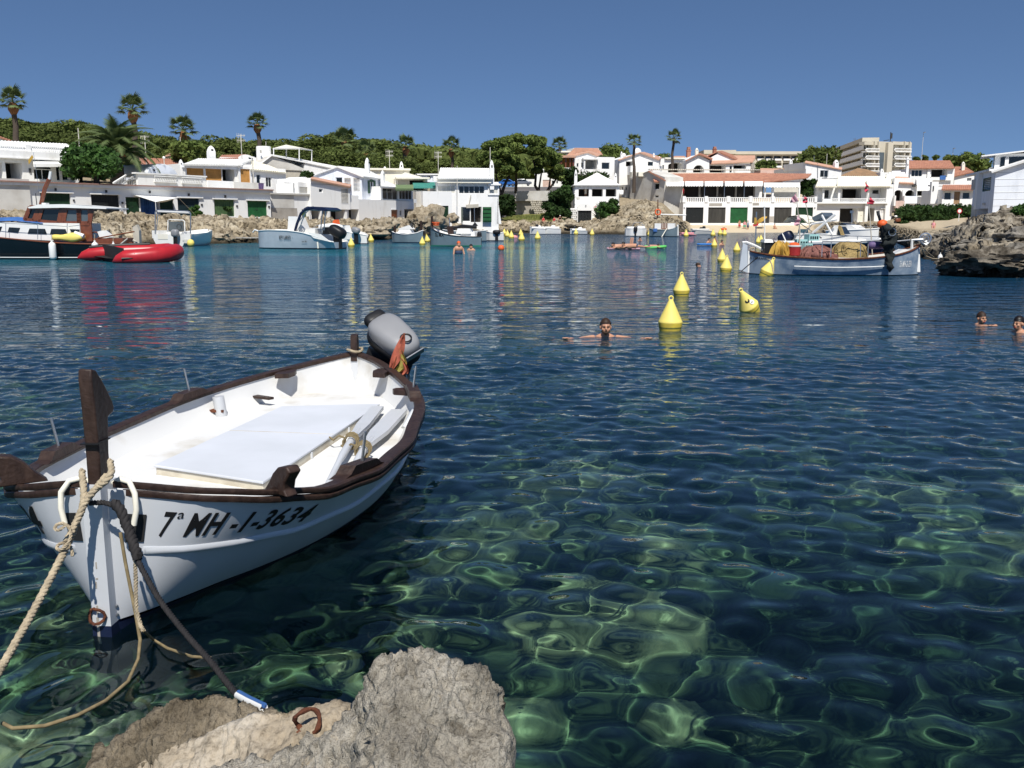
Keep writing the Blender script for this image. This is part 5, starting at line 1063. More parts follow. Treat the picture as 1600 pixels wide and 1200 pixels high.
for i in range(46):
    t_ = i / 45; q = a.lerp(b, t_) ; zt = P(1440, 318 + 3 * math.sin(i), 133).z - .8
    for k in range(3):
        z = 1.4 + (zt - 1.4) * (k + .5) / 3 + rn.uniform(-.15, .2); cl.append(((q.x + rn.uniform(-.2, .2), q.y + rn.uniform(-.5, .5), z), (.75, .9, .75))); blob(core, cl[-1][0], (.6, .8, .6), rn, 0)
V, F = leaf_cloud(rn, cl, 120, .22); t = thing('hedge', 'long dark green hedge in front of the low white house', 'hedge', (0, 0, 0)); obj_of('foliage', mesh_np('foliage', V, F, 'bush', core), t)
# ---- the big umbrella pines in the middle
def umbrella(label, trunks, clumps, d, seed, per=260, size=.34):
    base = P(trunks[0][0][0], trunks[0][0][1], d); t = thing('umbrella_pine', label, 'tree', base); rn = np.random.RandomState(seed)
    for tr in trunks:
        pts = [P(x, y, d + dd) - base for x, y, dd in tr[:-1]]; r0 = tr[-1]; MB().tube(pts, [r0 * (1 - .6 * i / (len(pts) - 1)) for i in range(len(pts))], 8).build('trunk' if tr is trunks[0] else 'limb', 'trunk', t)
    cl = []; core = MB()
    for x, y, rx, ry in clumps:
        for k in range(3):
            q = P(x + rn.uniform(-.3, .3) * rx, y + rn.uniform(-.3, .3) * ry, d + rn.uniform(-3.2, 3.2)) - base; s = d / FPX
            cl.append((tuple(q), (rx * s * .7, 2.0, ry * s * .75)))
        blob(core, cl[-1][0], (rx * s * .5, 1.5, ry * s * .5), rn, 0)
    V, F = leaf_cloud(rn, cl, per, size, .5); obj_of('crown', mesh_np('crown', V, F, 'pinedark', core), t); return t
umbrella('tall umbrella pine with a broad dark crown and a forked leaning trunk', [[(846, 330, 0), (848, 310, 0), (836, 290, .5), (838, 268, 1), (833, 250, 1), .34], [(848, 308, 0), (866, 285, -.5), (872, 272, 0), (862, 255, 0), .22], [(849, 316, 0), (842, 296, 0), (846, 270, 1), (850, 250, 1), .24], [(851, 306, 0), (858, 292, 0), (861, 268, 0), (872, 262, 0), .2]],
         [(812, 216, 18, 9), (795, 220, 14, 8), (830, 218, 16, 9), (846, 222, 14, 9), (808, 232, 20, 10), (832, 236, 18, 10), (855, 238, 14, 10), (866, 250, 12, 10), (848, 252, 16, 9), (872, 264, 10, 9), (864, 272, 14, 8), (842, 266, 12, 6), (876, 276, 7, 6)], 165, 71)
umbrella('umbrella pine leaning over the quay house roof with two dark trunks', [[(781, 332, 0), (783, 305, 0), (789, 288, .5), (797, 272, 1), (801, 258, 1), .36], [(806, 302, 2), (806.5, 280, 2), (807, 258, 1), .3], [(782, 300, 0), (776, 280, 0), (774, 262, 0), .22]],
         [(765, 228, 14, 8), (780, 224, 16, 9), (766, 243, 16, 9), (786, 240, 18, 10), (800, 250, 14, 9), (772, 256, 18, 9), (794, 266, 16, 7), (812, 262, 12, 8), (818, 272, 10, 6), (752, 250, 8, 8), (758, 264, 8, 6)], 158, 72)
# ---- palms
def frond_fan(seed):
    rn = random.Random(seed); mb = MB(); L = 1.0
    mb.tube([(0, 0, 0), (.35, 0, .06), (.62, 0, .02)], [.02, .016, .012], 4)
    for i in range(15):
        a = R(-88 + 176 * i / 14); l = .62 * (1 - .25 * abs(a) / 1.6) * rn.uniform(.9, 1.1); dx, dy = math.cos(a), math.sin(a); p0 = Vector((.58, 0, .02)); tip = p0 + Vector((dx * l, dy * l, -.30 * l * (.4 + abs(dy)))); mid = p0.lerp(tip, .55) + Vector((0, 0, .07))
        s = Vector((-dy, dx, 0)) * .055
        mb.add([p0, mid - s, tip, mid + s], [(0, 1, 2, 3)])
    o = mb.build('frond', 'palmleaf', None, 0); me = o.data; bpy.data.objects.remove(o); return me
FAN = [frond_fan(k) for k in range(3)]
def frond_feather(seed):
    rn = random.Random(seed); mb = MB(); pts = [Vector((t * 1.0, 0, .50 * t - .62 * t * t * t * 1.15)) for t in [i / 9 for i in range(10)]]
    mb.tube(pts, [.018 * (1 - .8 * i / 9) + .003 for i in range(10)], 4)
    for i in range(34):
        t = .14 + .86 * i / 33; k = t * 9; j = min(8, int(k)); q = pts[j].lerp(pts[j + 1], k - j); tv = (pts[j + 1] - pts[j]).normalized(); l = .24 * math.sin(math.pi * (.12 + .83 * t)) * rn.uniform(.85, 1.15)
        for sgn in (-1, 1):
            e = q + Vector((tv.x * l * .75, sgn * l * .85, tv.z * l * .75 - l * .35)); w = tv * .022
            mb.add([q - w, q + w, e], [(0, 1, 2)])
    o = mb.build('frond', 'palmleaf', None, 0); me = o.data; bpy.data.objects.remove(o); return me
FEA = [frond_feather(k) for k in range(3)]
def palm(label, px, d, ytop, ybot, spread, tw=.28, kind='fan', n=26, lean=0, skirt=True, ycrown=None):
    a = P(px, ybot, d); yc = ycrown or (ytop + spread * .42); c = P(px + lean, yc, d); t = thing('palm_tree', label, 'palm', a, random.uniform(0, .3)); t.rotation_euler.z = 0
    tw *= (.84 if px < 800 else .72) if kind == 'fan' else 1; top = c - a; mid = top * .5 + Vector((-.15 if lean >= 0 else .15, 0, 0))
    MB().tube([Vector((0, 0, -3)), Vector((0, 0, 0)), top * .25, mid, top * .8, top], [tw * 1.35, tw * 1.3, tw * 1.05, tw, tw * .95, tw * 1.05], 10).build('trunk', 'palmtrunk', t)
    S = spread / FPX * d * .5 * (1.22 if kind == 'fan' else 1); n = int(n * .8) if kind == 'fan' else n
    if skirt: MB().lathe([(tw * .9, -S * .75), (tw * 1.9, -S * .45), (tw * 1.7, -S * .15), (tw * .9, 0)], 12, top).build('dead_leaf_skirt', 'palmskirt', t)
    rn = random.Random(int(px * 7))
    for i in range(n):
        f = i / n; az = i * 2.399; tw = tw; el = (1.25 - 1.75 * f) if kind == 'fan' else (1.15 - 1.55 * f)
        o = obj_of('frond', (FAN if kind == 'fan' else FEA)[i % 3], t, top + Vector((0, 0, S * .08 * (1 - f))))
        o.rotation_euler = Matrix.Rotation(az + rn.uniform(-.2, .2), 3, 'Z').to_4x4().to_3x3().__matmul__(Matrix.Rotation(-el + rn.uniform(-.12, .12), 3, 'Y')).to_euler(); k = S * rn.uniform(.85, 1.08) / (1.1 if kind == 'fan' else .92); o.scale = (k, k, k)
    return t
palm('tall fan palm with a thick brown trunk at the far left over the villa', 26, 128, 142, 232, 40, .42, lean=-6, ycrown=160)
palm('tall windblown fan palm over the fig tree and date palm', 212, 122, 155, 240, 42, .40, lean=-5, ycrown=172)
palm('shorter fan palm behind the orange-roofed house with a brown leaf skirt', 290, 138, 189, 246, 40, .34, lean=-4, ycrown=204)
palm('slim fan palm rising behind the white tank of the gable hall', 406, 150, 183, 245, 30, .40, lean=-4, ycrown=194)
palm('fan palm half sunk in the pine wood behind the gable house', 538, 158, 206, 262, 36, .38, ycrown=220)
palm('fan palm with a bare trunk behind the pointed chimneys', 633, 155, 216, 268, 30, .36, lean=1, ycrown=228)
palm('thin fan palm behind the quay house roof and antennas', 707, 165, 221, 270, 30, .30, lean=-2, ycrown=232)
palm('small fan palm showing beside the crown of the umbrella pine', 874, 195, 219, 258, 26, .26, ycrown=229, skirt=False)
palm('straight fan palm growing before the dish house', 991, 160, 212, 273, 23, .32, ycrown=222, n=22, skirt=False)
palm('tallest fan palm standing beside the arched villa', 1050, 172, 206, 266, 24, .34, lean=3, ycrown=216, n=22, skirt=False)
palm('young fan palm low in the pine wood beyond the pergola terrace', 572, 154, 226, 262, 34, .3, ycrown=238, n=20)
palm('big date palm with drooping feather fronds beside the fig tree', 182, 96, 197, 262, 112, .55, kind='feather', n=46, lean=1, ycrown=244, skirt=False)
q = P(182, 242, 95.6); t = thing('palm_flower_spray', 'orange fruit stalks hanging in the heart of the date palm', 'palm fruit', q)
for i in range(12): a = i * 2.4; MB().tube([(0, 0, 0), (.5 * math.cos(a), .5 * math.sin(a), .35), (.9 * math.cos(a), .9 * math.sin(a), -.15)], [.04, .07, .03], 5).build('stalk', 'orange' if i % 2 else 'palmskirt', t)
# ---- agave and grass
def agave(px, py, d, r, label):
    q = P(px, py, d); t = thing('agave', label, 'plant', q, 0, 'agaves beside the cottage garage')
    rn = random.Random(int(px)); lm = MB().add([(0, -.09, 0), (0, .09, 0), (.5, .11, .26), (.5, -.11, .26), (1, 0, .34)], [(0, 3, 2, 1), (3, 4, 2)]).build('leaf', 'agave', None, 0); me = lm.data; bpy.data.objects.remove(lm)
    for i in range(18):
        o = obj_of('leaf', me, t); el = rn.uniform(.1, 1.0); o.rotation_euler = (Matrix.Rotation(i * 2.4, 3, 'Z') @ Matrix.Rotation(-el, 3, 'Y')).to_euler(); o.scale = (r, r, r)
for i, (x, y, r) in enumerate(((934, 342, 1.5), (941, 336, 1.7), (948, 340, 1.4), (954, 333, 1.5), (939, 328, 1.4))): agave(x, y, 138.5 + i * .6, r, 'grey-green agave rosette beside the cottage garage')
rn = np.random.RandomState(6); V = []
for i in range(2600):
    px = rn.uniform(784, 868); off = rn.uniform(6, 17); d = float(shore_d(px)) + off; x = (px - 800) / FPX * d / 1.0154; z = float(land_z(px, off)); a = rn.uniform(0, 3.14); l = rn.uniform(.15, .45); dx, dy = math.cos(a) * .05, math.sin(a) * .05
    V += [(x - dx, d - dy, z - .05), (x + dx, d + dy, z - .05), (x + rn.uniform(-.15, .15), d + rn.uniform(-.15, .15), z + l)]
mk('drygrass', (.20, .21, .06), .9, .3, .8, c2=(.10, .13, .035))
o = obj_of('grass', mesh_np('grass', np.array(V), np.arange(len(V)).reshape(-1, 3), 'drygrass')); o['kind'] = 'stuff'
q = P(872, 343, 142); tg = thing('flower_pot', 'red geraniums in pots beside the cottage garage arch', 'flowers', P(931, 327, 144.4)); rn = np.random.RandomState(3)
V, F = leaf_cloud(rn, [((0, 0, .2), (.45, .3, .35)), ((.5, 0, .1), (.3, .3, .3))], 60, .1); obj_of('bloom', mesh_np('bloom', V, F, 'redcloth'), tg); MB().lathe([(.2, -.35), (.28, .05)], 10).build('pot', 'terra', tg)
# == the small white boat in front
BX, BY, BA = -1.80, 3.89, math.atan2(.066, .998)
boat = thing('open_boat', 'white open wooden boat with brown gunwale, tall stem post and lettered bow', 'boat', (BX, BY, 0), -BA)
A_ = [0, .05, .13, .22, .35, .5, .66, .9, 1.2, 1.55, 1.9, 2.3, 2.8, 3.3, 3.8, 4.2, 4.55, 4.72, 4.8]
HR = np.interp(A_, [0, .13, .35, .66, 1.2, 1.9, 2.8, 3.3, 3.8, 4.2, 4.55, 4.8], [.045, .39, .63, .83, .98, 1.03, .96, .85, .65, .46, .27, .05])
HR[1] = .19; HR[3] = .52
HW = np.interp(A_, [0, .25, .49, .85, 1.38, 2.1, 3.2, 3.9, 4.4, 4.75, 4.8], [.035, .15, .27, .48, .69, .81, .76, .52, .25, .05, .045])
ZR = np.interp(A_, [0, .13, .35, .66, 1.2, 1.9, 2.8, 3.3, 3.8, 4.2, 4.55, 4.8], [.665, .60, .53, .46, .42, .41, .43, .45, .48, .50, .52, .55])
from bisect import bisect_right
def _cr(xs, ys, x):
    """smooth interpolation (monotone-ish Catmull-Rom)"""
    x = min(max(x, xs[0]), xs[-1]); i = min(max(bisect_right(xs, x) - 1, 0), len(xs) - 2); h = xs[i + 1] - xs[i]; t = (x - xs[i]) / h
    def sl(j):
        if j <= 0: return (ys[1] - ys[0]) / (xs[1] - xs[0])
        if j >= len(xs) - 1: return (ys[-1] - ys[-2]) / (xs[-1] - xs[-2])
        d0 = (ys[j] - ys[j - 1]) / (xs[j] - xs[j - 1]); d1 = (ys[j + 1] - ys[j]) / (xs[j + 1] - xs[j])
        return 0 if d0 * d1 <= 0 else 2 * d0 * d1 / (d0 + d1)
    m0, m1 = sl(i) * h, sl(i + 1) * h
    return (2 * t**3 - 3 * t * t + 1) * ys[i] + (t**3 - 2 * t * t + t) * m0 + (-2 * t**3 + 3 * t * t) * ys[i + 1] + (t**3 - t * t) * m1
def rail(a): return _cr(A_, HR, a), _cr(A_, ZR, a)
def hullx(a, z, off=0.0):
    hr, zr = rail(a); hw = _cr(A_, HW, a)
    if z <= 0: return hw * max(0.0, 1 + z / .42) ** .55 + off
    return hw + (hr - hw) * min(1.0, z / zr) ** .82 + off
NA = [4.8 * (i / 70) ** 1.25 for i in range(71)]
TZ = [0.02 + .98 * i / 14 for i in range(15)]
for sgn in (1, -1):
    pass
mb = MB(); rows = []
for a in NA:
    zr = rail(a)[1] - .01; z0 = .035
    rows.append([(hullx(a, z0 + (zr - z0) * t), a, z0 + (zr - z0) * t) for t in TZ])
mb.sheet(rows); mb.sheet([[(-x, y, z) for x, y, z in r[::-1]] for r in rows])
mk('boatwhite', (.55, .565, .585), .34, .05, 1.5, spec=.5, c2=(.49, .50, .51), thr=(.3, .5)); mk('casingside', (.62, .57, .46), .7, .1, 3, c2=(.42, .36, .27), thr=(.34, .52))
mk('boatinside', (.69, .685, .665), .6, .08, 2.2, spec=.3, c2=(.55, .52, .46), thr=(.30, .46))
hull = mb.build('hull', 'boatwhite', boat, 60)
mb = MB(); rows = [[(hullx(a, z), a, z) for z in (-.42, -.36, -.28, -.18, -.08, 0, .034)] for a in NA]
mb.sheet(rows); mb.sheet([[(-x, y, z) for x, y, z in r[::-1]] for r in rows]); mb.build('hull_bottom', 'navy', boat, 60)
mb = MB(); ZD = .28; rows = []
for a in NA[4:]:
    zr = rail(a)[1] - .005
    rows.append([(max(.004, hullx(a, ZD + (zr - ZD) * t) - .045 - .05 * (1 - t) ** 2), a, ZD + (zr - ZD) * t) for t in (1, .8, .55, .3, .12, 0)])
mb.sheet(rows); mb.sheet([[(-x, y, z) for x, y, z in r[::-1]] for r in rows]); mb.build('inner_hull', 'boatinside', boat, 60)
mb = MB(); mb.sheet([[(-max(.005, hullx(a, ZD) - .07), a, ZD + .004), (0, a, ZD + .012), (max(.005, hullx(a, ZD) - .07), a, ZD + .004)] for a in NA[8:]]); mb.build('deck', 'boatinside', boat, 60)
def sweep(prof, aa, sgn, fx, fz):
    rows = []
    for a in aa: rows.append([(sgn * (fx(a) + p[0]), a, fz(a) + p[1]) for p in prof])
    m = MB(); m.sheet(rows, close=True); n = len(prof); m.f.append(tuple(range(n))[::-1]); m.f.append(tuple((len(rows) - 1) * n + i for i in range(n)))
    if sgn < 0: m.f = [f[::-1] for f in m.f]
    return m
for sgn in (1, -1):
    sweep([(-.058, 0), (.018, 0), (.026, .009), (.026, .022), (.018, .030), (-.052, .030), (-.058, .025)], NA[1:], sgn, lambda a: rail(a)[0], lambda a: rail(a)[1]).build('gunwale', 'wood', boat, 40)
    sweep([(-.01, -.036), (.02, -.036), (.028, -.026), (.028, -.012), (.018, -.005), (-.01, -.005)], NA[1:], sgn, lambda a: rail(a)[0] - .004, lambda a: rail(a)[1]).build('rubbing_strip', 'wood', boat, 40)
    sweep([(-.015, -.02), (.014, -.016), (.022, 0), (.014, .016), (-.015, .02)], NA[2:], sgn, lambda a: hullx(a, rail(a)[1] * .56), lambda a: rail(a)[1] * .56).build('moulding', 'boatwhite', boat, 60)
MB().prism([(-.042, -.055, .045), (-.042, -.055, .68), (-.042, .09, .68), (-.042, .09, .045)], (.084, 0, 0)).build('stem', 'boatwhite', boat, 0); MB().prism([(-.043, -.056, -.40), (-.043, -.056, .045), (-.043, .09, .045), (-.043, .09, -.40)], (.086, 0, 0)).build('stem_foot', 'navy', boat, 0)
MB().prism([(-.035, 4.76, -.40), (-.035, 4.76, .55), (-.035, 4.86, .55), (-.035, 4.86, -.40)], (.07, 0, 0)).build('stern_stem', 'boatwhite', boat, 0)
pf = [(-.045, .60), (-.040, .80), (-.045, 1.0), (-.055, 1.14), (-.045, 1.185), (.0, 1.175), (.075, 1.10), (.14, 1.02), (.155, .985), (.14, .965), (.085, .955), (.065, .80), (.07, .60)]
o = MB().prism([(-.030, a * .85 + .012, z) for a, z in pf], (.060, 0, 0)).build('stem_post', 'wood', boat, 30)
bv = o.modifiers.new('b', 'BEVEL'); bv.width = .008; bv.segments = 2; bv.limit_method = 'ANGLE'
MB().box(-.037, -.046, .86, .037, .074, .865).build('post_groove', 'black', o, 0)
o = MB().prism([(-.03, a + 4.80, z) for a, z in ((-.05, .50), (-.045, .66), (-.03, .74), (.03, .75), (.045, .66), (.04, .50))], (.06, 0, 0)).build('stern_post', 'wood', boat, 30)
mb = MB(); mb.tube([(.07 * math.cos(i * .5), 4.80 + .085 * math.sin(i * .5), .60 + .01 * math.sin(i)) for i in range(14)], .012, 6); mb.build('rope_turn', 'rope', o)
def horn(a, sgn, tilt):
    x, z = rail(a); root = Vector((sgn * (x + (.0 if sgn > 0 else -.02)), a, z + (.01 if sgn > 0 else .035))); out = Vector((sgn * .75, -.55, 0)).normalized(); up = Vector((0, 0, 1)); side = out.cross(up)
    q = [(-.10, 0, .05), (-.055, .05, .032), (-.02, .10, .03), (.02, .135, .036), (.09, .15, .042), (.115, .125, .045), (.07, .07, .036), (.06, .03, .04), (.085, 0, .05)]
    f = [root + out * u * tilt + up * v for u, v, w in q]; m = MB(); m.prism([p - side * .035 for p in f], side * .07); return m
for a, sgn, tl in ((.42, 1, 1.0), (.20, -1, 1.2)):
    o = horn(a, sgn, tl).build('bitt', 'wood', boat, 30); bv = o.modifiers.new('b', 'BEVEL'); bv.width = .008; bv.segments = 2; bv.limit_method = 'ANGLE'
for a, sgn in ((1.08, 1), (3.25, 1), (1.35, -1), (3.05, -1)):
    pr = [(-.25, .028), (-.18, .042), (-.13, .082), (.10, .082), (.16, .046), (.23, .028)]
    f = []; g_ = []
    for da, dz in pr: x, z = rail(a + da); f.append((sgn * (x - .085), a + da, z + dz)); g_.append((sgn * (x + .0), a + da, z + dz))
    base = [(sgn * (rail(a + da)[0] - .085), a + da, rail(a + da)[1] + .03) for da in (.24, -.26)]; baseo = [(sgn * (rail(a + da)[0]), a + da, rail(a + da)[1] + .03) for da in (.24, -.26)]
    m = MB(); F1 = f + base; F2 = g_ + baseo; n = len(F1); m.add(F1 + F2, [tuple(range(n)), tuple(range(2 * n - 1, n - 1, -1))] + [(i, i + n, (i + 1) % n + n, (i + 1) % n) for i in range(n)])
    o = m.build('thole_block', 'wood', boat, 20, weld=True); x, z = rail(a); MB().tube([(sgn * (x - .04), a, z + .08), (sgn * (x - .035 + .02), a - .01, z + .25)], .008, 8).build('thole_pin', 'metal', o)
for a, sgn in ((4.05, -1), (4.12, 1), (3.45, 1)):
    x, z = rail(a); w = .30 if a > 4 else .16
    m = MB(); m.prism([(sgn * (x - .05), a - w / 2, z - .02), (sgn * (x - .16), a - w / 2 + .03, z - .02), (sgn * (x - .18), a, z - .02), (sgn * (x - .16), a + w / 2 - .03, z - .02), (sgn * (x - .04), a + w / 2, z - .02)], (0, 0, .04)); m.build('knee', 'wood', boat, 0)
MB().prism([(-.62, 3.70, .34), (-.45, 3.62, .34), (-.42, 3.66, .34), (-.60, 3.76, .34)], (0, 0, .02)).build('wooden_wedge', 'wood', boat, 0)
def tol(v):
    d = Vector((v.x - BX, v.y - BY)); c, s_ = math.cos(BA), math.sin(BA); return Vector((d.x * c - d.y * s_, d.x * s_ + d.y * c, v.z))
ZT = .345
bxp = [tol(G(x, y, ZT)) for x, y in ((243, 727), (411, 753), (592, 632), (440, 636))]
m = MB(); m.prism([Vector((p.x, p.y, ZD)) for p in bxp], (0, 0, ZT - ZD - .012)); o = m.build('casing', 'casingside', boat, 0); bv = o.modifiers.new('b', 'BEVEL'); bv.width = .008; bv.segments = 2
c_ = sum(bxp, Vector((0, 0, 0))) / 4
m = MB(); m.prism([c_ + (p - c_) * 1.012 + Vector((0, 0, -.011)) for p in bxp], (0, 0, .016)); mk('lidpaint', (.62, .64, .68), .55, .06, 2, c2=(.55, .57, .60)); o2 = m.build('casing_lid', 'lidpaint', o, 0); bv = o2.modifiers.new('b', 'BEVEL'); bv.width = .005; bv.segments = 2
q0_, q1_ = bxp[0].lerp(bxp[3], .52), bxp[1].lerp(bxp[2], .52); MB().bar(q0_ + Vector((0, 0, .0055)), q1_ + Vector((0, 0, .0055)), .006, .002).build('lid_seam', 'casingside', o, 0)
for k_ in range(4): MB().bar(bxp[k_] * .995 + c_ * .005 - Vector((0, 0, ZT - ZD - .006)), bxp[(k_ + 1) % 4] * .995 + c_ * .005 - Vector((0, 0, ZT - ZD - .006)), .014, .006).build('shadow_gap', 'cement', o, 0)  # thin strip coloured as a shadow gap and grime line at the casing foot
for t_ in (.33, .66): q = bxp[1].lerp(bxp[2], t_); MB().box(q.x - .002, q.y - .008, ZD + .01, q.x + .012, q.y + .008, ZT - .015).build('batten', 'boatwhite', o, 0)
m = MB(); m.sheet([[(-(hullx(a, .45) - .03), a, rail(a)[1] - .012 - .02 * a), (0, a, rail(a)[1] - .004 - .02 * a), (hullx(a, .45) - .03, a, rail(a)[1] - .012 - .02 * a)] for a in (.06, .12, .18, .24, .30)]); m.build('foredeck', 'boatinside', boat, 0)
p = tol(G(350, 640, .34)); m = MB(); m.tube([p + Vector((-.02, .02, -.14)), p + Vector((-.05, .02, .10))], .045, 14); o = m.build('pipe_socket', 'boatwhite', boat, 40); MB().box(p.x - .16, p.y - .02, p.z - .02, p.x + .0, p.y + .03, p.z).build('bracket', 'rust', o, 0)
MB().tube([p + Vector((.03, 0, -.12)), p + Vector((.09, -.03, -.11))], .006, 6).build('latch', 'darkmetal', o)
p = tol(G(642, 650, .36)); m = MB(); m.tube([p + Vector((-.03, -.1, -.08)), p + Vector((.02, .05, .02))], .03, 12); m.build('pipe_socket', 'boatwhite', boat, 40)
m = MB(); m.tube([(-.01 + .035 * math.sin(i * .55), -.075 - .01 * math.cos(i), .10 + .035 * math.cos(i * .55)) for i in range(12)], .007, 6); m.build('mooring_eye', 'rust', boat)
m = MB()
for k in range(4): m.ball((.044, .0 + .028 * (k % 2), .075 + .04 * (k // 2)), .009, 0)
m.build('bolt', 'metal', boat)
m = MB()
for k, (z0, z1, w_) in enumerate(((-.1, .085, .012), (.1, .14, .008), (.22, .25, .007), (.26, .268, .01), (.31, .34, .006))): m.box(-.042 + .02 + .004 * k, -.0565, z0, -.042 + .02 + .004 * k + w_, -.0545, z1)
m.build('chipped_paint', 'cement', boat, 0)
def lettering(txt, a_of, z_of, name, sgn, dep=.004, size=.15, shear=.18, bold=.004, flip=False):
    cu = bpy.data.curves.new('letters', 'FONT'); cu.body = txt; cu.size = size; cu.shear = shear; cu.offset = bold; cu.resolution_u = 3; cu.space_character = 1.08
    ob = bpy.data.objects.new('letters', cu); COL.objects.link(ob); dg = bpy.context.evaluated_depsgraph_get(); me = bpy.data.meshes.new_from_object(ob.evaluated_get(dg))
    bm = bmesh.new(); bm.from_mesh(me); bmesh.ops.triangulate(bm, faces=bm.faces); bmesh.ops.subdivide_edges(bm, edges=[e for e in bm.edges if e.calc_length() > .05], cuts=2)
    xs = [v.co.x for v in bm.verts]; w = max(xs); h_ = size * .70
    for v in bm.verts:
        u = v.co.x / w; t = v.co.y / h_; a = a_of(u); z = z_of(u, t); v.co = Vector((sgn * (hullx(a, z) + dep), a, z))
    bm.to_mesh(me); bm.free(); bpy.data.objects.remove(ob); me.materials.append(M['black']); o = obj_of(name, me, boat); return o
def a_at(px, zf):
    best = None
    for i in range(400):
        a = .03 + i * .004; z = rail(a)[1] * zf; x = hullx(a, z); c, s_ = math.cos(-BA), math.sin(-BA); w = Vector((BX + x * c - a * s_, BY + x * s_ + a * c, z)); r_ = w - Vector((0, 0, CAMH)); f = r_.y * _C - r_.z * _S; q = 800 + FPX * r_.x / f
        if best is None or abs(q - px) < best[0]: best = (abs(q - px), a)
    return best[1]
at = [a_at(x, .77) for x in range(248, 489, 8)]
def a_txt(u): k = u * (len(at) - 1); i = min(int(k), len(at) - 2); return at[i] + (at[i + 1] - at[i]) * (k - i)
lettering('7  MH -1-3634', a_txt, lambda u, t: rail(a_txt(u))[1] * (.668 + .180 * t), 'registration', 1)
a7 = a_txt(.105), a_txt(.145)
lettering('a', lambda u: a7[0] + (a7[1] - a7[0]) * u, lambda u, t: rail(a7[0])[1] * (.80 + .07 * t), 'registration', 1, shear=0, bold=.0)
lettering('MH -1-3634', lambda u: 1.15 - 1.0 * u, lambda u, t: rail(1.15 - 1.0 * u)[1] * (.655 + .215 * t), 'registration', -1)
for sgn in (1, -1):
    m = MB(); rows = [[(sgn * (hullx(a, rail(a)[1] * t) + .012), a, rail(a)[1] * t) for t in (.62, .82)] for a in (.02, .03, .04, .052)]; m.sheet(rows if sgn > 0 else [r[::-1] for r in rows]); m.build('chafe_pad', 'rubber', boat, 0)
for sgn in (1, -1):
    x, z = rail(.14); m = MB(); m.tube([(sgn * .05, .05, z + .07), (sgn * .09, .03, z + .095), (sgn * .135, .02, z + .085), (sgn * .165, .0, z + .04), (sgn * .17, -.005, z - .03), (sgn * .155, -.01, z - .10)], .0125, 10); m.build('hose_guard', 'cream', boat, 60)
mo = P(606, 560, 8.75); ml = tol(mo); motor = thing('outboard_motor', 'grey and black outboard motor tilted up on the stern of the white boat', 'motor', mo)
def rbox(L_, W_, H_, ex=3.2, n=14):
    m = MB(); rows = []
    for i in range(n + 1):
        ph = -math.pi / 2 + math.pi * i / n; row = []
        for j in range(2 * n):
            th = math.pi * j / n; f = lambda v, e: math.copysign(abs(v) ** (2 / e), v)
            row.append((f(math.cos(ph), ex) * f(math.cos(th), ex) * L_ / 2, f(math.cos(ph), ex) * f(math.sin(th), ex) * W_ / 2, f(math.sin(ph), ex) * H_ / 2))
        rows.append(row)
    m.sheet(rows, close=True); return m
p0, p1 = P(588, 503, 8.72), P(646, 556, 8.45); ax = (p1 - p0).normalized(); nz = Vector((.32, -.78, .55)); nz = (nz - ax * nz.dot(ax)).normalized(); ay = nz.cross(ax).normalized(); rot = Matrix((ax, ay, nz)).transposed(); cc = (p0 + p1) / 2 - mo
mk('cowl', (.24, .24, .245), .38, .08, 3, spec=.5)
m = rbox(.54, .32, .24); m.v = [tuple(rot @ Vector((v[0], v[1] * (1 - .22 * v[0] / .56), v[2] * (1 + .25 * v[0] / .56))) + cc + nz * .02) for v in m.v]; cw = m.build('cowling', 'cowl', motor, 50)
m = rbox(.56, .345, .17); m.v = [tuple(rot @ Vector((v[0], v[1] * (1 - .2 * v[0] / .56), v[2])) + cc - nz * .075) for v in m.v]; m.build('lower_cowl', 'black', motor, 50)
m = rbox(.12, .22, .12); m.v = [tuple(rot @ Vector(v) + cc - ax * .29 + nz * .03) for v in m.v]; m.build('handle', 'black', motor, 50)
m = MB(); m.tube([cc + ax * .16 + nz * .152 + ax * (.05 * math.cos(i * .45)) + ay * (.05 * math.sin(i * .45)) for i in range(15)], .007, 6); m.build('emblem_ring', 'black', cw, 40)
m = MB(); m.prism([rot @ Vector(v) + cc for v in ((.27, -.12, -.02), (.27, .12, -.02), (.285, .10, .06), (.285, -.10, .06))], ax * .012); m.build('vent', 'metal', cw, 0)
m = MB(); q0 = P(604, 560, 8.8) - mo; q1 = P(612, 600, 8.85) - mo; m.bar(q0, q1, .34, .26, (0, 1, 0)); m.bar(P(572, 556, 8.75) - mo, P(640, 582, 8.75) - mo, .16, .2); m.build('bracket', 'black', motor, 0)
m = MB(); q0 = P(620, 575, 8.9) - mo; m.tube([q0, P(628, 612, 8.95) - mo, P(630, 650, 9.0) - mo], [.09, .07, .06], 10); m.box(q0.x - .05, q0.y - .05, -mo.z - .55, q0.x + .07, q0.y + .25, -mo.z - .3); m.build('leg', 'black', motor, 40)
m = MB(); m.box(*(P(623, 598, 8.6) - mo), *(P(634, 604, 8.66) - mo)); m.build('warning_label', 'buoytop', motor, 0)
m = MB(); m.tube([P(633, 572, 8.6) - mo, P(636, 600, 8.62) - mo], .012, 6); m.build('tilt_rod', 'metal', motor)
fb = P(600, 602, 8.05); ft = P(632, 521, 7.95); t = thing('flag', 'faded red and yellow flag furled round its staff at the stern of the white boat', 'flag', fb)
MB().tube([(0, 0, -.12), ft - fb], .011, 8).build('staff', 'varnish', t); MB().box(-.12, -.05, -.16, .12, .06, -.11).build('staff_step', 'wood', t, 0)
mk('flagred', (.55, .15, .09), .85, .3, 9); mk('flagyellow', (.50, .42, .10), .85, .3, 9); ax = (ft - fb).normalized(); sx2 = ax.cross(Vector((0, 1, 0))).normalized(); L_ = (ft - fb).length
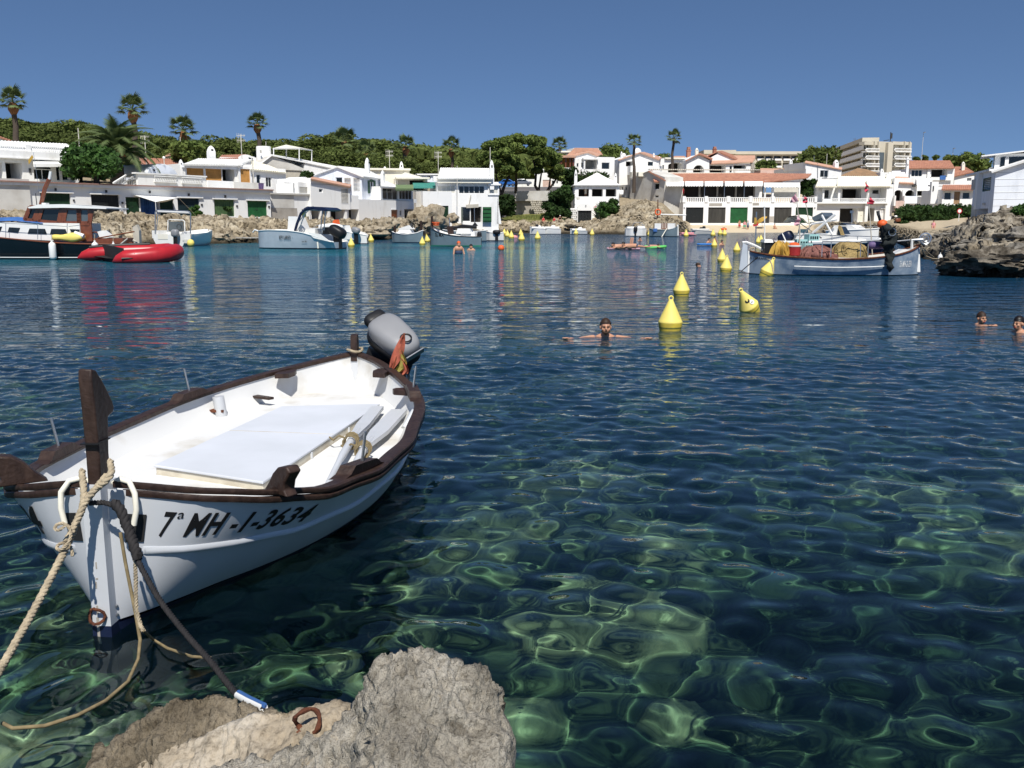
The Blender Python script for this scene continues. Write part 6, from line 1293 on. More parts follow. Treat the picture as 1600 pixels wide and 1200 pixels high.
for k, (mt, o0, o1, s0, s1) in enumerate((('orange', -.02, .035, .35, .97), ('awnolive', .03, .075, .25, .72), ('orange', .07, .10, .22, .60))):
    m = MB(); rows = []
    for i in range(9):
        s_ = s0 + (s1 - s0) * i / 8; wd = 1.6 * math.sin(math.pi * (.1 + .75 * (1 - i / 8)))
        rows.append([ax * L_ * s_ + sx2 * (-(o0 + (o1 - o0) * j / 4) * wd) + Vector((0, -.02 - .018 * math.sin(j * 1.7 + i * .9 + k), 0)) for j in range(5)])
    m.sheet(rows); m.build('cloth', ('flagred', 'flagyellow', 'flagred')[k], t, 60)
def oar(label, b0, b1, s1, wid):
    p0, p1, p2 = G(*b0, .33), G(*b1, .34), G(*s1, .315); t = thing('oar', label, 'oar', p1); d1 = (p0 - p1); nrm = d1.cross(Vector((0, 0, 1))).normalized()
    m = MB(); q = [p1 - p1 - nrm * .026, nrm * .026, d1 * .35 + nrm * wid, d1 + nrm * wid, d1 - nrm * wid, d1 * .35 - nrm * wid]; m.prism(q, (0, 0, .03)); m.build('blade', 'boatwhite', t, 0)
    m = MB(); e = p2 - p1; m.tube([d1 * .2 + Vector((0, 0, .015)), Vector((0, 0, .02)), e * .45 + Vector((0, 0, .02)), e * .55 + Vector((0, 0, .02)), e + Vector((0, 0, .0))], [.021, .025, .026, .02, .016], 10); m.build('shaft', 'boatwhite', t)
    m = MB(); u = e.normalized(); v = u.cross(Vector((0, 0, 1))).normalized(); c = e * .06 + Vector((0, 0, .02)); m.tube([c + u * (.004 * i) + v * (.045 * math.cos(i * .6)) + Vector((0, 0, .045 * math.sin(i * .6))) for i in range(34)], .008, 5); m.tube([c + v * .04, c + v * .09 + Vector((0, 0, .02)), c + v * .13 + Vector((0, 0, -.01)), c + v * .16 - u * .04], .007, 5); m.build('lashing', 'ropebrown', t)
oar('white oar lying against the casing lid, left one of the lashed pair', (590, 640), (553, 686), (510, 760), .048)
oar('white broad-bladed oar nearest the gunwale, right one of the lashed pair', (624, 645), (572, 700), (541, 758), .062)
# ---- ropes
def rope3(mb, pts, r, pitch=.10, n=5):
    """three-strand laid rope along a smooth path"""
    P_ = [Vector(p) for p in pts]; path = []
    for i in range(len(P_) - 1):
        a, b = P_[i], P_[i + 1]; m0 = (P_[min(i + 1, len(P_) - 1)] - P_[max(i - 1, 0)]) * .5; m1 = (P_[min(i + 2, len(P_) - 1)] - P_[i]) * .5; k = max(4, int((b - a).length / (pitch / 5)))
        for j in range(k):
            t = j / k; path.append(a * (2 * t**3 - 3 * t * t + 1) + m0 * (t**3 - 2 * t * t + t) + b * (-2 * t**3 + 3 * t * t) + m1 * (t**3 - t * t))
    path.append(P_[-1]); s = 0; st = [[], [], []]
    for i, q in enumerate(path):
        if i: s += (q - path[i - 1]).length
        tv = (path[min(i + 1, len(path) - 1)] - path[max(i - 1, 0)]).normalized(); x = tv.cross(Vector((.3, .9, .2))).normalized(); y = tv.cross(x)
        for k in range(3): an = 2 * math.pi * (s / pitch + k / 3); st[k].append(q + (x * math.cos(an) + y * math.sin(an)) * r * .55)
    for k in range(3): mb.tube(st[k], r * .58, n)
    return mb
q0 = P(150, 748, 3.84)
t = thing('mooring_rope', 'thick pale twisted mooring rope from the stem post to the lower left', 'rope', q0)
m = MB(); rope3(m, [P(x, y, d) - q0 for x, y, d in ((168, 742, 3.82), (160, 752, 3.79), (146, 768, 3.76), (133, 785, 3.74), (118, 820, 3.70), (100, 862, 3.62), (60, 940, 3.42), (20, 1012, 3.22), (-20, 1080, 3.02), (-90, 1190, 2.75))], .0155, .062, 6); m.build('laid_rope', 'rope', t, 60)
m = MB(); rope3(m, [P(x, y, d) - q0 for x, y, d in ((128, 735, 3.86), (130, 755, 3.80), (131, 775, 3.755), (126, 800, 3.72), (104, 846, 3.64))], .0145, .06, 6); rope3(m, [P(x, y, d) - q0 for x, y, d in ((172, 720, 3.86), (174, 738, 3.80), (165, 752, 3.775), (150, 764, 3.77), (134, 782, 3.745))], .0145, .06, 6); m.build('loop', 'rope', t, 60)
m = MB(); c = P(101, 858, 3.62) - q0; rope3(m, [c + Vector((.03 * math.cos(i * .9), .02 * math.sin(i * .9), .012 * i - .03 + .026 * math.sin(i * .9))) for i in range(14)], .007, .04, 4); m.build('whipping', 'rope', t, 60)
q0 = P(190, 800, 3.76); t = thing('mooring_rope', 'dark twisted mooring rope running from the bow to the shore rock', 'rope', q0)
m = MB(); rope3(m, [P(x, y, d) - q0 for x, y, d in ((140, 786, 3.80), (165, 786, 3.77), (186, 797, 3.75), (200, 830, 3.70), (214, 872, 3.62), (248, 935, 3.42), (290, 990, 3.20), (330, 1035, 3.00), (375, 1090, 2.78), (412, 1106, 2.62))], .0112, .05, 6); m.build('laid_rope', 'ropedark', t, 60)
m = MB(); rope3(m, [P(x, y, d) - q0 for x, y, d in ((178, 785, 3.74), (190, 800, 3.72), (202, 832, 3.68), (216, 872, 3.60))], .022, .07, 6); m.build('doubled_end', 'ropedark', t, 60)
m = MB(); pp = [P(372, 1086, 2.785) - q0, P(390, 1096, 2.71) - q0, P(412, 1106.5, 2.62) - q0]; m.tube(pp, .0135, 12); o = m.build('hose_guard', 'whitemetal', t, 60); m = MB(); m.tube([p + Vector((.002, .001, .0085)) for p in pp], .0085, 12); m.build('blue_stripe', 'tarpblue', o, 60)
q0 = P(190, 830, 3.72); t = thing('hanging_line', 'thin grey line hanging from the bow and trailing in the water to the left', 'rope', q0)
m = MB(); m.tube([P(x, y, d) - q0 for x, y, d in ((188, 832, 3.72), (196, 880, 3.70), (206, 930, 3.68), (213, 965, 3.66), (219, 1000, 3.60))] + [Vector(G(x, y, z)) - q0 for x, y, z in ((216, 1030, .02), (200, 1065, .01), (165, 1095, .015), (120, 1118, .02), (70, 1134, .015), (20, 1138, .02), (4, 1130, .01))], .0075, 7); m.build('line', 'ropebrown', t, 60)
q0 = P(210, 870, 3.68); t = thing('hanging_line', 'pale thin line hanging beside the dark rope with its end afloat', 'rope', q0)
m = MB(); rope3(m, [P(x, y, d) - q0 for x, y, d in ((211, 862, 3.68), (212, 900, 3.68), (213, 950, 3.66), (219, 975, 3.64), (224, 985, 3.6))], .009, .04, 5); m.build('laid_part', 'rope', t, 60)
m = MB(); m.tube([P(224, 985, 3.6) - q0] + [G(x, y, .02) - q0 for x, y in ((240, 1000), (262, 1013), (300, 1026), (330, 1028))], .006, 6); m.build('floating_end', 'ropebrown', t, 60)
# == shore rocks under the camera
def shore_rock(name, label, cols, mname, d_near, ridge, d_back, seed, amp=.05, parent=None, tagit=True):
    """height field by photo column: cols = [(px, silhouette row)], ridge = distance of the crest"""
    xs = np.array([c[0] for c in cols], float); ys = np.array([c[1] for c in cols], float)
    px = np.linspace(xs[0], xs[-1], 260); D_ = np.concatenate([np.linspace(d_near, ridge, 110), np.linspace(ridge, d_back, 90)[1:]])
    PXg, DD = np.meshgrid(px, D_); yy = np.interp(PXg, xs, ys)
    b = (600 - yy) / FPX; t = ridge / (b * _S + _C); zr = CAMH + (b * _C - _S) * t
    near = (ridge - DD) / (ridge - d_near); back = (DD - ridge) / (d_back - ridge)
    z = zr - np.where(near > 0, .52 * near ** 1.25, 0) - np.where(back > 0, (zr + .75) * back ** .85, 0)
    X = (PXg - 800) / FPX * ridge / (b * _S + _C) * (.55 + .45 * DD / ridge)
    edge = np.minimum(PXg - xs[0], xs[-1] - PXg); z = z - np.clip(1 - edge / 26, 0, 1) ** 1.6 * (z + .7)
    n1 = vfbm(X * 2.3, DD * 2.3, 3, seed, True)
    z = z + amp * (n1 - .1) * .9; X, DD, z = craggy(X, DD, z, np.clip((z + .5) * 4, 0, 1), amp * .8, 8.5); X, DD, z = craggy(X, DD, z, np.clip((z + .3) * 4, 0, 1), amp * .36, 27)
    o = mesh_grid(name, X, DD, z, M[mname], kind=None)
    if parent: o.parent = parent
    elif tagit: tag(o, label, 'rock')
    return o
def rockmat(k, stops, warm, bump=1.0):
    m, N, L, p = ntree(k); n1 = texn(N, L, 2.2, 6, rough=.65); n2 = texn(N, L, 14, 6, rough=.7); n3 = texn(N, L, 60, 4, rough=.7)
    r = ramp(N, stops); L.new(n1.outputs[0], r.inputs[0]); r2 = ramp(N, [(.30, (.30, .28, .25)), (.46, (.88, .87, .85)), (.62, (1.0, 1.0, 1.0)), (.75, warm)]); L.new(n2.outputs[0], r2.inputs[0])
    mu = N.new('ShaderNodeMix'); mu.data_type = 'RGBA'; mu.blend_type = 'MULTIPLY'; mu.inputs[0].default_value = .9; L.new(r.outputs[0], mu.inputs[6]); L.new(r2.outputs[0], mu.inputs[7])
    r3 = ramp(N, [(.34, (.55, .53, .50)), (.5, (1, 1, 1)), (.7, (1.15, 1.13, 1.1))]); L.new(n3.outputs[0], r3.inputs[0]); m2 = N.new('ShaderNodeMix'); m2.data_type = 'RGBA'; m2.blend_type = 'MULTIPLY'; m2.inputs[0].default_value = .85; L.new(mu.outputs[2], m2.inputs[6]); L.new(r3.outputs[0], m2.inputs[7])
    geo = N.new('ShaderNodeNewGeometry'); sx = N.new('ShaderNodeSeparateXYZ'); L.new(geo.outputs['Position'], sx.inputs[0]); mr = N.new('ShaderNodeMapRange'); mr.inputs[1].default_value = -.02; mr.inputs[2].default_value = .12; L.new(sx.outputs[2], mr.inputs[0])
    tm = N.new('ShaderNodeMix'); tm.data_type = 'RGBA'; L.new(mr.outputs[0], tm.inputs[0]); tm.inputs[6].default_value = (.03, .028, .02, 1); L.new(m2.outputs[2], tm.inputs[7]); L.new(tm.outputs[2], p.inputs['Base Color'])
    p.inputs['Roughness'].default_value = .95; p.inputs['Specular IOR Level'].default_value = .2
    b = N.new('ShaderNodeBump'); b.inputs['Strength'].default_value = .8 * bump; b.inputs['Distance'].default_value = .03; L.new(n2.outputs[0], b.inputs['Height']); b2 = N.new('ShaderNodeBump'); b2.inputs['Strength'].default_value = .7 * bump; b2.inputs['Distance'].default_value = .008; L.new(n3.outputs[0], b2.inputs['Height']); L.new(b.outputs[0], b2.inputs['Normal']); L.new(b2.outputs[0], p.inputs['Normal'])
    M[k] = m
rockmat('greyrock', [(.30, (.17, .152, .122)), (.48, (.31, .283, .235)), (.66, (.43, .397, .337))], (1.2, 1.05, .85), 1.5)
rockmat('brownrock', [(.30, (.085, .068, .046)), (.48, (.17, .14, .098)), (.66, (.28, .235, .17))], (1.4, 1.3, 1.1), 1.3)
rockmat('mortar', [(.32, (.27, .225, .165)), (.5, (.37, .31, .23)), (.66, (.47, .42, .345))], (1.15, 1.1, 1.0), .6)
shore_rock('limestone_boulder', 'big pale grey limestone boulder in front with a rounded peak', [(300, 1215), (360, 1188), (430, 1170), (500, 1142), (540, 1118), (556, 1080), (580, 1042), (612, 1016), (640, 1007), (668, 1010), (700, 1026), (740, 1042), (776, 1062), (800, 1096), (808, 1140), (812, 1195), (818, 1215)], 'greyrock', 1.25, 2.2, 2.95, 401, .05)
shore_rock('shore_rock', 'rough brown pitted rock at the water edge beside the dark rope end', [(105, 1215), (128, 1188), (150, 1165), (190, 1142), (232, 1122), (262, 1108), (300, 1102), (332, 1100), (362, 1106), (382, 1116), (408, 1126), (432, 1122), (446, 1132), (470, 1160), (500, 1195)], 'brownrock', 1.5, 2.62, 3.2, 431, .055)
shore_rock('mortar_bed', 'buff mortar patch between the two rocks holding a rusty iron ring', [(190, 1215), (240, 1186), (300, 1160), (360, 1140), (400, 1118), (440, 1108), (480, 1102), (520, 1098), (560, 1110), (600, 1150)], 'mortar', 1.3, 2.45, 2.9, 461, .034)
c = P(480, 1127, 2.34); t = thing('mooring_ring', 'rusty iron mooring ring set in the buff mortar', 'ring', c)
m = MB(); r_ = .034
pts = [Vector((r_ * math.sin(i * 2 * math.pi / 22), .012 * math.sin(i * .6), r_ * math.cos(i * 2 * math.pi / 22))) for i in range(-9, 10)]; m.tube(pts, [.0065 + .0016 * math.sin(i * 1.7) for i in range(len(pts))], 8); m.build('ring', 'rust', t)
m = MB(); m.ball((-.012, 0, -.036), (.022, .016, .012), 1); m.build('staple', 'rust', t)
# == boats across the cove
class Craft(House):
    """a boat laid out on the vertical plane through its keel line"""
    def hull(s, st, mh='gel', mb='navy', md='gel', mr=None, drop=.25, wl=.8, boot=.06, draft=.35, transom=None):
        """st: [(px, row of the sheer, half beam)]"""
        S = []
        xs = [q[0] for q in st]; n = 26
        for i in range(n + 1):
            px = xs[0] + (xs[-1] - xs[0]) * i / n; y = _cr(xs, [q[1] for q in st], px); hb = _cr(xs, [q[2] for q in st], px); p = s.loc(px, y, 0); S.append((p.x, hb, p.z))
        def row(x, hb, zr, lev):
            o = []
            for z in lev:
                w = hb * wl * max(0, 1 + z / draft) ** .5 if z <= 0 else hb * (wl + (1 - wl) * (z / zr) ** .8); o.append((z, w))
            return o
        def both(levf, name, m):
            b = MB(); R_ = [row(x, hb, zr, levf(zr)) for x, hb, zr in S]
            b.sheet([[(S[i][0], -w, z) for z, w in r] for i, r in enumerate(R_)]); b.sheet([[(S[i][0], w, z) for z, w in r[::-1]] for i, r in enumerate(R_)])
            for i in (0, -1):
                if S[i][1] > .12: r = R_[i]; k = [(S[i][0], -w, z) for z, w in r] + [(S[i][0], w, z) for z, w in r[::-1]]; b.add(k, [tuple(range(len(k))) if i == 0 else tuple(range(len(k)))[::-1]])
            return b.build(name, m, s.root, 50)
        h_ = both(lambda zr: [boot + (zr - boot) * t for t in (0, .25, .5, .75, 1)], 'hull', mh); both(lambda zr: [-draft * .98, -draft * .6, -.1, 0, boot], 'hull_bottom', mb)
        b = MB(); b.sheet([[(x, -max(.01, hb - .05), zr - .01), (x, -max(.008, hb * .9 - .07), zr - drop), (x, max(.008, hb * .9 - .07), zr - drop), (x, max(.01, hb - .05), zr - .01)] for x, hb, zr in S]); b.build('deck', md, s.root, 50)
        b = MB()
        for g in (-1, 1): b.tube([(x, g * hb, zr + .01) for x, hb, zr in S], .035, 6)
        b.build('gunwale', mr or mh, s.root, 50); s.S = S; return h_
    def box(s, x0, y0, x1, y1, d0, d1, m, name, tap=0.0):
        u0, z0, u1, z1 = s.rect(x0, y0, x1, y1, (d0 + d1) / 2); return MB().box(u0, d0, z0, u1, d1, z1, tap).build(name, m, s.root, 0)
    def line(s, pts, r, m, name, n=6, d=0.0): return MB().tube([s.loc(q[0], q[1], q[2] if len(q) > 2 else d) for q in pts], r, n).build(name, m, s.root)
    def poly(s, pts, d0, d1, m, name, smooth=0): return MB().prism([s.loc(x, y, d0) for x, y in pts], (0, d1 - d0, 0)).build(name, m, s.root, smooth)
    def motor(s, px, y0, y1, d=0.0, m='black', wpx=14, tilt=0.0):
        a = s.loc(px, y0, d); b = s.loc(px, y1, d); Hh = a.z - b.z; w = wpx / FPX * P(px, y0, s.o.y).y; rot = Matrix.Rotation(tilt, 3, 'Y')
        k = rbox(w, w * .8, Hh * .5, 3); k.v = [tuple(rot @ Vector(v) + a - Vector((0, 0, Hh * .26))) for v in k.v]; o = k.build('outboard_motor', m, s.root, 50)
        k = MB(); k.bar(a - Vector((0, 0, Hh * .45)), Vector((a.x, d, -.35)), w * .4, w * .3, (0, 1, 0)); k.build('motor_leg', 'black', o, 0); return o
    def seg_text(s, txt, px0, px1, yt, yb, side, m, name='lettering', shear=.15):
        cu = bpy.data.curves.new('letters', 'FONT'); cu.body = txt; cu.shear = shear; cu.offset = .012; cu.resolution_u = 2
        ob = bpy.data.objects.new('letters', cu); COL.objects.link(ob); me = bpy.data.meshes.new_from_object(ob.evaluated_get(bpy.context.evaluated_depsgraph_get())); bpy.data.objects.remove(ob)
        w = max(v.co.x for v in me.vertices); u0, z0, u1, z1 = s.rect(px0, yt, px1, yb, -abs(s.S[len(s.S) // 2][1]) * .8)
        X = [q[0] for q in s.S]; 
        for v in me.vertices:
            x = u0 + (u1 - u0) * v.co.x / w; z = z0 + (z1 - z0) * v.co.y / .7; hb = np.interp(x, X, [q[1] for q in s.S]) if X[0] < X[-1] else np.interp(x, X[::-1], [q[1] for q in s.S][::-1]); zr = np.interp(x, X, [q[2] for q in s.S]) if X[0] < X[-1] else .8
            v.co = Vector((x, side * (hb * (.8 + .2 * (min(1, max(0.01, z) / zr)) ** .8) + .012), z))
        me.materials.append(M[m]); return obj_of(name, me, s.root)
# ---- dark cabin boat at the left
h = Craft('cabin_boat', 'black-hulled wooden cabin boat with white coachroof and brown wheelhouse at the far left', 'boat', -120, 46, 216, 45)
h.hull([(-118, 356, .05), (-80, 360, .8), (-20, 366, 1.25), (50, 373, 1.4), (120, 379, 1.3), (180, 381, .9), (208, 380, .12)], 'blackhull', 'blackhull', 'varnish', 'varnish', drop=.15)
MB().tube([(q[0], -q[1] - .012, .10) for q in h.S[1:-1]], .02, 5).build('boot_line', 'whitemetal', h.root)
h.poly([(-70, 346), (124, 349), (126, 378), (60, 375), (-70, 368)], -.95, .95, 'gel', 'coachroof')
for pts in (((-20, 354), (3, 354), (0, 362), (-18, 361)), ((14, 355), (31, 356), (28, 364), (12, 362)), ((46, 357), (70, 357.5), (73, 366), (43, 365)), ((80, 357.5), (102, 358), (105, 366.5), (78, 366)), ((109, 358), (124, 358.5), (124, 363), (112, 366))): h.poly(pts, -.975, -.945, 'glassdark', 'window')
q = [h.loc(x, y) for x, y in ((-60, 346), (-10, 344), (40, 343), (85, 347))]; b = MB(); b.sheet([[(p.x, sg * 1.0, p.z - .06) if abs(sg) > .9 else (p.x, sg, p.z + .10 + .03 * math.sin(i * 2 + sg * 3)) for sg in (-1.0, -.6, -.2, .2, .6, 1.0)] for i, p in enumerate(q)]); b.build('blue_cover', 'tarpblue', h.root)
def frame_poly(pts, d, m='varnish', pane='glassdark', name='wheelhouse_window', t=.2):
    V = [h.loc(x, y, d) for x, y in pts]; b = MB(); n = len(V)
    for i in range(n): b.bar(V[i], V[(i + 1) % n], t, .07, (0, 1, 0))
    o = b.build(name, m, h.root, 0); MB().prism([v + Vector((0, .01, 0)) for v in V], (0, .012, 0)).build('pane', pane, o, 0)
for d in (-.85, .85):
    frame_poly(((39, 344), (47, 324), (61, 324), (53, 345)), d); frame_poly(((60, 346), (66, 324), (97, 324), (92, 349)), d); frame_poly(((99, 349), (103, 325), (123, 325), (124, 349)), d, pane='glassgrey'); frame_poly(((124, 349), (123.5, 325), (144, 325), (140, 349)), d, pane='glassgrey')
h.poly([(99, 349), (141, 349), (143, 377), (126, 377), (126, 362), (99, 358)], -.86, -.80, 'varnish', 'wheelhouse_side'); h.poly([(99, 349), (141, 349), (143, 377), (126, 377), (126, 362), (99, 358)], .80, .86, 'varnish', 'wheelhouse_side')
for x in (126, 141): h.box(x - 2, 325, x + 2, 377, -.87, -.79, 'varnish', 'wheelhouse_post')
h.poly([(43, 324), (60, 319.5), (100, 319), (140, 322), (166, 325), (166, 326.5), (100, 324.5), (45, 325.5)], -1.05, 1.05, 'gel', 'wheelhouse_roof')
h.box(68, 317, 74, 320, -.2, .1, 'whitemetal', 'roof_light'); h.line([(100, 320), (143, 322.5)], .03, 'darkmetal', 'grab_rail', d=-.9)
h.line([(64, 320), (70, 295), (77, 280)], .10, 'varnish', 'mast'); h.line([(77, 280), (79, 268)], .06, 'whitemetal', 'mast_head'); h.line([(58, 324), (55.5, 302)], .02, 'darkmetal', 'aerial'); h.line([(64, 318), (52, 238)], .008, 'metal', 'whip_aerial')
h.poly([(52, 246), (45, 257), (44, 250), (50, 242)], .0, .02, 'yellowcloth', 'pennant')
for x in (9, 59, 105): h.line([(x, 349), (x, 374)], .014, 'metal', 'stanchion', d=-1.25)
h.line([(-60, 340), (9, 349), (59, 351), (106, 354), (124, 352)], .012, 'metal', 'guard_wire', d=-1.25)
b = rbox(1.55, .8, .36); c = h.loc(108, 371, -.95); b.v = [(v[0] + c.x, v[1] + c.y, v[2] * (1 + .3 * math.sin(v[0] * 5)) + c.z) for v in b.v]; b.build('folded_cover', 'buoytop', h.root, 50)
h.line([(117, 364), (131, 369)], .10, 'whitemetal', 'fender', 10, -1.1)
h.box(146, 372, 205, 380, -.8, .8, 'varnish', 'cockpit_coaming'); h.poly([(152, 362), (160, 360), (171, 371), (166, 372), (156, 372)], -.7, -.2, 'gel', 'wash_board'); b = MB(); c = h.loc(149, 369, -.6); b.tube([c + Vector((.2 * math.cos(i * .5), 0, .2 * math.sin(i * .5))) for i in range(14)], .025, 6); b.build('steering_wheel', 'varnish', h.root)
h.poly([(207, 355), (213, 351), (217, 360), (218, 386), (210, 388)], -.12, .12, 'paleblock', 'stern_post'); h.line([(208, 375), (222, 384)], .05, 'paleblock', 'tiller_bar', d=-.4); h.line([(184, 385), (199, 373)], .03, 'slat', 'boat_hook', d=-1.0)
h.line([(153, 372), (210, 362)], .03, 'varnish', 'rail', d=-.8)
for x, y0, y1, r in ((81, 378, 406, .16), (148, 378, 386, .15), (177, 380, 386, .12)):
    c = h.loc(x, y0, -1.55); z1 = h.loc(x, y1, -1.55).z; t = thing('fender', {81: 'long white cylinder fender hanging on the black hull near the waterline', 148: 'short white fender hanging just above the red dinghy', 177: 'smallest white fender at the stern of the black boat'}[x], 'fender', h.hit(x, y0, -1.55)); Hh = c.z - z1
    MB().lathe([(r * .3, -Hh), (r * .85, -Hh + .06), (r, -Hh + .14), (r, -.16), (r * .85, -.07), (r * .3, 0), (r * .3, .07)], 14).build('body', 'gel', t); MB().tube([(0, 0, .05), (0, .05, .35)], .015, 5).build('lanyard', 'rope', t)
# ---- red inflatable
c = G(215, 405); c.z = -.10; t = thing('inflatable_dinghy', 'red inflatable dinghy with two cone-ended tubes moored beside the black boat', 'dinghy', c)
def tubepath(pts, rs):
    return [P(x, y, d) - Vector((c.x, c.y, 0)) for x, y, d in pts], rs
pn, rn_ = tubepath([(175.5, 406, 40.4), (184, 402, 40.4), (194, 399, 40.4), (215, 398, 40.6), (240, 396.5, 40.9), (258, 394, 41.2), (270, 391, 41.8), (275, 390, 42.3)], [.03, .20, .30, .34, .36, .37, .37, .36])
pf_, rf_ = tubepath([(121, 400, 42.4), (130, 396.5, 42.4), (141, 394, 42.5), (165, 392, 42.6), (200, 390, 42.8), (235, 389, 43.2), (262, 387, 43.2), (275, 390, 42.3)], [.03, .20, .29, .31, .31, .31, .31, .30])
MB().tube(pn, rn_, 16).build('tube', 'red', t, 60); MB().tube(pf_, rf_, 16).build('tube', 'red', t, 60)
m = MB(); m.sheet([[pf_[i] + Vector((0, 0, -.05 - .1 * (k == 1))) if k == 0 else (pn[i] + Vector((0, 0, -.05)) if k == 2 else (pf_[i] + pn[i]) / 2 + Vector((0, 0, -.1))) for k in range(3)] for i in range(2, 7)]); m.build('floor', 'rubber', t, 0)
m = MB(); m.bar(pf_[3] + Vector((-.1, 0, .0)), pn[2] + Vector((-.05, 0, 0)), .1, .8); m.build('transom', 'rubber', t, 0)
m = MB(); m.tube([p + Vector((0, -.30, -.03)) for p in pn[2:7]], .045, 8); m.build('rubbing_strake', 'black', t); m = MB(); m.tube([p + Vector((0, -.02, .30)) for p in pf_[2:6]], .09, 8); m.build('black_cover', 'black', t)
for i, x in ((3, -.1), (5, -.25)): q = pn[i] + Vector((x, -.29, .12)); MB().box(q.x - .11, q.y - .02, q.z - .05, q.x + .11, q.y + .03, q.z + .05).build('grab_handle', 'black', t, 0)
# ---- white open boat seen from astern
h = Craft('white_speedboat', 'small white boat seen from its stern with an empty canopy frame and grey outboard', 'boat', 236, 68, 306, 66.5)
b = MB(); rows = []
for k, (d, sc, up) in enumerate(((0, 1, 0), (1.0, 1.02, .02), (2.4, .95, .1), (3.6, .6, .25), (4.2, .1, .35))):
    row = []
    for u, v in ((-1.5, .85), (-1.42, .45), (-1.2, .05), (-.8, -.25), (0, -.35), (.8, -.25), (1.2, .05), (1.42, .45), (1.5, .85)): row.append((u * sc + 1.55, d, v + up))
    rows.append(row)
b.sheet([r[::-1] for r in rows]); b.add(rows[0], [tuple(range(9))]); b.build('hull', 'gel', h.root, 50)
b = MB(); b.sheet([[(r[0][0] + .1, r[0][1] + .05, r[0][2] - .02), (r[0][0] + .3, r[0][1] + .05, .35), (r[-1][0] - .3, r[-1][1] + .05, .35), (r[-1][0] - .1, r[-1][1] + .05, r[-1][2] - .02)] for r in rows]); b.build('deck', 'gel', h.root, 0)
h.box(247, 366, 262, 374, -.02, .02, 'cream', 'transom_locker'); h.box(285, 366, 298, 376, -.04, -.001, 'gel', 'swim_step'); h.box(288, 374, 297, 380, -.06, -.042, 'greywall', 'ladder_panel'); h.box(258, 362, 292, 372, 1.2, 2.2, 'gel', 'console'); h.box(246, 360, 256, 372, .3, 1.4, 'gel', 'seat')
h.line([(262, 367, 1.3), (262.5, 344, 1.4), (265, 343, 1.4), (286, 344, 1.4), (288.5, 346, 1.4), (289, 366, 1.3)], .035, 'whitemetal', 'windscreen_frame'); h.box(264, 346, 287, 361, 1.36, 1.39, 'glassgrey', 'windscreen')
b = MB(); q = h.loc(280, 355, 1.0); b.tube([q + Vector((.22 * math.cos(i * .5), 0, .22 * math.sin(i * .5))) for i in range(14)], .025, 6); b.build('steering_wheel', 'darkmetal', h.root)
h.line([(242.5, 366, .2), (242.5, 331, .3), (246, 328, .3), (294, 330, .3), (298, 333, .3), (297.5, 365, .2)], .04, 'metal', 'canopy_frame'); h.line([(247, 330, 1.8), (296, 332, 1.8)], .09, 'whitemetal', 'rolled_canopy', 8); h.line([(244, 366, 1.6), (247, 330, 1.8)], .03, 'metal', 'canopy_strut')
h.motor(273, 358, 382, -.35, 'cowl', 12)
t = thing('fender', 'round yellow fender hanging from the stern of the small white boat', 'fender', h.hit(298, 380, -.3)); MB().ball((0, 0, 0), (.26, .26, .28), 2).build('ball', 'buoytop', t, 60); MB().tube([(0, 0, .25), (0, .1, .6)], .02, 5).build('lanyard', 'rope', t)
# ---- white motorboat
h = Craft('motorboat', 'white centre-console motorboat with navy tubular arch and big black outboard', 'boat', 404, 62, 540, 60.5)
h.hull([(404, 361, .05), (412, 360.5, .55), (430, 359.5, .95), (455, 360, 1.15), (480, 362.5, 1.2), (505, 369, 1.2), (522, 375, 1.15), (533, 378, 1.1)], 'gelblue', 'navy', 'gel', 'gel', drop=.3, wl=.72, boot=.08)
h.poly([(449, 363), (450.5, 338), (466, 340), (475, 362)], -.5, .5, 'gel', 'console_cover'); h.box(480, 357, 498, 366, -.5, .5, 'gel', 'seat_box'); h.poly([(480, 363), (500, 366), (516, 378), (490, 372)], -1.22, -1.1, 'gel', 'side_coaming')
for d in (-1.0, 1.0):
    b = MB(); V = [h.loc(x, y, d) for x, y in ((458, 372), (464, 350), (470, 334), (478, 326), (490, 324.5))]; b.tube(V, .09, 10); o = b.build('arch_leg', 'navy', h.root)
    V2 = [v + Vector((.28, 0, -.02)) for v in V[:4]]; MB().tube(V2, .035, 6).build('arch_brace', 'metal', o)
    b = MB()
    for q0, q1 in zip(V[:3], V2[1:4]): b.tube([q0, q1], .03, 5); 
    b.build('arch_rung', 'metal', o); h.line([(457, 371, d - .1 * (1 if d > 0 else -1)), (460, 361, d)], .13, 'gel', 'arch_foot', 10)
b = MB(); b.prism([h.loc(x, y, -1.05) for x, y in ((474, 326), (480, 322.5), (505, 324), (513, 328), (508, 330), (490, 327), (478, 329))], (0, 2.1, 0)); b.build('folded_canopy', 'navy', h.root, 0)
for x in (504, 509): h.line([(x, 329, -.9), (x - 3, 360, -.9)], .04, 'metal', 'canopy_strut')
h.motor(527, 353, 388, -.2, 'black', 27, .5); h.box(508, 355, 524, 366, -.45, .35, 'black', 'motor_cover')
h.seg_text('KEY LARGO', 437, 456, 368, 374, -1, 'black', 'lettering'); h.seg_text('one 85', 473, 481, 376, 378.5, -1, 'greydoor', 'small_lettering'); h.line([(404, 361, 0), (398, 359, 0), (395, 363, 0)], .05, 'whitemetal', 'bow_roller')
h.line([(496, 378, -1.25), (497, 388, -1.25)], .05, 'cream', 'fender', 8)
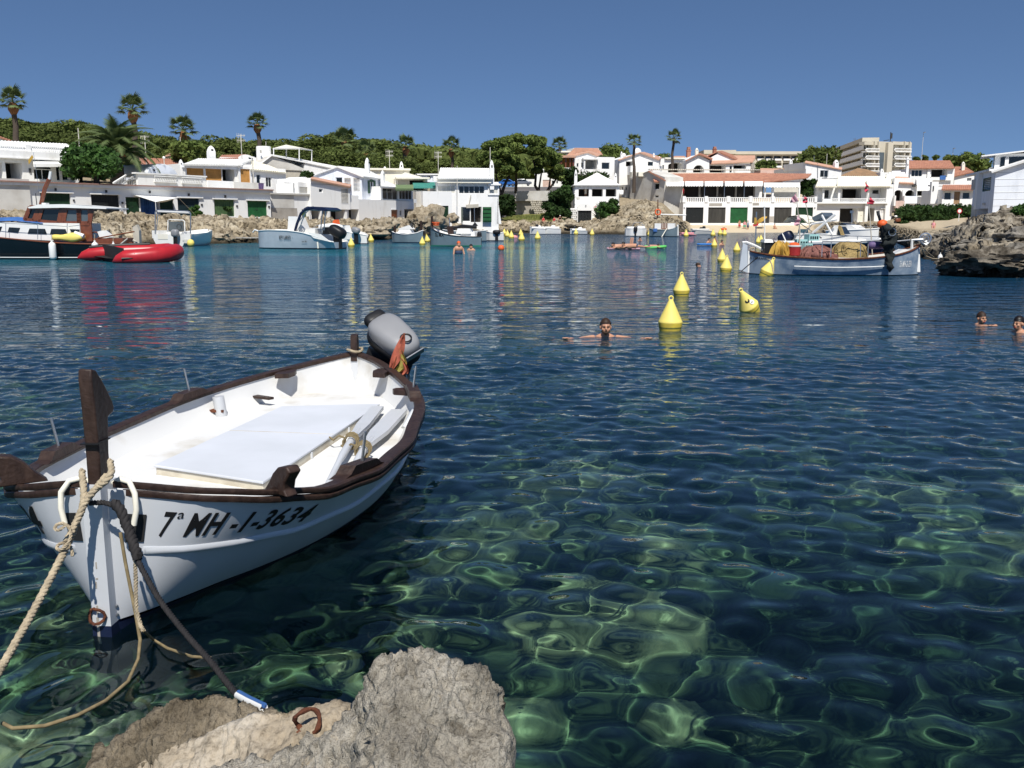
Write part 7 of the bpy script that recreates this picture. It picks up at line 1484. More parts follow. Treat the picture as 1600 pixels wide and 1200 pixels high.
# ---- more boats behind it
h = Craft('white_boat', 'white boat moored behind the motorboat with a grey cowled outboard', 'boat', 494, 76, 575, 74)
h.hull([(494, 357, .9), (515, 357, 1.1), (540, 360, 1.1), (560, 364, .8), (574, 368, .1)], 'gel', 'navy', 'gel', 'gel', drop=.15); h.line([(500, 355, -.7), (520, 353, -.7), (537, 356, -.7)], .22, 'gel', 'inflatable_tube', 10); h.box(520, 352, 545, 362, -.4, .5, 'gel', 'deck_house', .2); h.motor(556, 355, 374, -1.0, 'cowl', 13, .3); h.box(548, 365, 562, 374, -.9, .2, 'gel', 'stern_platform')
h.poly([(519, 352), (520, 345), (524, 343), (526, 352)], -.3, .2, 'orange', 'life_jacket'); h.line([(488, 357), (496, 352), (540, 352)], .03, 'metal', 'pulpit_rail', d=-.8)
h = Craft('moored_llaut', 'grey-blue wooden boat with a dark stern post moored left of the bigger one', 'boat', 612, 79, 662, 78)
h.hull([(613, 362, .06), (622, 364, .55), (640, 366, .8), (654, 364, .5), (661, 360, .05)], 'hullgrey', 'navy', 'gel', 'gel', drop=.1); h.poly([(656, 345), (659, 345), (660.5, 379), (657.5, 379)], -.05, .05, 'wood', 'stem_post'); h.box(624, 357, 645, 364, -.35, .35, 'gel', 'cuddy', .25); h.poly([(615, 353), (618, 352), (618, 364), (615, 364)], -.05, .05, 'wood', 'stern_post'); h.line([(642, 349), (644, 357)], .1, 'darkmetal', 'covered_tiller'); h.poly([(620, 358), (638, 352), (644, 358)], -.3, .3, 'gel', 'canvas')
h = Craft('moored_llaut', 'blue-grey open boat with a high pale bow and orange rope coil moored before the quay', 'boat', 672, 67.5, 754, 66.5)
h.hull([(673, 352.5, .05), (680, 358, .5), (695, 364, .85), (715, 368, .95), (735, 369.5, .75), (747, 370, .4), (752, 369.5, .08)], 'hullgrey', 'boattop', 'gel', 'darkmetal', drop=.12, boot=.10); h.poly([(673, 338), (676, 338), (676.5, 384), (672, 384)], -.05, .05, 'wood', 'stem_post'); h.seg_text('7a MA', 678, 694, 364, 370, -1, 'black')
b = MB(); q = h.loc(681, 352, 0)
for k in range(5): b.tube([q + Vector(((.18 + .02 * k) * math.cos(i * .5), (.18 + .02 * k) * math.sin(i * .5), .05 * k)) for i in range(14)], .03, 5)
b.build('rope_coil', 'orange', h.root); h.box(715, 357, 738, 365, -.4, .4, 'gel', 'engine_box', .2); h.line([(714, 357, 0), (722, 353, 0), (744, 355, 0)], .12, 'black', 'rolled_cover', 8); h.line([(702, 340), (703, 366)], .03, 'metal', 'staff'); h.poly([(698, 354), (707, 353), (708, 366), (700, 366)], -.1, .1, 'wood', 'rope_post'); h.box(722, 362, 745, 370, -.3, .5, 'gel', 'seat', .1); h.motor(749, 362, 384, .2, 'black', 7)
h = Craft('moored_boat', 'dark low boat with a black cover tucked between the quay and the blue-grey boat', 'boat', 690, 84, 764, 84)
h.hull([(692, 359, .1), (710, 361, .8), (735, 362, .8), (760, 360, .3)], 'hullgrey', 'navy', 'greywall', 'gel', drop=.1); h.line([(695, 357), (720, 354), (745, 355)], .14, 'black', 'rolled_cover', 8); h.line([(741, 325), (742, 360)], .03, 'metal', 'mast'); h.poly([(738, 352), (742, 347), (747, 353)], -.2, .2, 'black', 'motor_hood')
h = Craft('moored_boat', 'small white boat with a square black outboard right of the quay house boats', 'boat', 762, 86, 787, 86)
h.hull([(760, 362, .1), (766, 363, .6), (778, 364, .7), (787, 363, .6)], 'gel', 'navy', 'gel', 'gel', drop=.1); h.motor(776, 359, 373, -.6, 'black', 12); h.line([(774.5, 322), (775, 362)], .025, 'whitemetal', 'mast'); h.box(768, 354, 780, 362, -.2, .4, 'gel', 'console', .2)
for nm, lb, x0, x1, ys, d, mo_, mh in (('white_dinghy', 'white dinghy with a black outboard, left of two under the umbrella pine bank', 828, 852, 357, 128, 839, 'gel'), ('white_dinghy', 'white dinghy with a raked windscreen, right of two under the umbrella pine bank', 848, 876, 357, 129, None, 'gel'), ('white_dinghy', 'small white dinghy below the cottage garage with a dark motor', 891, 917, 360, 127, 898, 'gel'), ('grey_rib', 'grey rigid inflatable with a black motor near the beach', 1079, 1110, 360, 125, 1100, 'greywall'), ('pink_dinghy', 'faded pink dinghy drawn up beside the grey boat', 1062, 1086, 366, 118, None, 'pinkcloth')):
    h = Craft(nm, lb, 'dinghy', x0, d, x1, d); h.hull([(x0, ys - 3, .08), (x0 + 6, ys - 1, .7), ((x0 + x1) / 2, ys, .95), (x1, ys + 1, .85)], mh, 'navy' if mh == 'gel' else mh, 'gel', mh, drop=.12); h.box(x0 + (x1 - x0) * .45, ys - 5, x0 + (x1 - x0) * .72, ys, -.4, .4, 'gel' if mh == 'gel' else 'black', 'console', .3)
    if mo_: h.motor(mo_, ys - 7, ys + 7, -.5, 'black', 5)
    h.line([(x0 + 3, ys - 1, -.6), (x1 - 2, ys - 1, -.75)], .16, mh, 'side_tube', 8)
h = Craft('white_boat', 'white boat seen from astern with chrome rails and black outboard near the rock bank', 'boat', 976, 112, 1010, 112)
h.hull([(977, 357, .5), (985, 357, 1.1), (1000, 357, 1.1), (1009, 357, .5)], 'gel', 'black', 'gel', 'gel', drop=.1, wl=.9); h.motor(993, 354, 371, -1.1, 'black', 6); h.box(979, 354, 991, 358, -.6, .6, 'gel', 'engine_hatch', .1); h.box(995, 353, 1007, 358, -.6, .6, 'gel', 'seat', .1)
h.line([(985, 357, .3), (991, 348, .3), (1003, 348, .3), (1006, 357, .3)], .03, 'metal', 'rail_hoop'); h.line([(996, 356, .8), (1000, 350, .8), (1008, 352, .8)], .03, 'metal', 'rail_hoop')
h = Craft('wooden_boat', 'grey wooden boat with white shelter sides and a slatted brown hatch', 'boat', 1013, 110, 1060, 109)
h.hull([(1015, 357, .35), (1025, 359, .9), (1040, 359.5, 1.0), (1052, 357.5, .7), (1059, 354, .06)], 'hullgrey', 'black', 'gel', 'hullgrey', drop=.1); h.poly([(1057.5, 351), (1060, 351), (1060.5, 368), (1058.5, 368)], -.05, .05, 'gel', 'stem_post'); h.box(1024, 349, 1034, 358, -.7, .5, 'gel', 'shelter_side'); h.box(1044, 349, 1055, 358, -.5, .4, 'gel', 'shelter_side'); h.box(1034.4, 348.5, 1043.6, 358, -.55, .3, 'varnish', 'hatch'); h.line([(1042, 357, -1.0), (1034, 370, -1.6)], .05, 'cream', 'oar_pole'); h.box(1021, 357, 1027, 362, -.95, -.8, 'tarpblue', 'blue_cloth')
for k in range(4): h.line([(1035 + 2.4 * k, 348.5, -.57), (1035 + 2.4 * k, 357, -.57)], .03, 'cream', 'slat')
# ---- the fishing boat
h = Craft('fishing_boat', 'weathered blue-grey fishing boat loaded with nets, flags and an orange float', 'boat', 1160, 32.2, 1441, 31.6)
h.hull([(1172, 393, .08), (1185, 396, .5), (1210, 399, .85), (1250, 401.5, 1.05), (1300, 403.5, 1.1), (1345, 402, 1.05), (1385, 398, .85), (1415, 392, .5), (1432, 385.5, .2), (1437, 383, .05)], 'hullblue', 'blackhull', 'greywall', 'rust', drop=.22, wl=.78, boot=.03)
b = MB(); b.tube([(q[0], -q[1] * .955 - .012, q[2] * .52) for q in h.S[6:21]], .018, 6); b.build('rubbing_strake', 'gel', h.root)
b = MB(); b.sheet([[(q[0], -(q[1] * (.78 + .22 * t ** .8)) - .006, .05 + q[2] * t * .9) for t in (.03, .14, .28, .42)] for q in h.S[5:22]]); b.build('white_band', 'gelblue', h.root)
h.poly([(1169, 392), (1175, 392), (1177, 426), (1168, 426)], -.05, .05, 'gel', 'stern_post'); h.poly([(1431, 400), (1437, 384), (1438, 425), (1425, 425)], -.09, .09, 'gel', 'stem')
h.poly([(1161, 380), (1168, 383), (1168, 426), (1155, 421)], -.03, .03, 'gelblue', 'rudder'); h.line([(1160, 379), (1166, 378.5), (1180, 384), (1195, 392)], .045, 'gel', 'tiller'); b = MB(); b.tube([h.loc(1176 + 3 * math.cos(i * .45), 390 + 3 * math.sin(i * .45), -.1) for i in range(14)], .03, 6); b.build('rope_coil', 'rope', h.root)
h.seg_text('R. FERRANDIS', 1177, 1204, 402.5, 406, -1, 'black', shear=0); h.seg_text('7a MH-2-331', 1408, 1432, 408, 418, -1, 'gel', shear=.3)
h.box(1192, 377, 1208, 396, -.4, .4, 'black', 'engine_hatch'); h.box(1191, 374, 1205, 378.5, -.45, .45, 'gel', 'hatch_lid', .2); h.poly([(1398, 397), (1412, 390), (1424, 390), (1420, 396)], -.3, .3, 'gel', 'fore_hatch')
h.line([(1400, 377, -.3), (1422, 375, -.3)], .02, 'metal', 'guard_rail'); h.line([(1345, 377, -.9), (1395, 374.5, -.8)], .025, 'metal', 'guard_rail')
for x in (1285, 1299, 1345, 1357): h.line([(x, 378, -.8), (x - 1, 401, -.95)], .016, 'metal', 'stanchion')
h.line([(1285, 377, -.8), (1345, 378, -.8)], .02, 'metal', 'guard_rail'); h.line([(1424.5, 393, -.3), (1425, 375, -.3), (1442, 374, -.3)], .05, 'gel', 'roller_frame')
b = MB(); c = h.loc(1446, 373, -.3)
for r0, tr in ((.18, .03), (.10, .02)): b.tube([c + Vector((r0 * math.cos(i * .45), 0, r0 * math.sin(i * .45))) for i in range(15)], tr, 6)
for i in range(6): b.tube([c, c + Vector((.18 * math.cos(i * 1.05), 0, .18 * math.sin(i * 1.05)))], .012, 4)
b.build('net_roller', 'metal', h.root); h.line([(1184, 402, -.7), (1172, 412, -.5), (1158, 424, -.4)], .016, 'ropedark', 'stern_line'); h.line([(1437, 388), (1445, 392), (1452, 386)], .02, 'rope', 'bow_rope')
FB = h
def heap(name, label, cat, px, y, d, w, hh, dp, m, seed, drape=.25, base='netted'):
    c = FB.hit(px, y, d); t = thing(name, label, cat, c); rn = random.Random(seed); b = MB(); n = 26; rows = []
    for i in range(13):
        ph = math.pi / 2 * i / 12; row = []
        for j in range(n):
            th = 2 * math.pi * j / n; k = 1 + drape * .55 * math.sin(j * 2.0 + seed) * math.sin(ph) + .28 * noise.noise(Vector((math.cos(th) * 1.6, math.sin(th) * 1.6, ph * 1.5 + seed)))
            row.append((w / 2 * math.sin(ph) ** .8 * math.cos(th) * k, dp / 2 * math.sin(ph) ** .8 * math.sin(th) * k, hh * (math.cos(ph) ** 1.1) * (1 + .15 * noise.noise(Vector((th, seed, 2)))) - .02))
        rows.append(row)
    b.sheet(rows, close=True); b.build('heap', m, t, 80)
    b = MB()
    for i in range(14):
        a = rn.uniform(0, 6.28); q = []
        for k in range(5): ph = .35 + .28 * k; q.append((w / 2 * math.sin(ph) ** .8 * math.cos(a + .12 * k) * 1.03, dp / 2 * math.sin(ph) ** .8 * math.sin(a + .12 * k) * 1.03, hh * max(0, math.cos(ph)) ** 1.1 + .015))
        b.tube(q, .012, 5)
    b.build('cord', m, t); return t
heap('fishing_net', 'tan fishing net heaped in a mound amidships on the blue-grey boat', 'net', 1326, 401, -.25, 1.25, .52, 1.0, 'net', 3)
heap('fishing_net', 'reddish-brown fishing net piled between the red tub and the tan mound', 'net', 1274, 401, -.2, 1.1, .38, .9, 'netred', 8, .5); heap('fishing_net', 'darker maroon net spilling beside the reddish-brown pile', 'net', 1292, 402, -.4, .6, .2, .6, 'netred', 12, .6)
heap('oilskin', 'yellow oilskin coat thrown over the engine hatch', 'coat', 1216, 399, -.35, .55, .50, .6, 'yellowcloth', 5, .7); heap('oilskin', 'narrow yellow oilskin hanging beside the red tub', 'coat', 1229, 399, -.35, .18, .45, .4, 'yellowcloth', 6, .6)
c = FB.hit(1240, 399, -.4); t = thing('tub', 'red plastic tub with a white rim standing in the fishing boat', 'tub', c); mk('tubred', (.36, .03, .03), .5, .2, 5); MB().lathe([(.20, 0), (.235, .30)], 20).build('body', 'tubred', t); MB().lathe([(.245, .29), (.255, .335), (.2, .345)], 20).build('rim', 'gel', t); MB().ball((0, 0, .36), (.19, .19, .08), 1).build('contents', 'orange', t)
for px, y, d, k, lb in ((1252, 384, .2, 0, 'turquoise fish crate low beside the red tub'), (1268, 376, .2, 1, 'turquoise fish crate stacked highest on the fishing boat'), (1258, 390, .1, 2, 'pale turquoise crate tilted behind the reddish net')):
    mk('turq', (.35, .60, .58), .6); c = FB.hit(px, y, d); t = thing('fish_crate', lb, 'crate', c, .3 * k); b = MB(); W, D2, Hc = .40, .3, .22
    b.box(-W / 2, -D2 / 2, 0, W / 2, D2 / 2, .02); b.box(-W / 2, -D2 / 2, .021, -W / 2 + .02, D2 / 2, Hc); b.box(W / 2 - .02, -D2 / 2, .021, W / 2, D2 / 2, Hc); b.box(-W / 2 + .021, -D2 / 2, .021, W / 2 - .021, -D2 / 2 + .02, Hc); b.box(-W / 2 + .021, D2 / 2 - .02, .021, W / 2 - .021, D2 / 2, Hc); b.build('body', 'turq', t, 0)
    b = MB()
    for i in range(4): b.box(-W / 2 + .04 + i * .085, -D2 / 2 - .004, .05, -W / 2 + .10 + i * .085, -D2 / 2 - .001, .15)
    b.build('slot', 'tealdark', t, 0)['kind'] = 'stuff'
c = FB.hit(1371, 383, -.5); t = thing('fender', 'purple sausage fender lying on the rail of the fishing boat', 'fender', c); MB().lathe([(.03, -.32), (.10, -.29), (.125, -.2), (.125, .2), (.10, .29), (.03, .32)], 14, (0, 0, 0), Matrix.Rotation(R(88), 3, 'Y')).build('body', 'purple', t, 60); MB().tube([(.3, 0, 0), (.36, 0, .06), (.30, 0, .1)], .02, 6).build('eye', 'gel', t)
c = FB.hit(1384, 399, -.82); t = thing('net_bundle', 'black net bundle hanging over the bow rail under the orange float', 'net', c); b = MB(); rr = random.Random(2)
pt_ = [Vector(v) for v in ((-.02, -.02, 1.02), (-.06, -.04, .88), (.02, -.05, .72), (.03, -.05, .50), (.04, -.06, .28), (.07, -.10, .05), (.09, -.17, -.18), (.10, -.18, -.38), (.11, -.16, -.55))]
sm_ = [pt_[k // 4].lerp(pt_[k // 4 + 1], (k % 4) / 4) for k in range(32)] + [pt_[-1]]; rs_ = list(np.interp(range(33), [0, 4, 8, 13, 18, 24, 28, 32], [.10, .21, .27, .22, .15, .12, .10, .03])); b.tube(sm_, rs_, 18)
for i in range(len(b.v)): p = Vector(b.v[i]); q = sm_[min(32, i // 18)]; b.v[i] = tuple(p + (p - q) * (.9 * noise.noise(p * 7) + .5 * noise.noise(p * 17)))
b.build('net', 'netdark', t, 80); b = MB(); b.tube([(.04 + .12 * math.cos(i * .5), -.3, .76 + .12 * math.sin(i * .5)) for i in range(13)], .015, 5); b.build('ring', 'metal', t)
c = FB.hit(1378.5, 350, -.75); t = thing('float', 'round orange float balanced on top of the black net bundle', 'float', c); b = MB(); b.ball((0, 0, 0), (.165, .165, .145), 3); b.build('ball', 'orange', t, 80); MB().tube([(-.08, 0, .12), (-.14, 0, .30)], .045, 8).build('neck', 'black', t); MB().tube([(-.14, 0, .28), (-.18, 0, .42)], .05, 8).build('handle', 'darkmetal', t)
def flagpole(label, px, yb, pt, flag, d, m, lean=0):
    a = FB.hit(px, yb, d); top = FB.hit(pt[0], pt[1], d); t = thing('marker_flag', label, 'flag', a); MB().tube([(0, 0, 0), (top - a) * .5 + Vector((.02, 0, 0)), top - a], [.022, .018, .012], 6).build('pole', 'paleblock', t)
    for k, f in enumerate(flag):
        V = [FB.hit(x, y, d) - a for x, y in f[0]]; n = 8; A, B, C_, D_ = V[0], V[1], V[2], V[3]
        b = MB(); b.sheet([[A.lerp(B, i / n).lerp(D_.lerp(C_, i / n), j / n) + Vector((0, .05 * math.sin(i * 1.3 + j * .6), 0)) for i in range(n + 1)] for j in range(n + 1)]); b.build('cloth', f[1], t, 80)
mk('fadedpink', (.62, .28, .33), .85, .3, 9, c2=(.52, .36, .40)); mk('faded', (.65, .06, .10), .85, .3, 8)
flagpole('faded pink marker flag on the leftmost leaning pole of the fishing boat', 1251, 398, (1244, 301), [(((1245, 301), (1236, 310), (1235, 317), (1247, 315)), 'fadedpink')], .1, 'fadedpink')
flagpole('dark pink marker flag on the second leaning pole of the fishing boat', 1270, 396, (1257, 305), [(((1257, 305), (1254, 317), (1262, 318), (1261, 310)), 'faded')], .2, 'faded')
flagpole('drooping pale pink flag low between the two leaning poles', 1249, 385, (1249, 335), [(((1248, 335), (1240, 352), (1247, 353), (1251, 345)), 'fadedpink')], .0, 'fadedpink')
flagpole('tall pole with two red marker flags before the balcony house', 1363, 398, (1354, 283), [(((1353, 283), (1351, 300), (1356, 300), (1357, 292)), 'faded'), (((1361, 307), (1354, 318), (1364, 320), (1366, 316)), 'faded')], .2, 'faded')
t = thing('signal_mast', 'thin mast with a small red and yellow flag at the fishing boat stern', 'mast', FB.hit(1180, 396, 0)); a = FB.hit(1180, 396, 0); MB().tube([(0, 0, 0), FB.hit(1182, 331, 0) - a], .022, 6).build('pole', 'metal', t)
for (pts, m_) in ((((1179, 340), (1182, 340), (1183, 350), (1178, 352)), 'yellowcloth'), (((1176, 351), (1184, 347), (1185, 352), (1178, 354)), 'redcloth')): MB().prism([FB.hit(x, y, -.03) - a for x, y in pts], (0, .02, 0)).build('cloth', m_, t, 0)
t = thing('pole', 'bare white pole standing right of the small red and yellow flag', 'pole', FB.hit(1195, 392, .1)); a = FB.hit(1195, 392, .1); MB().tube([(0, 0, 0), FB.hit(1194.5, 323, .1) - a], .02, 6).build('shaft', 'gel', t); MB().ball(FB.hit(1194.5, 323, .1) - a, .03, 1).build('cap', 'gel', t)
# ---- motor cruiser behind the fishing boat
h = Craft('motor_cruiser', 'white and navy motor cruiser moored close behind the fishing boat', 'boat', 1215, 44, 1390, 41)
h.hull([(1222, 378, .95), (1260, 378, 1.15), (1300, 377.5, 1.15), (1340, 376.5, 1.0), (1370, 375, .6), (1386, 373, .06)], 'navy', 'navy', 'gel', 'gel', drop=.08); b = MB(); b.tube([(q[0], -q[1] - .02, q[2] - .02) for q in h.S], .1, 8); b.tube([(q[0], q[1] + .02, q[2] - .02) for q in h.S], .1, 8); b.build('white_sheer', 'gel', h.root)
h.poly([(1240, 378), (1248, 364), (1290, 366), (1345, 371), (1380, 374), (1380, 377)], -.85, .85, 'gel', 'cabin_top'); h.poly([(1292, 366), (1304, 352), (1310, 352), (1306, 367)], -.6, .6, 'gel', 'console'); h.poly([(1303, 366), (1309, 352), (1318, 366)], -.5, .5, 'glassdark', 'windscreen'); h.poly([(1308, 352), (1313, 353), (1320, 372), (1316, 373)], -.55, -.4, 'net', 'rolled_blind')
b = MB(); V = [h.loc(x, y, 0) for x, y in ((1235, 345), (1242, 337), (1254, 335), (1266, 340), (1273, 347))]; b.sheet([[(v.x, s_, v.z - .05 * abs(s_)) for s_ in (-.9, -.3, .3, .9)] for v in V]); b.sheet([[(v.x, s_, v.z - .05 * abs(s_) - .05) for s_ in (.9, .3, -.3, -.9)] for v in V]); b.build('bimini_top', 'cream', h.root, 80)
for d in (-.85, .85):
    h.line([(1240, 342, d), (1284, 372, d)], .022, 'darkmetal', 'bimini_strut'); h.line([(1272, 347, d), (1250, 372, d)], .022, 'metal', 'bimini_strut'); h.line([(1270, 364, d), (1305, 335, d)], .06, 'gel', 'arch_leg'); h.line([(1268, 350, d), (1308, 343, d)], .045, 'gel', 'arch_bar'); h.line([(1284, 336, d), (1300, 366, d)], .05, 'gel', 'arch_leg')
h.line([(1230, 340, -.5), (1345, 350, -.5)], .012, 'rope', 'awning_line'); h.poly([(1268, 340), (1284, 332), (1288, 338), (1272, 346)], -.7, .7, 'glassgrey', 'wind_deflector')
b = rbox(.72, .55, .5); c = h.loc(1228, 371, -.4); rt = Matrix.Rotation(-.5, 3, 'Y'); b.v = [tuple(rt @ Vector(v) + c) for v in b.v]; b.build('motor_cover', 'navy', h.root, 50); b = MB(); b.tube([rt @ Vector((.02 + .1 * k, -.285, -.2 + .1 * i)) + c for k in (0,) for i in range(5)], .03, 6); b.build('white_stripe', 'gel', h.root)
h.line([(1240, 377, -1.0), (1242, 368, -1.0), (1280, 367, -1.0), (1370, 370, -.7), (1384, 366, -.1)], .018, 'metal', 'guard_rail')
for x in (1260, 1300, 1340, 1362): h.line([(x, 377, -1.0 + .3 * (x > 1350)), (x, 368.5, -1.0 + .3 * (x > 1350))], .015, 'metal', 'stanchion')
for k, (x, y, c_) in enumerate(((1255, 362, 'turq'), (1246, 372, 'gel'))): h.box(x - 5, y - 4, x + 5, y + 4, -.3, .3, c_, 'locker', .1)
h = Craft('white_boat', 'second white boat with a dark windscreen beyond the motor cruiser', 'boat', 1300, 54, 1378, 52)
h.hull([(1300, 361, .8), (1320, 360, .95), (1350, 359, .8), (1368, 358, .4), (1374, 357, .05)], 'gel', 'navy', 'gel', 'gel', drop=.08); h.poly([(1312, 360), (1320, 351), (1330, 352), (1342, 360)], -.6, .6, 'gel', 'cabin'); h.poly([(1309, 357), (1314, 347), (1323, 352), (1318, 359)], -.62, .62, 'glassdark', 'windscreen'); h.line([(1341, 360, -.5), (1343, 355, -.5), (1372, 354, 0)], .015, 'metal', 'pulpit_rail'); h.line([(1331, 330, 0), (1331, 358, 0)], .03, 'metal', 'mast'); h.box(1329.5, 329, 1333, 333, -.1, .1, 'metal', 'mast_light'); h.poly([(1342, 361), (1348, 358), (1352, 361)], -.3, .3, 'net', 'anchor_bag')
# ---- mooring lines at the right rocks
t = thing('mooring_rope', 'pale mooring rope sagging from the fishing boat bow to the right rocks', 'rope', P(1440, 390, 31.8)); o0 = P(1440, 390, 31.8); b = MB(); b.tube([P(x, y, d) - o0 for x, y, d in ((1440, 390, 31.8), (1446, 400, 32.5), (1456, 404, 34), (1470, 405, 35), (1484, 401, 36), (1492, 396, 37))], .022, 6); b.tube([P(x, y, d) - o0 for x, y, d in ((1441, 386, 31.8), (1450, 395, 33), (1459, 402, 36))], .018, 6); b.build('strand', 'rope', t)
t = thing('float', 'small white float on the mooring rope by the right rocks', 'float', P(1469, 403, 35)); MB().ball((0, 0, 0), (.09, .09, .15), 1).build('body', 'gel', t, 80); MB().tube([(0, 0, .1), (0, 0, .2)], .02, 5).build('stalk', 'gel', t)
# == buoys
def buoy_proto(label, loc, d, tilt=0, az=0, group='yellow mooring buoys', mark=False, wet=.0):
    t = thing('mooring_buoy', label, 'buoy', loc, az, group); r = d / 2; h_ = d * 1.22
    MB().lathe([(r * .62, -.55 * d), (r * .86, -.22 * d), (r * .93, .0), (r * .98, .12 * d), (r, .20 * d)], 28).build('float_body', 'buoy', t, 50)
    MB().lathe([(r, .202 * d), (r * 1.01, .235 * d), (r * .96, .28 * d), (r * .62, .66 * d), (r * .32, .98 * d), (r * .22, 1.10 * d), (r * .16, 1.16 * d)], 28).build('cone', 'buoytop', t, 50)
    m = MB(); rr = .085 * d; m.tube([(rr * math.cos(i * math.pi / 10), 0, 1.20 * d + rr * 1.15 * math.sin(i * math.pi / 10)) for i in range(21)], .035 * d, 8); m.build('lifting_eye', 'buoytop', t, 60)
    MB().lathe([(r * .935, -.03 * d), (r * .955, .03 * d)], 28).build('weed_line', 'algae', t, 50)
    return t
def put(px, py, label, tilt=None, az=0.0, dia=.40, src=None):
    q = G(px, py); b = dup(BP, (q.x, q.y, .05), az, label); b.rotation_euler = tilt or (0, 0, az); b.scale = (dia / .4,) * 3; return b
q = G(1047, 516); BP = buoy_proto('big yellow conical buoy nearest the camera, right of the swimming man', (q.x, q.y, .05), .40)
put(1064.5, 462, 'upright yellow buoy just behind the nearest one', (.02, -.02, .3))
b = put(1172, 487, 'yellow buoy tipped on its side with round stickers near the fishing boat', (R(12), R(-34), R(10)))
def sticker(b, a, z, r, m, txt=None):
    d = .4; rr = .5 * d * (1 - (z - .28 * d) / (.9 * d)) ; t_ = math.atan2(.42 * .5 * d, .38 * d * .5)
    nrm = Vector((math.cos(a) * math.cos(.5), math.sin(a) * math.cos(.5), math.sin(.5))); c = Vector((math.cos(a) * rr, math.sin(a) * rr, z)) + nrm * .006; x = Vector((-math.sin(a), math.cos(a), 0)); y = nrm.cross(x)
    k = MB(); V = [c + x * (r * math.cos(i * .3142)) + y * (r * math.sin(i * .3142)) for i in range(20)]; k.prism([v - nrm * .004 for v in V], nrm * .004); o = k.build('sticker', m, b, 0)
    if txt:
        cu = bpy.data.curves.new('letters', 'FONT'); cu.body = txt; cu.size = r * 1.25; cu.align_x = 'CENTER'; cu.align_y = 'CENTER'; ob = bpy.data.objects.new('letters', cu); COL.objects.link(ob); me = bpy.data.meshes.new_from_object(ob.evaluated_get(bpy.context.evaluated_depsgraph_get())); bpy.data.objects.remove(ob)
        for v in me.vertices: p = v.co.copy(); v.co = c + nrm * .003 + x * p.x + y * p.y
        me.materials.append(M['black']); obj_of('number', me, o)
sticker(b, R(-100), .26, .045, 'black'); sticker(b, R(-72), .20, .05, 'gel', '61')
for px, py, lb, tl, dia in ((1134, 425, 'yellow buoy overlapping another left of the fishing boat stern', (.02, .05, .4), .42), (1128, 410, 'yellow buoy partly hidden behind its neighbour left of the fishing boat', (0, -.03, 1), .42), (1197, 431, 'yellow buoy leaning against the fishing boat side with a trailing rope', (R(6), R(22), 0), .46),
    (1151, 394, 'yellow buoy just left of the fishing boat rudder', (0, .03, 1), .42), (1116, 386, 'yellow buoy in front of the children on the blue board', (0, .02, 2), .42), (1189, 377, 'yellow buoy showing over the fishing boat stern, right of a pair', (0, .1, 2), .42), (1184, 380, 'yellow buoy showing over the fishing boat stern, left of a pair', (0, -.1, 2), .42),
    (549, 386, 'yellow buoy at the outboard of the white motorboat', (0, .04, 2), .48), (550, 381, 'yellow buoy half hidden behind the one at the motorboat', (0, -.1, 2), .48), (580, 378, 'yellow buoy alone before the left rocks right of the motorboat', (0, .05, 3), .50), (660, 383, 'yellow buoy at the dark stem between the two wooden boats', (0, 0, 1), .46), (668, 378, 'yellow buoy leaning behind the bow of the blue-grey boat', (0, -.25, 1), .50)):
    put(px, py, lb, tl, dia=dia)
for px, py, lb in ((799, 372.5, 'nearest of the small yellow buoys left of the diving swimmer'), (793, 370, 'middle small yellow buoy beside the quay house boats'), (788, 366.5, 'farthest small yellow buoy beside the quay house boats'), (815, 376, 'small yellow buoy right of the pink swimmer'), (814, 368, 'small yellow buoy beside the dark post by the bank'), (840, 374, 'small yellow buoy below the white dinghies'), (851, 365, 'small yellow buoy against the right white dinghy'), (900, 366.5, 'small yellow buoy against the dinghy by the cottage'), (925, 367.5, 'small yellow buoy below the cottage rocks'), (1015, 368.5, 'small yellow buoy between the white boat and grey wooden boat'), (1072, 369.5, 'small yellow buoy at the pink dinghy'), (1114, 368.5, 'small yellow buoy left of a pair off the beach'), (1125, 366.5, 'leaning small yellow buoy of the pair off the beach'), (1132, 367.5, 'upright small yellow buoy of the pair off the beach')):
    put(px, py, lb, (0, random.uniform(-.08, .08), random.uniform(0, 3)), dia=.60)
t = thing('rope_end', 'pale rope looped over the leaning buoy at the fishing boat', 'rope', P(1203, 405, 30.2)); o0 = P(1203, 405, 30.2); MB().tube([P(x, y, d) - o0 for x, y, d in ((1199, 405, 30.2), (1203, 406, 30.1), (1206, 414, 30.0), (1209, 428, 29.8))], .02, 6).build('strand', 'rope', t)
q = G(783, 391); t = thing('marker_float', 'round red float with a white patch drifting left of the bay centre', 'float', (q.x, q.y, .08)); MB().ball((0, 0, .05), .2, 3).build('ball', 'orange', t, 80); MB().lathe([(.10, .19), (.11, .21), (.04, .245)], 14).build('cap', 'red', t)
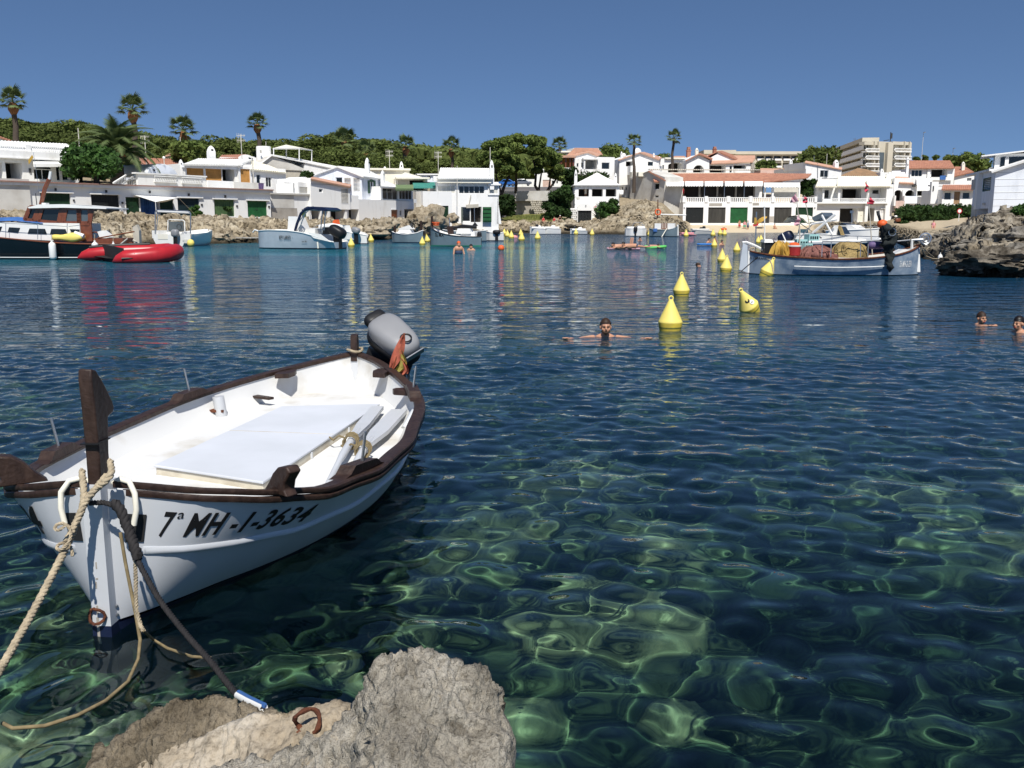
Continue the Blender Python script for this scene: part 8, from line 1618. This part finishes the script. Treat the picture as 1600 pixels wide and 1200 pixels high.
# == people
def remesh(mb, vox, m, name, parent, smooth=4):
    o = mb.build('tmp', m, None, 0); r = o.modifiers.new('r', 'REMESH'); r.mode = 'VOXEL'; r.voxel_size = vox; s_ = o.modifiers.new('s', 'SMOOTH'); s_.iterations = smooth; s_.factor = .5
    me = bpy.data.meshes.new_from_object(o.evaluated_get(bpy.context.evaluated_depsgraph_get())); bpy.data.objects.remove(o); me.name = name
    me.polygons.foreach_set('use_smooth', [True] * len(me.polygons)); 
    if not me.materials: me.materials.append(M[m])
    return obj_of(name, me, parent)
def head_into(b, c, s=1.0):
    """a head facing -Y with brow, nose, jaw, ears and neck; s = 1 for an adult"""
    c = Vector(c)
    def e(p, r): b.ball(c + Vector(p) * s, tuple(x * s for x in r), 2)
    e((0, .01, .03), (.077, .098, .095)); e((0, -.03, -.045), (.058, .066, .068)); e((0, -.05, -.085), (.036, .036, .026)); e((0, -.062, .02), (.056, .03, .035))
    e((0, -.100, -.022), (.014, .022, .022)); e((0, -.088, .006), (.011, .02, .03)); e((.044, -.065, -.028), (.026, .022, .026)); e((-.044, -.065, -.028), (.026, .022, .026)); e((0, -.088, -.062), (.026, .012, .012))
    e((.080, .01, -.01), (.014, .022, .034)); e((-.080, .01, -.01), (.014, .022, .034)); b.tube([c + Vector((0, .02, -.05)) * s, c + Vector((0, .035, -.17)) * s], [.055 * s, .062 * s], 12)
def face_bits(t, c, s=1.0, eyes=True):
    c = Vector(c)
    for k in (-1, 1):
        if eyes: MB().ball(c + Vector((k * .031, -.087, .0)) * s, (.011 * s, .006 * s, .006 * s), 1).build('eye', 'hairblack', t, 60)
        MB().tube([c + Vector((k * .014, -.094, .016)) * s, c + Vector((k * .032, -.095, .021)) * s, c + Vector((k * .05, -.082, .014)) * s], [.003 * s, .005 * s, .003 * s], 5).build('eyebrow', 'hairbrown', t)
    MB().tube([c + Vector((-.022, -.096, -.062)) * s, c + Vector((0, -.101, -.062)) * s, c + Vector((.022, -.096, -.062)) * s], .004 * s, 5).build('mouth', 'redcloth', t)
def hair_cap(t, c, s, m, front=.045, back=-.06, thick=1.06, name='hair', crown_gap=0.0):
    c = Vector(c); b = MB(); rows = []
    for i in range(11):
        ph = math.pi * .56 * i / 10; row = []
        for j in range(24):
            th = 2 * math.pi * j / 24; x, y, z = math.sin(ph) * math.cos(th), math.sin(ph) * math.sin(th), math.cos(ph)
            lim = front if y < -.25 else back + (front - back) * max(0, (-y + .1)) * .4
            z2 = max(z * .102 + .032, lim); k = thick * (1 + .03 * noise.noise(Vector((x * 5, y * 5, z * 5 + s))))
            row.append(c + Vector((x * .080 * k, .012 + y * .100 * k, z2 * k + (0 if z2 > lim else -.004))) * s)
        rows.append(row)
    b.sheet(rows, close=True); return b.build(name, m, t, 80)
def arm_into(b, pts, r0=.042, r1=.026, hand=True, s=1.0, spread=None):
    pts = [Vector(p) for p in pts]; n = len(pts); b.tube(pts, [(r0 + (r1 - r0) * i / (n - 1)) * s for i in range(n)], 10)
    if hand:
        u = (pts[-1] - pts[-2]).normalized(); v = u.cross(Vector((0, 0, 1))); v = v.normalized() if v.length > .1 else Vector((1, 0, 0)); w = pts[-1]
        b.tube([w, w + u * .05 * s, w + u * .09 * s], [.024 * s, .036 * s, .03 * s], 10, flat=.5)
        for k, (o, l) in enumerate(((-.028, .062), (-.010, .075), (.010, .072), (.027, .056))): f0 = w + u * .085 * s + v * o * s; b.tube([f0, f0 + (u + v * o * 4).normalized() * l * .55 * s - Vector((0, 0, .004)), f0 + (u + v * o * 5).normalized() * l * s - Vector((0, 0, .014 * s))], [.010 * s, .009 * s, .007 * s], 6)
        b.tube([w + u * .03 * s + v * .02 * s, w + u * .06 * s + v * .055 * s, w + u * .085 * s + v * .06 * s], [.012 * s, .011 * s, .008 * s], 6)
def swimmer(label, px, py, hpx=None, s=1.0, rz=0, skin='skin', hair='hairbrown', arms='wide', lift=.0, eyes=True, beard=False, group=None, vox=.009, look=0):
    q = G(px, py); t = thing('person', label, 'person', (q.x, q.y, 0), rz, group); c = Vector((0, 0, (.125 + lift) * s)); b = MB(); head_into(b, c, s)
    b.ball(Vector((0, .06, -.10 + lift)) * s, (.19 * s, .11 * s, .13 * s), 2); b.ball(Vector((0, .10, -.30 + lift)) * s, (.16 * s, .11 * s, .2 * s), 2); b.tube([Vector((0, .1, -.35)) * s, Vector((0, .45, -.55)) * s, Vector((0, .8, -.6)) * s], [.15 * s, .13 * s, .09 * s], 12)
    for k in (-1, 1):
        sh = Vector((k * .17, .05, -.045 + lift)) * s
        if arms == 'wide': arm_into(b, [sh, Vector((k * .33, -.02, -.03)) * s, Vector((k * .47, -.12, -.04)) * s, Vector((k * .56, -.19, -.012)) * s], .046, .027, True, s)
        elif arms == 'fwd': arm_into(b, [sh, Vector((k * .22, -.16, -.03)) * s, Vector((k * .10, -.30, -.005)) * s], .042, .026, True, s)
        else: arm_into(b, [sh, Vector((k * .26, .02, -.22)) * s, Vector((k * .22, -.12, -.30)) * s], .042, .026, True, s)
        b.tube([Vector((k * .08, .75, -.6)) * s, Vector((k * .10, 1.1, -.75)) * s, Vector((k * .1, 1.45, -.9)) * s], [.085 * s, .06 * s, .04 * s], 8)
    remesh(b, vox * s if vox < .012 else vox, skin, 'body', t); hair_cap(t, c, s, hair, .072 if beard else .05, -.05, 1.07); face_bits(t, c, s, eyes)
    if beard:
        m = MB(); cc = c
        for i in range(9):
            a = R(-75 + 150 * i / 8); m.ball(cc + Vector((math.sin(a) * .052, -.032 - .062 * math.cos(a), -.078 + .028 * (1 - math.cos(a)))) * s, (.019 * s, .017 * s, .021 * s), 1)
        m.ball(cc + Vector((0, -.104, -.048)) * s, (.024 * s, .008 * s, .006 * s), 1)
        remesh(m, .006, 'beard', 'beard', t, 2)
    return t
swimmer('man with receding hair and a beard swimming towards the camera with arms spread', 946, 526, s=1.02, rz=0, skin='skintan', beard=True, lift=.025)
swimmer('wet-haired child swimming with its face to the camera near the right edge', 1533, 506, s=.86, rz=R(12), skin='skintan', arms='fwd', lift=-.01)
swimmer('dark-haired child swimming in profile at the right edge of the frame', 1590, 519, s=.92, rz=R(-62), skin='skintan', hair='hairblack', arms='low', lift=.03)
def far_head(label, px, py, s=1.0, rz=0, skin='skin', hair='hairblack', lift=.05, cap=None):
    q = G(px, py); t = thing('person', label, 'person', (q.x, q.y, 0), rz); c = Vector((0, 0, (.13 + lift) * s)); b = MB(); head_into(b, c, s); b.ball(Vector((0, .05, -.06 + lift)) * s, (.21 * s, .12 * s, .14 * s), 2); b.ball(Vector((0, .06, -.3 + lift)) * s, (.17 * s, .11 * s, .25 * s), 2)
    for k in (-1, 1): arm_into(b, [Vector((k * .19, .05, -.05 + lift)) * s, Vector((k * .27, -.05, -.2)) * s, Vector((k * .15, -.25, -.22)) * s], .045, .028, False, s)
    remesh(b, .016, skin, 'body', t, 3); hair_cap(t, c, s, cap or hair, .045, -.05, 1.08, 'bathing_cap' if cap else 'hair'); return t
t = far_head('woman in an orange cap and dark swimsuit standing waist-deep in the bay', 717, 397, 1.25, .3, 'skin', 'hairbrown', .30, cap='orange'); b = MB(); b.ball((0, .06, .08), (.225, .155, .16), 2); b.build('swimsuit', 'swim', t, 60)
far_head('dark-haired swimmer left of the red float', 736, 391, 1.2, 0, 'skintan', 'hairblack', .05)
t = far_head('swimmer in a pink top bending among the small yellow buoys', 807, 371, 1.5, .6, 'skin', 'hairbrown', -.02); b = MB(); b.ball((-.15, .1, .0), (.4, .3, .25), 2); b.build('top', 'pinkcloth', t, 60)
far_head('lone dark head swimming below the white boat with chrome rails', 1000, 376, 1.3, 0, 'skintan', 'hairblack', .0)
far_head('snorkeller with wet hair and face low in the water in the middle of the bay', 1091, 417, .95, 1.2, 'skin', 'hairbrown', -.09)
for px, py, lb, lf in ((1108, 382, 'child kneeling on the left of the blue board', .22), (1117, 380, 'child behind the yellow buoy on the blue board', .30), (1128, 383.5, 'child in the water right of the blue board', .12)): far_head(lb, px, py, 1.0, .5, 'skintan', 'hairblack', lf)
def raft(name, label, px, py, L_, W_, m, rz=0, th=.12, pillow=True):
    q = G(px, py); t = thing(name, label, 'raft', (q.x, q.y, .02), rz); n = 8; b = MB()
    for i in range(n): y = -W_ / 2 + W_ * (i + .5) / n; b.tube([(-L_ / 2, y, .03), (-L_ / 2 + .05, y, .05), (L_ / 2 - .05, y, .05), (L_ / 2, y, .03)], [th * .4, th * .55, th * .55, th * .4], 8)
    b.build('air_chamber', m, t, 60)
    if pillow: MB().tube([(L_ / 2 - .1, -W_ / 2, .12), (L_ / 2 - .1, W_ / 2, .12)], .09, 8).build('pillow', m, t)
    return q
q = raft('air_mattress', 'pale pink and white air mattress carrying sunbathers in the bay', 974, 390, 2.0, .9, 'fadedpink'); 
def lying(label, px, py, z, s, rz, skin, leg=False, hair='hairblack', suit='swim'):
    q = G(px, py, z); t = thing('person', label, 'person', q, rz); b = MB(); c = Vector((0, -.02, .12)) * s; head_into(b, Vector((-.02, 0, .20)) * s, s)
    b.tube([Vector(p) * s for p in ((.0, .08, .10), (.08, .3, .08), (.1, .55, .10), (.1, .75, .09))], [.13 * s, .16 * s, .14 * s, .15 * s], 12)
    for k in (-1, 1):
        arm_into(b, [Vector((k * .17, .12, .08)) * s, Vector((k * .25, -.1, .02)) * s, Vector((k * .08, -.18, .04)) * s], .045, .028, True, s)
        lp = [(k * .08 + .1, .78, .09), (k * .09 + .1, 1.15, .06), (k * .09 + .1, 1.2, .45 if leg else .05), (k * .09 + .1, 1.22 if leg else 1.6, .6 if leg else .04)]; b.tube([Vector(p) * s for p in lp], [.085 * s, .06 * s, .05 * s, .035 * s], 8)
    remesh(b, .018, skin, 'body', t, 3); hair_cap(t, Vector((-.02, 0, .20)) * s, s, hair, .045, -.05, 1.08); b = MB(); b.ball(Vector((.1, .76, .10)) * s, (.165 * s, .13 * s, .12 * s), 2); b.build('swimwear', suit, t, 60); return t
lying('sunbather lying on the air mattress at its left end with legs bent up', 958, 388, .12, 1.1, R(-62), 'skin', True); lying('dark-haired sunbather propped up in the middle of the air mattress', 974, 387, .18, 1.05, R(-75), 'skintan'); lying('sunbather lying flat at the right end of the air mattress', 990, 388, .06, .9, R(70), 'skintan')
q = G(1025, 388); t = thing('inflatable_ring', 'lime green inflatable float with a child lying in it', 'float', (q.x, q.y, .03)); b = MB(); b.tube([(.62 * math.cos(i * .3142), .32 * math.sin(i * .3142), .04 + .05 * math.cos(i * .3142)) for i in range(21)], .09, 10); b.build('ring', 'limegreen', t); MB().box(-.5, -.25, -.02, .55, .25, .03).build('floor', 'limegreen', t, 0); b = MB(); b.ball((-.66, 0, .09), (.15, .09, .09), 2); b.build('neck', 'limegreen', t, 60)
lying('child lying in the lime green float', 1029, 387, .05, .8, R(80), 'skintan')
q = raft('bodyboard', 'blue bodyboard with children round it off the beach', 1104, 383, 1.3, .6, 'blueboard', .2, .1, False)
def standing(label, px, py, d, s=1.0, rz=0, skin='skin', hair='hairbrown', lower='swim', upper=None, sit=False, hat=None, lean=0.0):
    q = P(px, py, d); t = thing('person', label, 'person', q, rz); b = MB(); hz = .45 if sit else .90; lift = -.62 if sit else 0
    V = lambda x, y, z: Vector((x, y, z)) * s
    c = V(lean * .5, -.02, 1.60 + lift); head_into(b, c, s); b.tube([V(0, 0, .90 + lift), V(lean * .15, .0, 1.10 + lift), V(lean * .3, .01, 1.30 + lift), V(lean * .42, .02, 1.44 + lift)], [.155 * s, .13 * s, .17 * s, .10 * s], 12)
    for k in (-1, 1):
        b.ball(V(k * .15 + lean * .4, .01, 1.38 + lift), .065 * s, 1); arm_into(b, [V(k * .18 + lean * .4, .01, 1.38 + lift), V(k * .25 + lean * .3, .03, 1.12 + lift), V(k * .22, -.08 - .12 * sit, .90 + lift + .05 * sit)], .048, .028, True, s)
        if sit: b.tube([V(k * .09, 0, .26), V(k * .13, -.30, .46), V(k * .12, -.52, .08), V(k * .12, -.64, .04)], [.09 * s, .07 * s, .05 * s, .04 * s], 8)
        else: b.tube([V(k * .09, 0, .92), V(k * .10, -.02, .50), V(k * .11, .02, .08), V(k * .12, -.14, .035)], [.095 * s, .065 * s, .042 * s, .035 * s], 8)
    remesh(b, .02, skin, 'body', t, 3); hair_cap(t, c, s, hat or hair, .045, -.05, 1.1, 'hat' if hat else 'hair')
    b = MB(); b.tube([V(0, 0, .70 + lift + (.0 if not sit else .12)), V(0, 0, .86 + lift), V(lean * .05, 0, .97 + lift)], [.185 * s, .185 * s, .165 * s], 14); b.build('swimwear', lower, t, 60)
    if upper: b = MB(); b.tube([V(lean * .1, 0, .98 + lift), V(lean * .3, .01, 1.30 + lift), V(lean * .4, .02, 1.42 + lift)], [.165 * s, .19 * s, .14 * s], 14); b.build('top', upper, t, 60)
    return t
bd = 150
standing('slim tanned person in swimwear standing on the beach, left of the group', 1155, 360.5, bd, 1.0, .2, 'skintan', 'hairbrown', 'redcloth'); standing('person in green shorts holding a towel on the beach, middle of the group', 1163, 361.5, bd - 1, 1.02, -.2, 'skin', 'hairbrown', 'swimgreen', 'pinkcloth'); standing('person in a grey-blue top standing at the right of the beach group', 1168, 362, bd - 1.5, 1.0, .3, 'skintan', 'hairblack', 'swim', 'hullblue')
standing('person sitting on the sand in front of the grey garage doors', 1210, 360.2, bd, 1.0, .5, 'skintan', 'hairblack', 'swim', sit=True)
standing('person in red sitting on the bank under the dark shrub, left one', 849, 349.5, 142, 1.0, .4, 'skintan', 'hairbrown', 'redcloth', 'redcloth', sit=True); standing('person in red sitting lower on the bank beside the pots, right one', 866, 350, 141, 1.0, -.3, 'skintan', 'hairblack', 'redcloth', 'redcloth', sit=True); standing('person in a white sunhat sitting on the rocks left of the cottage garage', 875, 348, 141, 1.0, .3, 'skin', 'hairbrown', 'hairblack', 'hairblack', sit=True, hat='gel')
standing('person with dark hair at the left cottage porch opening', 915, 310, 148.5, 1.0, 0, 'skin', 'hairblack', 'cream', 'cream')
standing('person in a red dress standing on the terrace left of the restaurant', 1067, 309.3, 156, 1.0, 0, 'skin', 'hairblack', 'redcloth', 'redcloth')
standing('dark figure crouching by the steps of the corner house', 1512, 355, 82, .8, .4, 'skintan', 'hairblack', 'varnish', 'varnish', sit=True); standing('child in pink sitting on the sand before the right rocks', 1458, 359, 76, .7, -.4, 'skin', 'hairbrown', 'pinkcloth', 'pinkcloth', sit=True)
# == beach and street things
t = thing('beach_umbrella', 'yellow beach umbrella tilted on the sand before the grey garage doors', 'umbrella', P(1189, 359.5, bd)); b = MB(); rot = Matrix.Rotation(R(-38), 3, 'Y'); n = 16
for k in range(1): b.sheet([[rot @ Vector((r * math.cos(j * 2 * math.pi / n), r * math.sin(j * 2 * math.pi / n), z)) + Vector((0, 0, 1.5)) for j in range(n)] for r, z in ((.02, .42), (.5, .34), (.85, .17), (1.05, -.05))], close=True)
b.build('canopy', 'yellowcloth', t, 30); MB().tube([(.35, 0, 0), (0, 0, 1.5), rot @ Vector((0, 0, .45)) + Vector((0, 0, 1.5))], .03, 6).build('pole', 'whitemetal', t)
for px, py, m_, lb in ((1176, 358.5, 'redcloth', 'red and pink towel lying left of the yellow beach umbrella'), (1200, 357, 'redcloth', 'red towel lying on the sand right of the yellow beach umbrella'), (1231, 358.5, 'hullblue', 'grey-blue towel lying on the sand near the pink flags')):
    t = thing('beach_towel', lb, 'towel', P(px, py, bd + 2)); b = MB(); b.sheet([[(-.7 + 1.4 * i / 6, -.4 + .8 * j / 3, .04 + .05 * math.sin(i * 1.3 + j)) for i in range(7)] for j in range(4)]); b.sheet([[(-.7 + 1.4 * i / 6, -.4 + .8 * j / 3, .02 + .05 * math.sin(i * 1.3 + j)) for i in range(6, -1, -1)] for j in range(4)]); b.build('cloth', m_, t)
t = thing('orange_kayak_bag', 'small orange boat bag lying on the beach edge left of the group', 'bag', P(1131, 358, 146)); b = rbox(.9, .5, .4); b.build('bag', 'orange', t, 60); MB().tube([(-.2, 0, .18), (0, 0, .3), (.2, 0, .18)], .03, 5).build('strap', 'black', t)
t = thing('lifebuoy_post', 'rusty post with an orange lifebuoy on the rock bank by the restaurant', 'lifebuoy', P(1027.5, 350, 131)); o0 = P(1027.5, 350, 131); MB().tube([(0, 0, -1), P(1028, 312, 131) - o0], .07, 8).build('post', 'rust', t); c = P(1028, 331.5, 130.8) - o0; MB().tube([c + Vector((.36 * math.cos(i * .3142), 0, .36 * math.sin(i * .3142))) for i in range(21)], .10, 10).build('ring', 'orange', t); MB().tube([P(1032, 335, 130.9) - o0, P(1072, 336, 130.9) - o0], .09, 8).build('white_spar', 'gel', t)
t = thing('parasol', 'closed cream parasol standing on the restaurant terrace', 'parasol', P(1055, 308.5, 156)); MB().lathe([(.12, .5), (.36, .6), (.30, 1.2), (.2, 1.9), (.06, 2.5)], 10).build('folded_cloth', 'cream', t); MB().tube([(0, 0, 0), (0, 0, 2.6)], .035, 6).build('pole', 'whitemetal', t)
t = thing('no_entry_sign', 'round red-rimmed road sign on a post before the hedge', 'sign', P(1498, 343, 110)); o0 = P(1498, 343, 110); MB().tube([(0, 0, -.4), (0, 0, 1.05)], .035, 6).build('post', 'whitemetal', t); c = Vector((0, -.04, .98)); b = MB(); b.lathe([(.30, 0), (.30, .02)], 20, c, Matrix.Rotation(R(90), 3, 'X')); o = b.build('disc', 'red', t, 30); b = MB(); b.lathe([(.20, .021), (.20, .03)], 20, c, Matrix.Rotation(R(90), 3, 'X')); b.build('white_face', 'gel', o, 30)
t = thing('scooter', 'dark red scooter parked beside the hedge by the balcony house', 'scooter', P(1405, 350, 133)); 
for x in (-.55, .6): MB().lathe([(.12, -.06), (.24, -.05), (.26, 0), (.24, .05), (.12, .06)], 14, (x, 0, .25), Matrix.Rotation(R(90), 3, 'X')).build('wheel', 'rubber', t)
b = rbox(.85, .4, .5); b.v = [(v[0] - .2, v[1], v[2] + .55) for v in b.v]; b.build('body', 'varnish', t, 50); b = rbox(.8, .36, .16); b.v = [(v[0] - .2, v[1], v[2] + .88) for v in b.v]; b.build('seat', 'black', t, 50); MB().prism([(.35, -.2, .25), (.62, -.2, .35), (.5, -.2, 1.0), (.36, -.2, 1.0)], (0, .4, 0)).build('leg_shield', 'varnish', t, 0); MB().tube([(.44, -.35, 1.08), (.44, .35, 1.08)], .03, 6).build('handlebar', 'darkmetal', t); MB().ball((-.55, 0, 1.05), (.22, .2, .16), 2).build('top_box', 'gel', t, 60)
def car(label, px, py, d, m):
    t = thing('parked_car', label, 'car', P(px, py, d)); prof = [(-2.0, .35), (-2.0, .75), (-1.85, .9), (-1.3, .95), (-.8, 1.42), (.6, 1.45), (1.35, .98), (1.95, .85), (2.0, .4)]
    b = MB(); b.prism([(x, -.8, z) for x, z in prof], (0, 1.6, 0)); o = b.build('body', m, t, 30); bv = o.modifiers.new('b', 'BEVEL'); bv.width = .08; bv.segments = 2
    for x in (-1.25, 1.25):
        for y in (-.82, .82):
            w = MB().lathe([(.18, -.09), (.29, -.085), (.31, 0), (.29, .085), (.18, .09)], 16, (x, y, .31), Matrix.Rotation(R(90), 3, 'X')).build('wheel', 'rubber', t); MB().lathe([(.02, -.1), (.17, -.095), (.17, .095), (.02, .1)], 12, (x, y, .31), Matrix.Rotation(R(90), 3, 'X')).build('rim', 'metal', w)
    for pts in (((-1.15, .97), (-.72, 1.34), (-.1, 1.36), (-.1, .97)), ((0, .97), (0, 1.36), (.55, 1.36), (1.05, .97))): MB().prism([(x, -.815, z) for x, z in pts], (0, .02, 0)).build('side_window', 'glassdark', t, 0)
    MB().box(-2.02, -.6, .45, -1.99, .6, .6).build('bumper', 'darkmetal', t, 0); MB().box(1.96, -.7, .62, 2.01, -.4, .78).build('headlight', 'glassgrey', t, 0); return t
car('blue car parked on the road behind the pine trunks', 792, 291.5, 196, 'bluecar'); car('silver car parked beyond the umbrella pines at the roadside', 816, 290.5, 202, 'metal')
m_, N, L, p = ntree('asphalt'); n = texn(N, L, 1.2, 5); r = ramp(N, [(.3, (.10, .09, .085)), (.7, (.16, .145, .13))]); L.new(n.outputs[0], r.inputs[0]); L.new(r.outputs[0], p.inputs['Base Color']); p.inputs['Roughness'].default_value = .9; M['asphalt'] = m_
b = MB(); b.sheet([[P(770, 304, 163), P(905, 303, 163)], [P(765, 297, 185), P(905, 296, 185)], [P(760, 292.3, 214), P(905, 291.7, 214)]]); o = b.build('road', 'asphalt', None, 0); o['kind'] = 'structure'
def mast(name, label, cat, px, y0, y1, d, kind):
    a = P(px, y1, d); Hh = P(px, y0, d).z - a.z; t = thing(name, label, cat, a); MB().tube([(0, 0, -1.5), (0, 0, Hh)], .05, 6).build('pole', 'slat', t)
    if kind == 'yagi':
        for k, z in enumerate((Hh - .15, Hh - .75)):
            b = MB(); b.tube([(-.55, 0, z), (.55, 0, z)], .03, 5)
            for i in range(6): x = -.5 + .2 * i; b.tube([(x, 0, z - .32 + .03 * i), (x, 0, z + .32 - .03 * i)], .022, 4)
            b.build('aerial', 'slat', t)
    elif kind == 'globe': MB().ball((0, 0, Hh + .12), .17, 2).build('globe', 'gel', t, 60)
    elif kind == 'lamp': MB().lathe([(.05, Hh + .18), (.32, Hh + .1), (.34, Hh + .04), (.05, Hh)], 14).build('lamp_head', 'gel', t)
    elif kind == 'street': MB().box(-.05, -.8, Hh - .05, .25, .1, Hh + .1).build('lamp_head', 'metal', t, 0)
for a_ in (('aerial_mast', 'television aerial on a pole right of the date palm', 'aerial', 228, 211, 244, 118, 'yagi'), ('aerial_mast', 'television aerial on a tall pole left of the slim palm', 'aerial', 378, 210, 246, 124, 'yagi'), ('aerial_mast', 'television aerial over the flat cream house', 'aerial', 609, 235, 270, 142, 'yagi'), ('aerial_mast', 'double aerial on a pole left of the quay house roof', 'aerial', 685, 237, 272, 146, 'yagi'), ('aerial_mast', 'television aerial above the cottage roof', 'aerial', 932, 264, 284, 158, 'yagi'),
           ('street_lamp', 'white globe lamp before the orange roof and arched gable', 'lamp', 257, 248, 262, 112, 'globe'), ('street_lamp', 'tall white globe lamp post at the corner of the porch wing', 'lamp', 397, 247, 302, 108.5, 'lamp'), ('street_lamp', 'bare wooden pole left of the date palm', 'pole', 125, 200, 240, 100, 'none'), ('street_lamp', 'plain pole in front of the shorter fan palm', 'pole', 283, 214, 240, 134, 'none'),
           ('street_lamp', 'thin flagless mast on the chimney side of the quay house', 'pole', 766, 230, 258, 146, 'none'), ('street_lamp', 'tall thin skyline mast right of the big hotel', 'pole', 1439, 207, 262, 240, 'street'), ('street_lamp', 'short thin skyline mast above the orange roof', 'pole', 1487, 232, 262, 240, 'street'), ('street_lamp', 'slim pole rising from the pine by the hotel', 'pole', 1290, 240, 282, 190, 'none')):
    mast(*a_)
rockmat('rockdark', [(.32, (.03, .026, .02)), (.46, (.10, .085, .065)), (.60, (.26, .23, .185))], (1.2, 1.15, 1.0), 1.6)
rockmat('rockgrey2', [(.30, (.09, .082, .068)), (.5, (.20, .185, .16)), (.66, (.34, .315, .275))], (1.2, 1.1, .95), 1.6)
rockmat('rockbeige', [(.30, (.16, .13, .09)), (.5, (.34, .285, .205)), (.66, (.50, .44, .34))], (1.2, 1.1, .9), 1.6)
def boulder(label, px, py, d, w, hh, seed, m, rough=.35, i=0):
    c = P(px, py, d); t = MB(); t.ball((0, 0, 0), (1, 1, 1), 13 if i < 9 else 6)
    for j_, v in enumerate(t.v):
        p = Vector(v); k = 1 + rough * 1.3 * fbm(p * 1.7 + Vector((seed, 0, 0)), 5, 2.2, .58) - .22 * abs(noise.noise(p * 4 + Vector((seed, 3, 0)))) + .07 * noise.ridged_multi_fractal(p * 4.5 + Vector((seed, 1, 0)), .8, 2.1, 5, 1, 2); q = p * k; z = q.z * hh / 2; z = z + .05 * hh * (math.floor(z * 7 / hh) - z * 7 / hh) ; t.v[j_] = (q.x * w / 2, q.y * w * .4, z)
    o = t.build('boulder', m, None, 50, loc=c); tag(o, label, 'boulder', 'boulders along the rocky shore'); return o
BL_ = [(1560, 410, 31.0, 3.0, .9, 'undercut dark boulder at the water edge below the corner house'), (1512, 415, 31.4, 1.6, .8, 'leftmost dark boulder of the right rocks at the waterline'), (1598, 378, 35, 2.4, .9, 'grey cracked boulder high on the right rocks'), (1534, 385, 36, 1.8, .6, 'flat grey boulder above the water-edge boulders'), (1480, 372, 52, 1.8, .5, 'low grey boulder behind the fishing boat bow'), (1456, 382, 50, 1.2, .4, 'small grey boulder beside the sandy gap'), (1575, 345, 44, 2.0, .8, 'dark boulder under the wall of the corner house'), (1546, 362, 42, 1.6, .6, 'rounded grey boulder below the corner house flank'), (1590, 400, 31.5, 1.7, .7, 'pale boulder at the right frame edge over the water'),
       (240, 352, 78, 3.2, 1.2, 'broad beige boulder above the small white boat'), (320, 352, 80, 3.0, 1.2, 'beige layered boulder below the garage doors'), (180, 350, 74, 2.6, 1.2, 'beige boulder behind the cabin boat stern'), (365, 362, 82, 2.6, 1.0, 'beige boulder left of the white motorboat'), (205, 367, 71, 2.0, .9, 'grey boulder at the waterline behind the dinghy'), (340, 372, 76, 2.4, .8, 'dark-footed boulder at the waterline left of the motorboat'), (588, 362, 90, 2.6, 1.0, 'tan boulder right of the motorboat outboard'), (604, 350, 94, 2.2, 1.2, 'tan boulder under the veranda wall'), (668, 343, 122, 4.4, 3.2, 'tall tan rock between the veranda and the quay annex'), (708, 341, 131, 1.6, 1.3, 'tan rock between the two quay house doors'), (560, 352, 97, 2.0, .9, 'pale rock pile under the shed openings'), (895, 352, 133, 2.2, .8, 'pale boulder below the cottage stone pier'), (990, 350, 128, 1.8, .7, 'beige rock on the bank above the white boat')]
for i, (px, py, d, w, hh, lb) in enumerate(BL_): boulder(lb, px, py, d, w, hh, i * 3.7, 'rockdark' if i in (0, 1, 6) else ('rockgrey2' if i < 9 else 'rockbeige'), i=i)
t = thing('plastic_bag', 'white crumpled sack lying on the dark right rocks', 'sack', P(1558, 398, 32.2)); b = MB(); b.ball((0, 0, 0), (.22, .15, .3), 2); b.v = [tuple(Vector(v) * (1 + .35 * noise.noise(Vector(v) * 9))) for v in b.v]; b.build('sack', 'gel', t, 80); MB().tube([(.05, 0, -.2), (.1, -.1, -.6), (.16, -.12, -.8)], .03, 5).build('strap', 'rope', t)
t = thing('jetty', 'low dark plank landing stage on posts below the left rocks', 'jetty', P(358, 377, 77)); 
for k in range(7): MB().box(-2.8 + k * .8, -.35, .25, -2.8 + k * .8 + .76, .35, .33).build('plank', 'cement', t, 0)
for x in (-2.4, 0, 2.4): MB().tube([(x, -.25, .25), (x, -.25, -.9)], .07, 6).build('post', 'trunk', t)
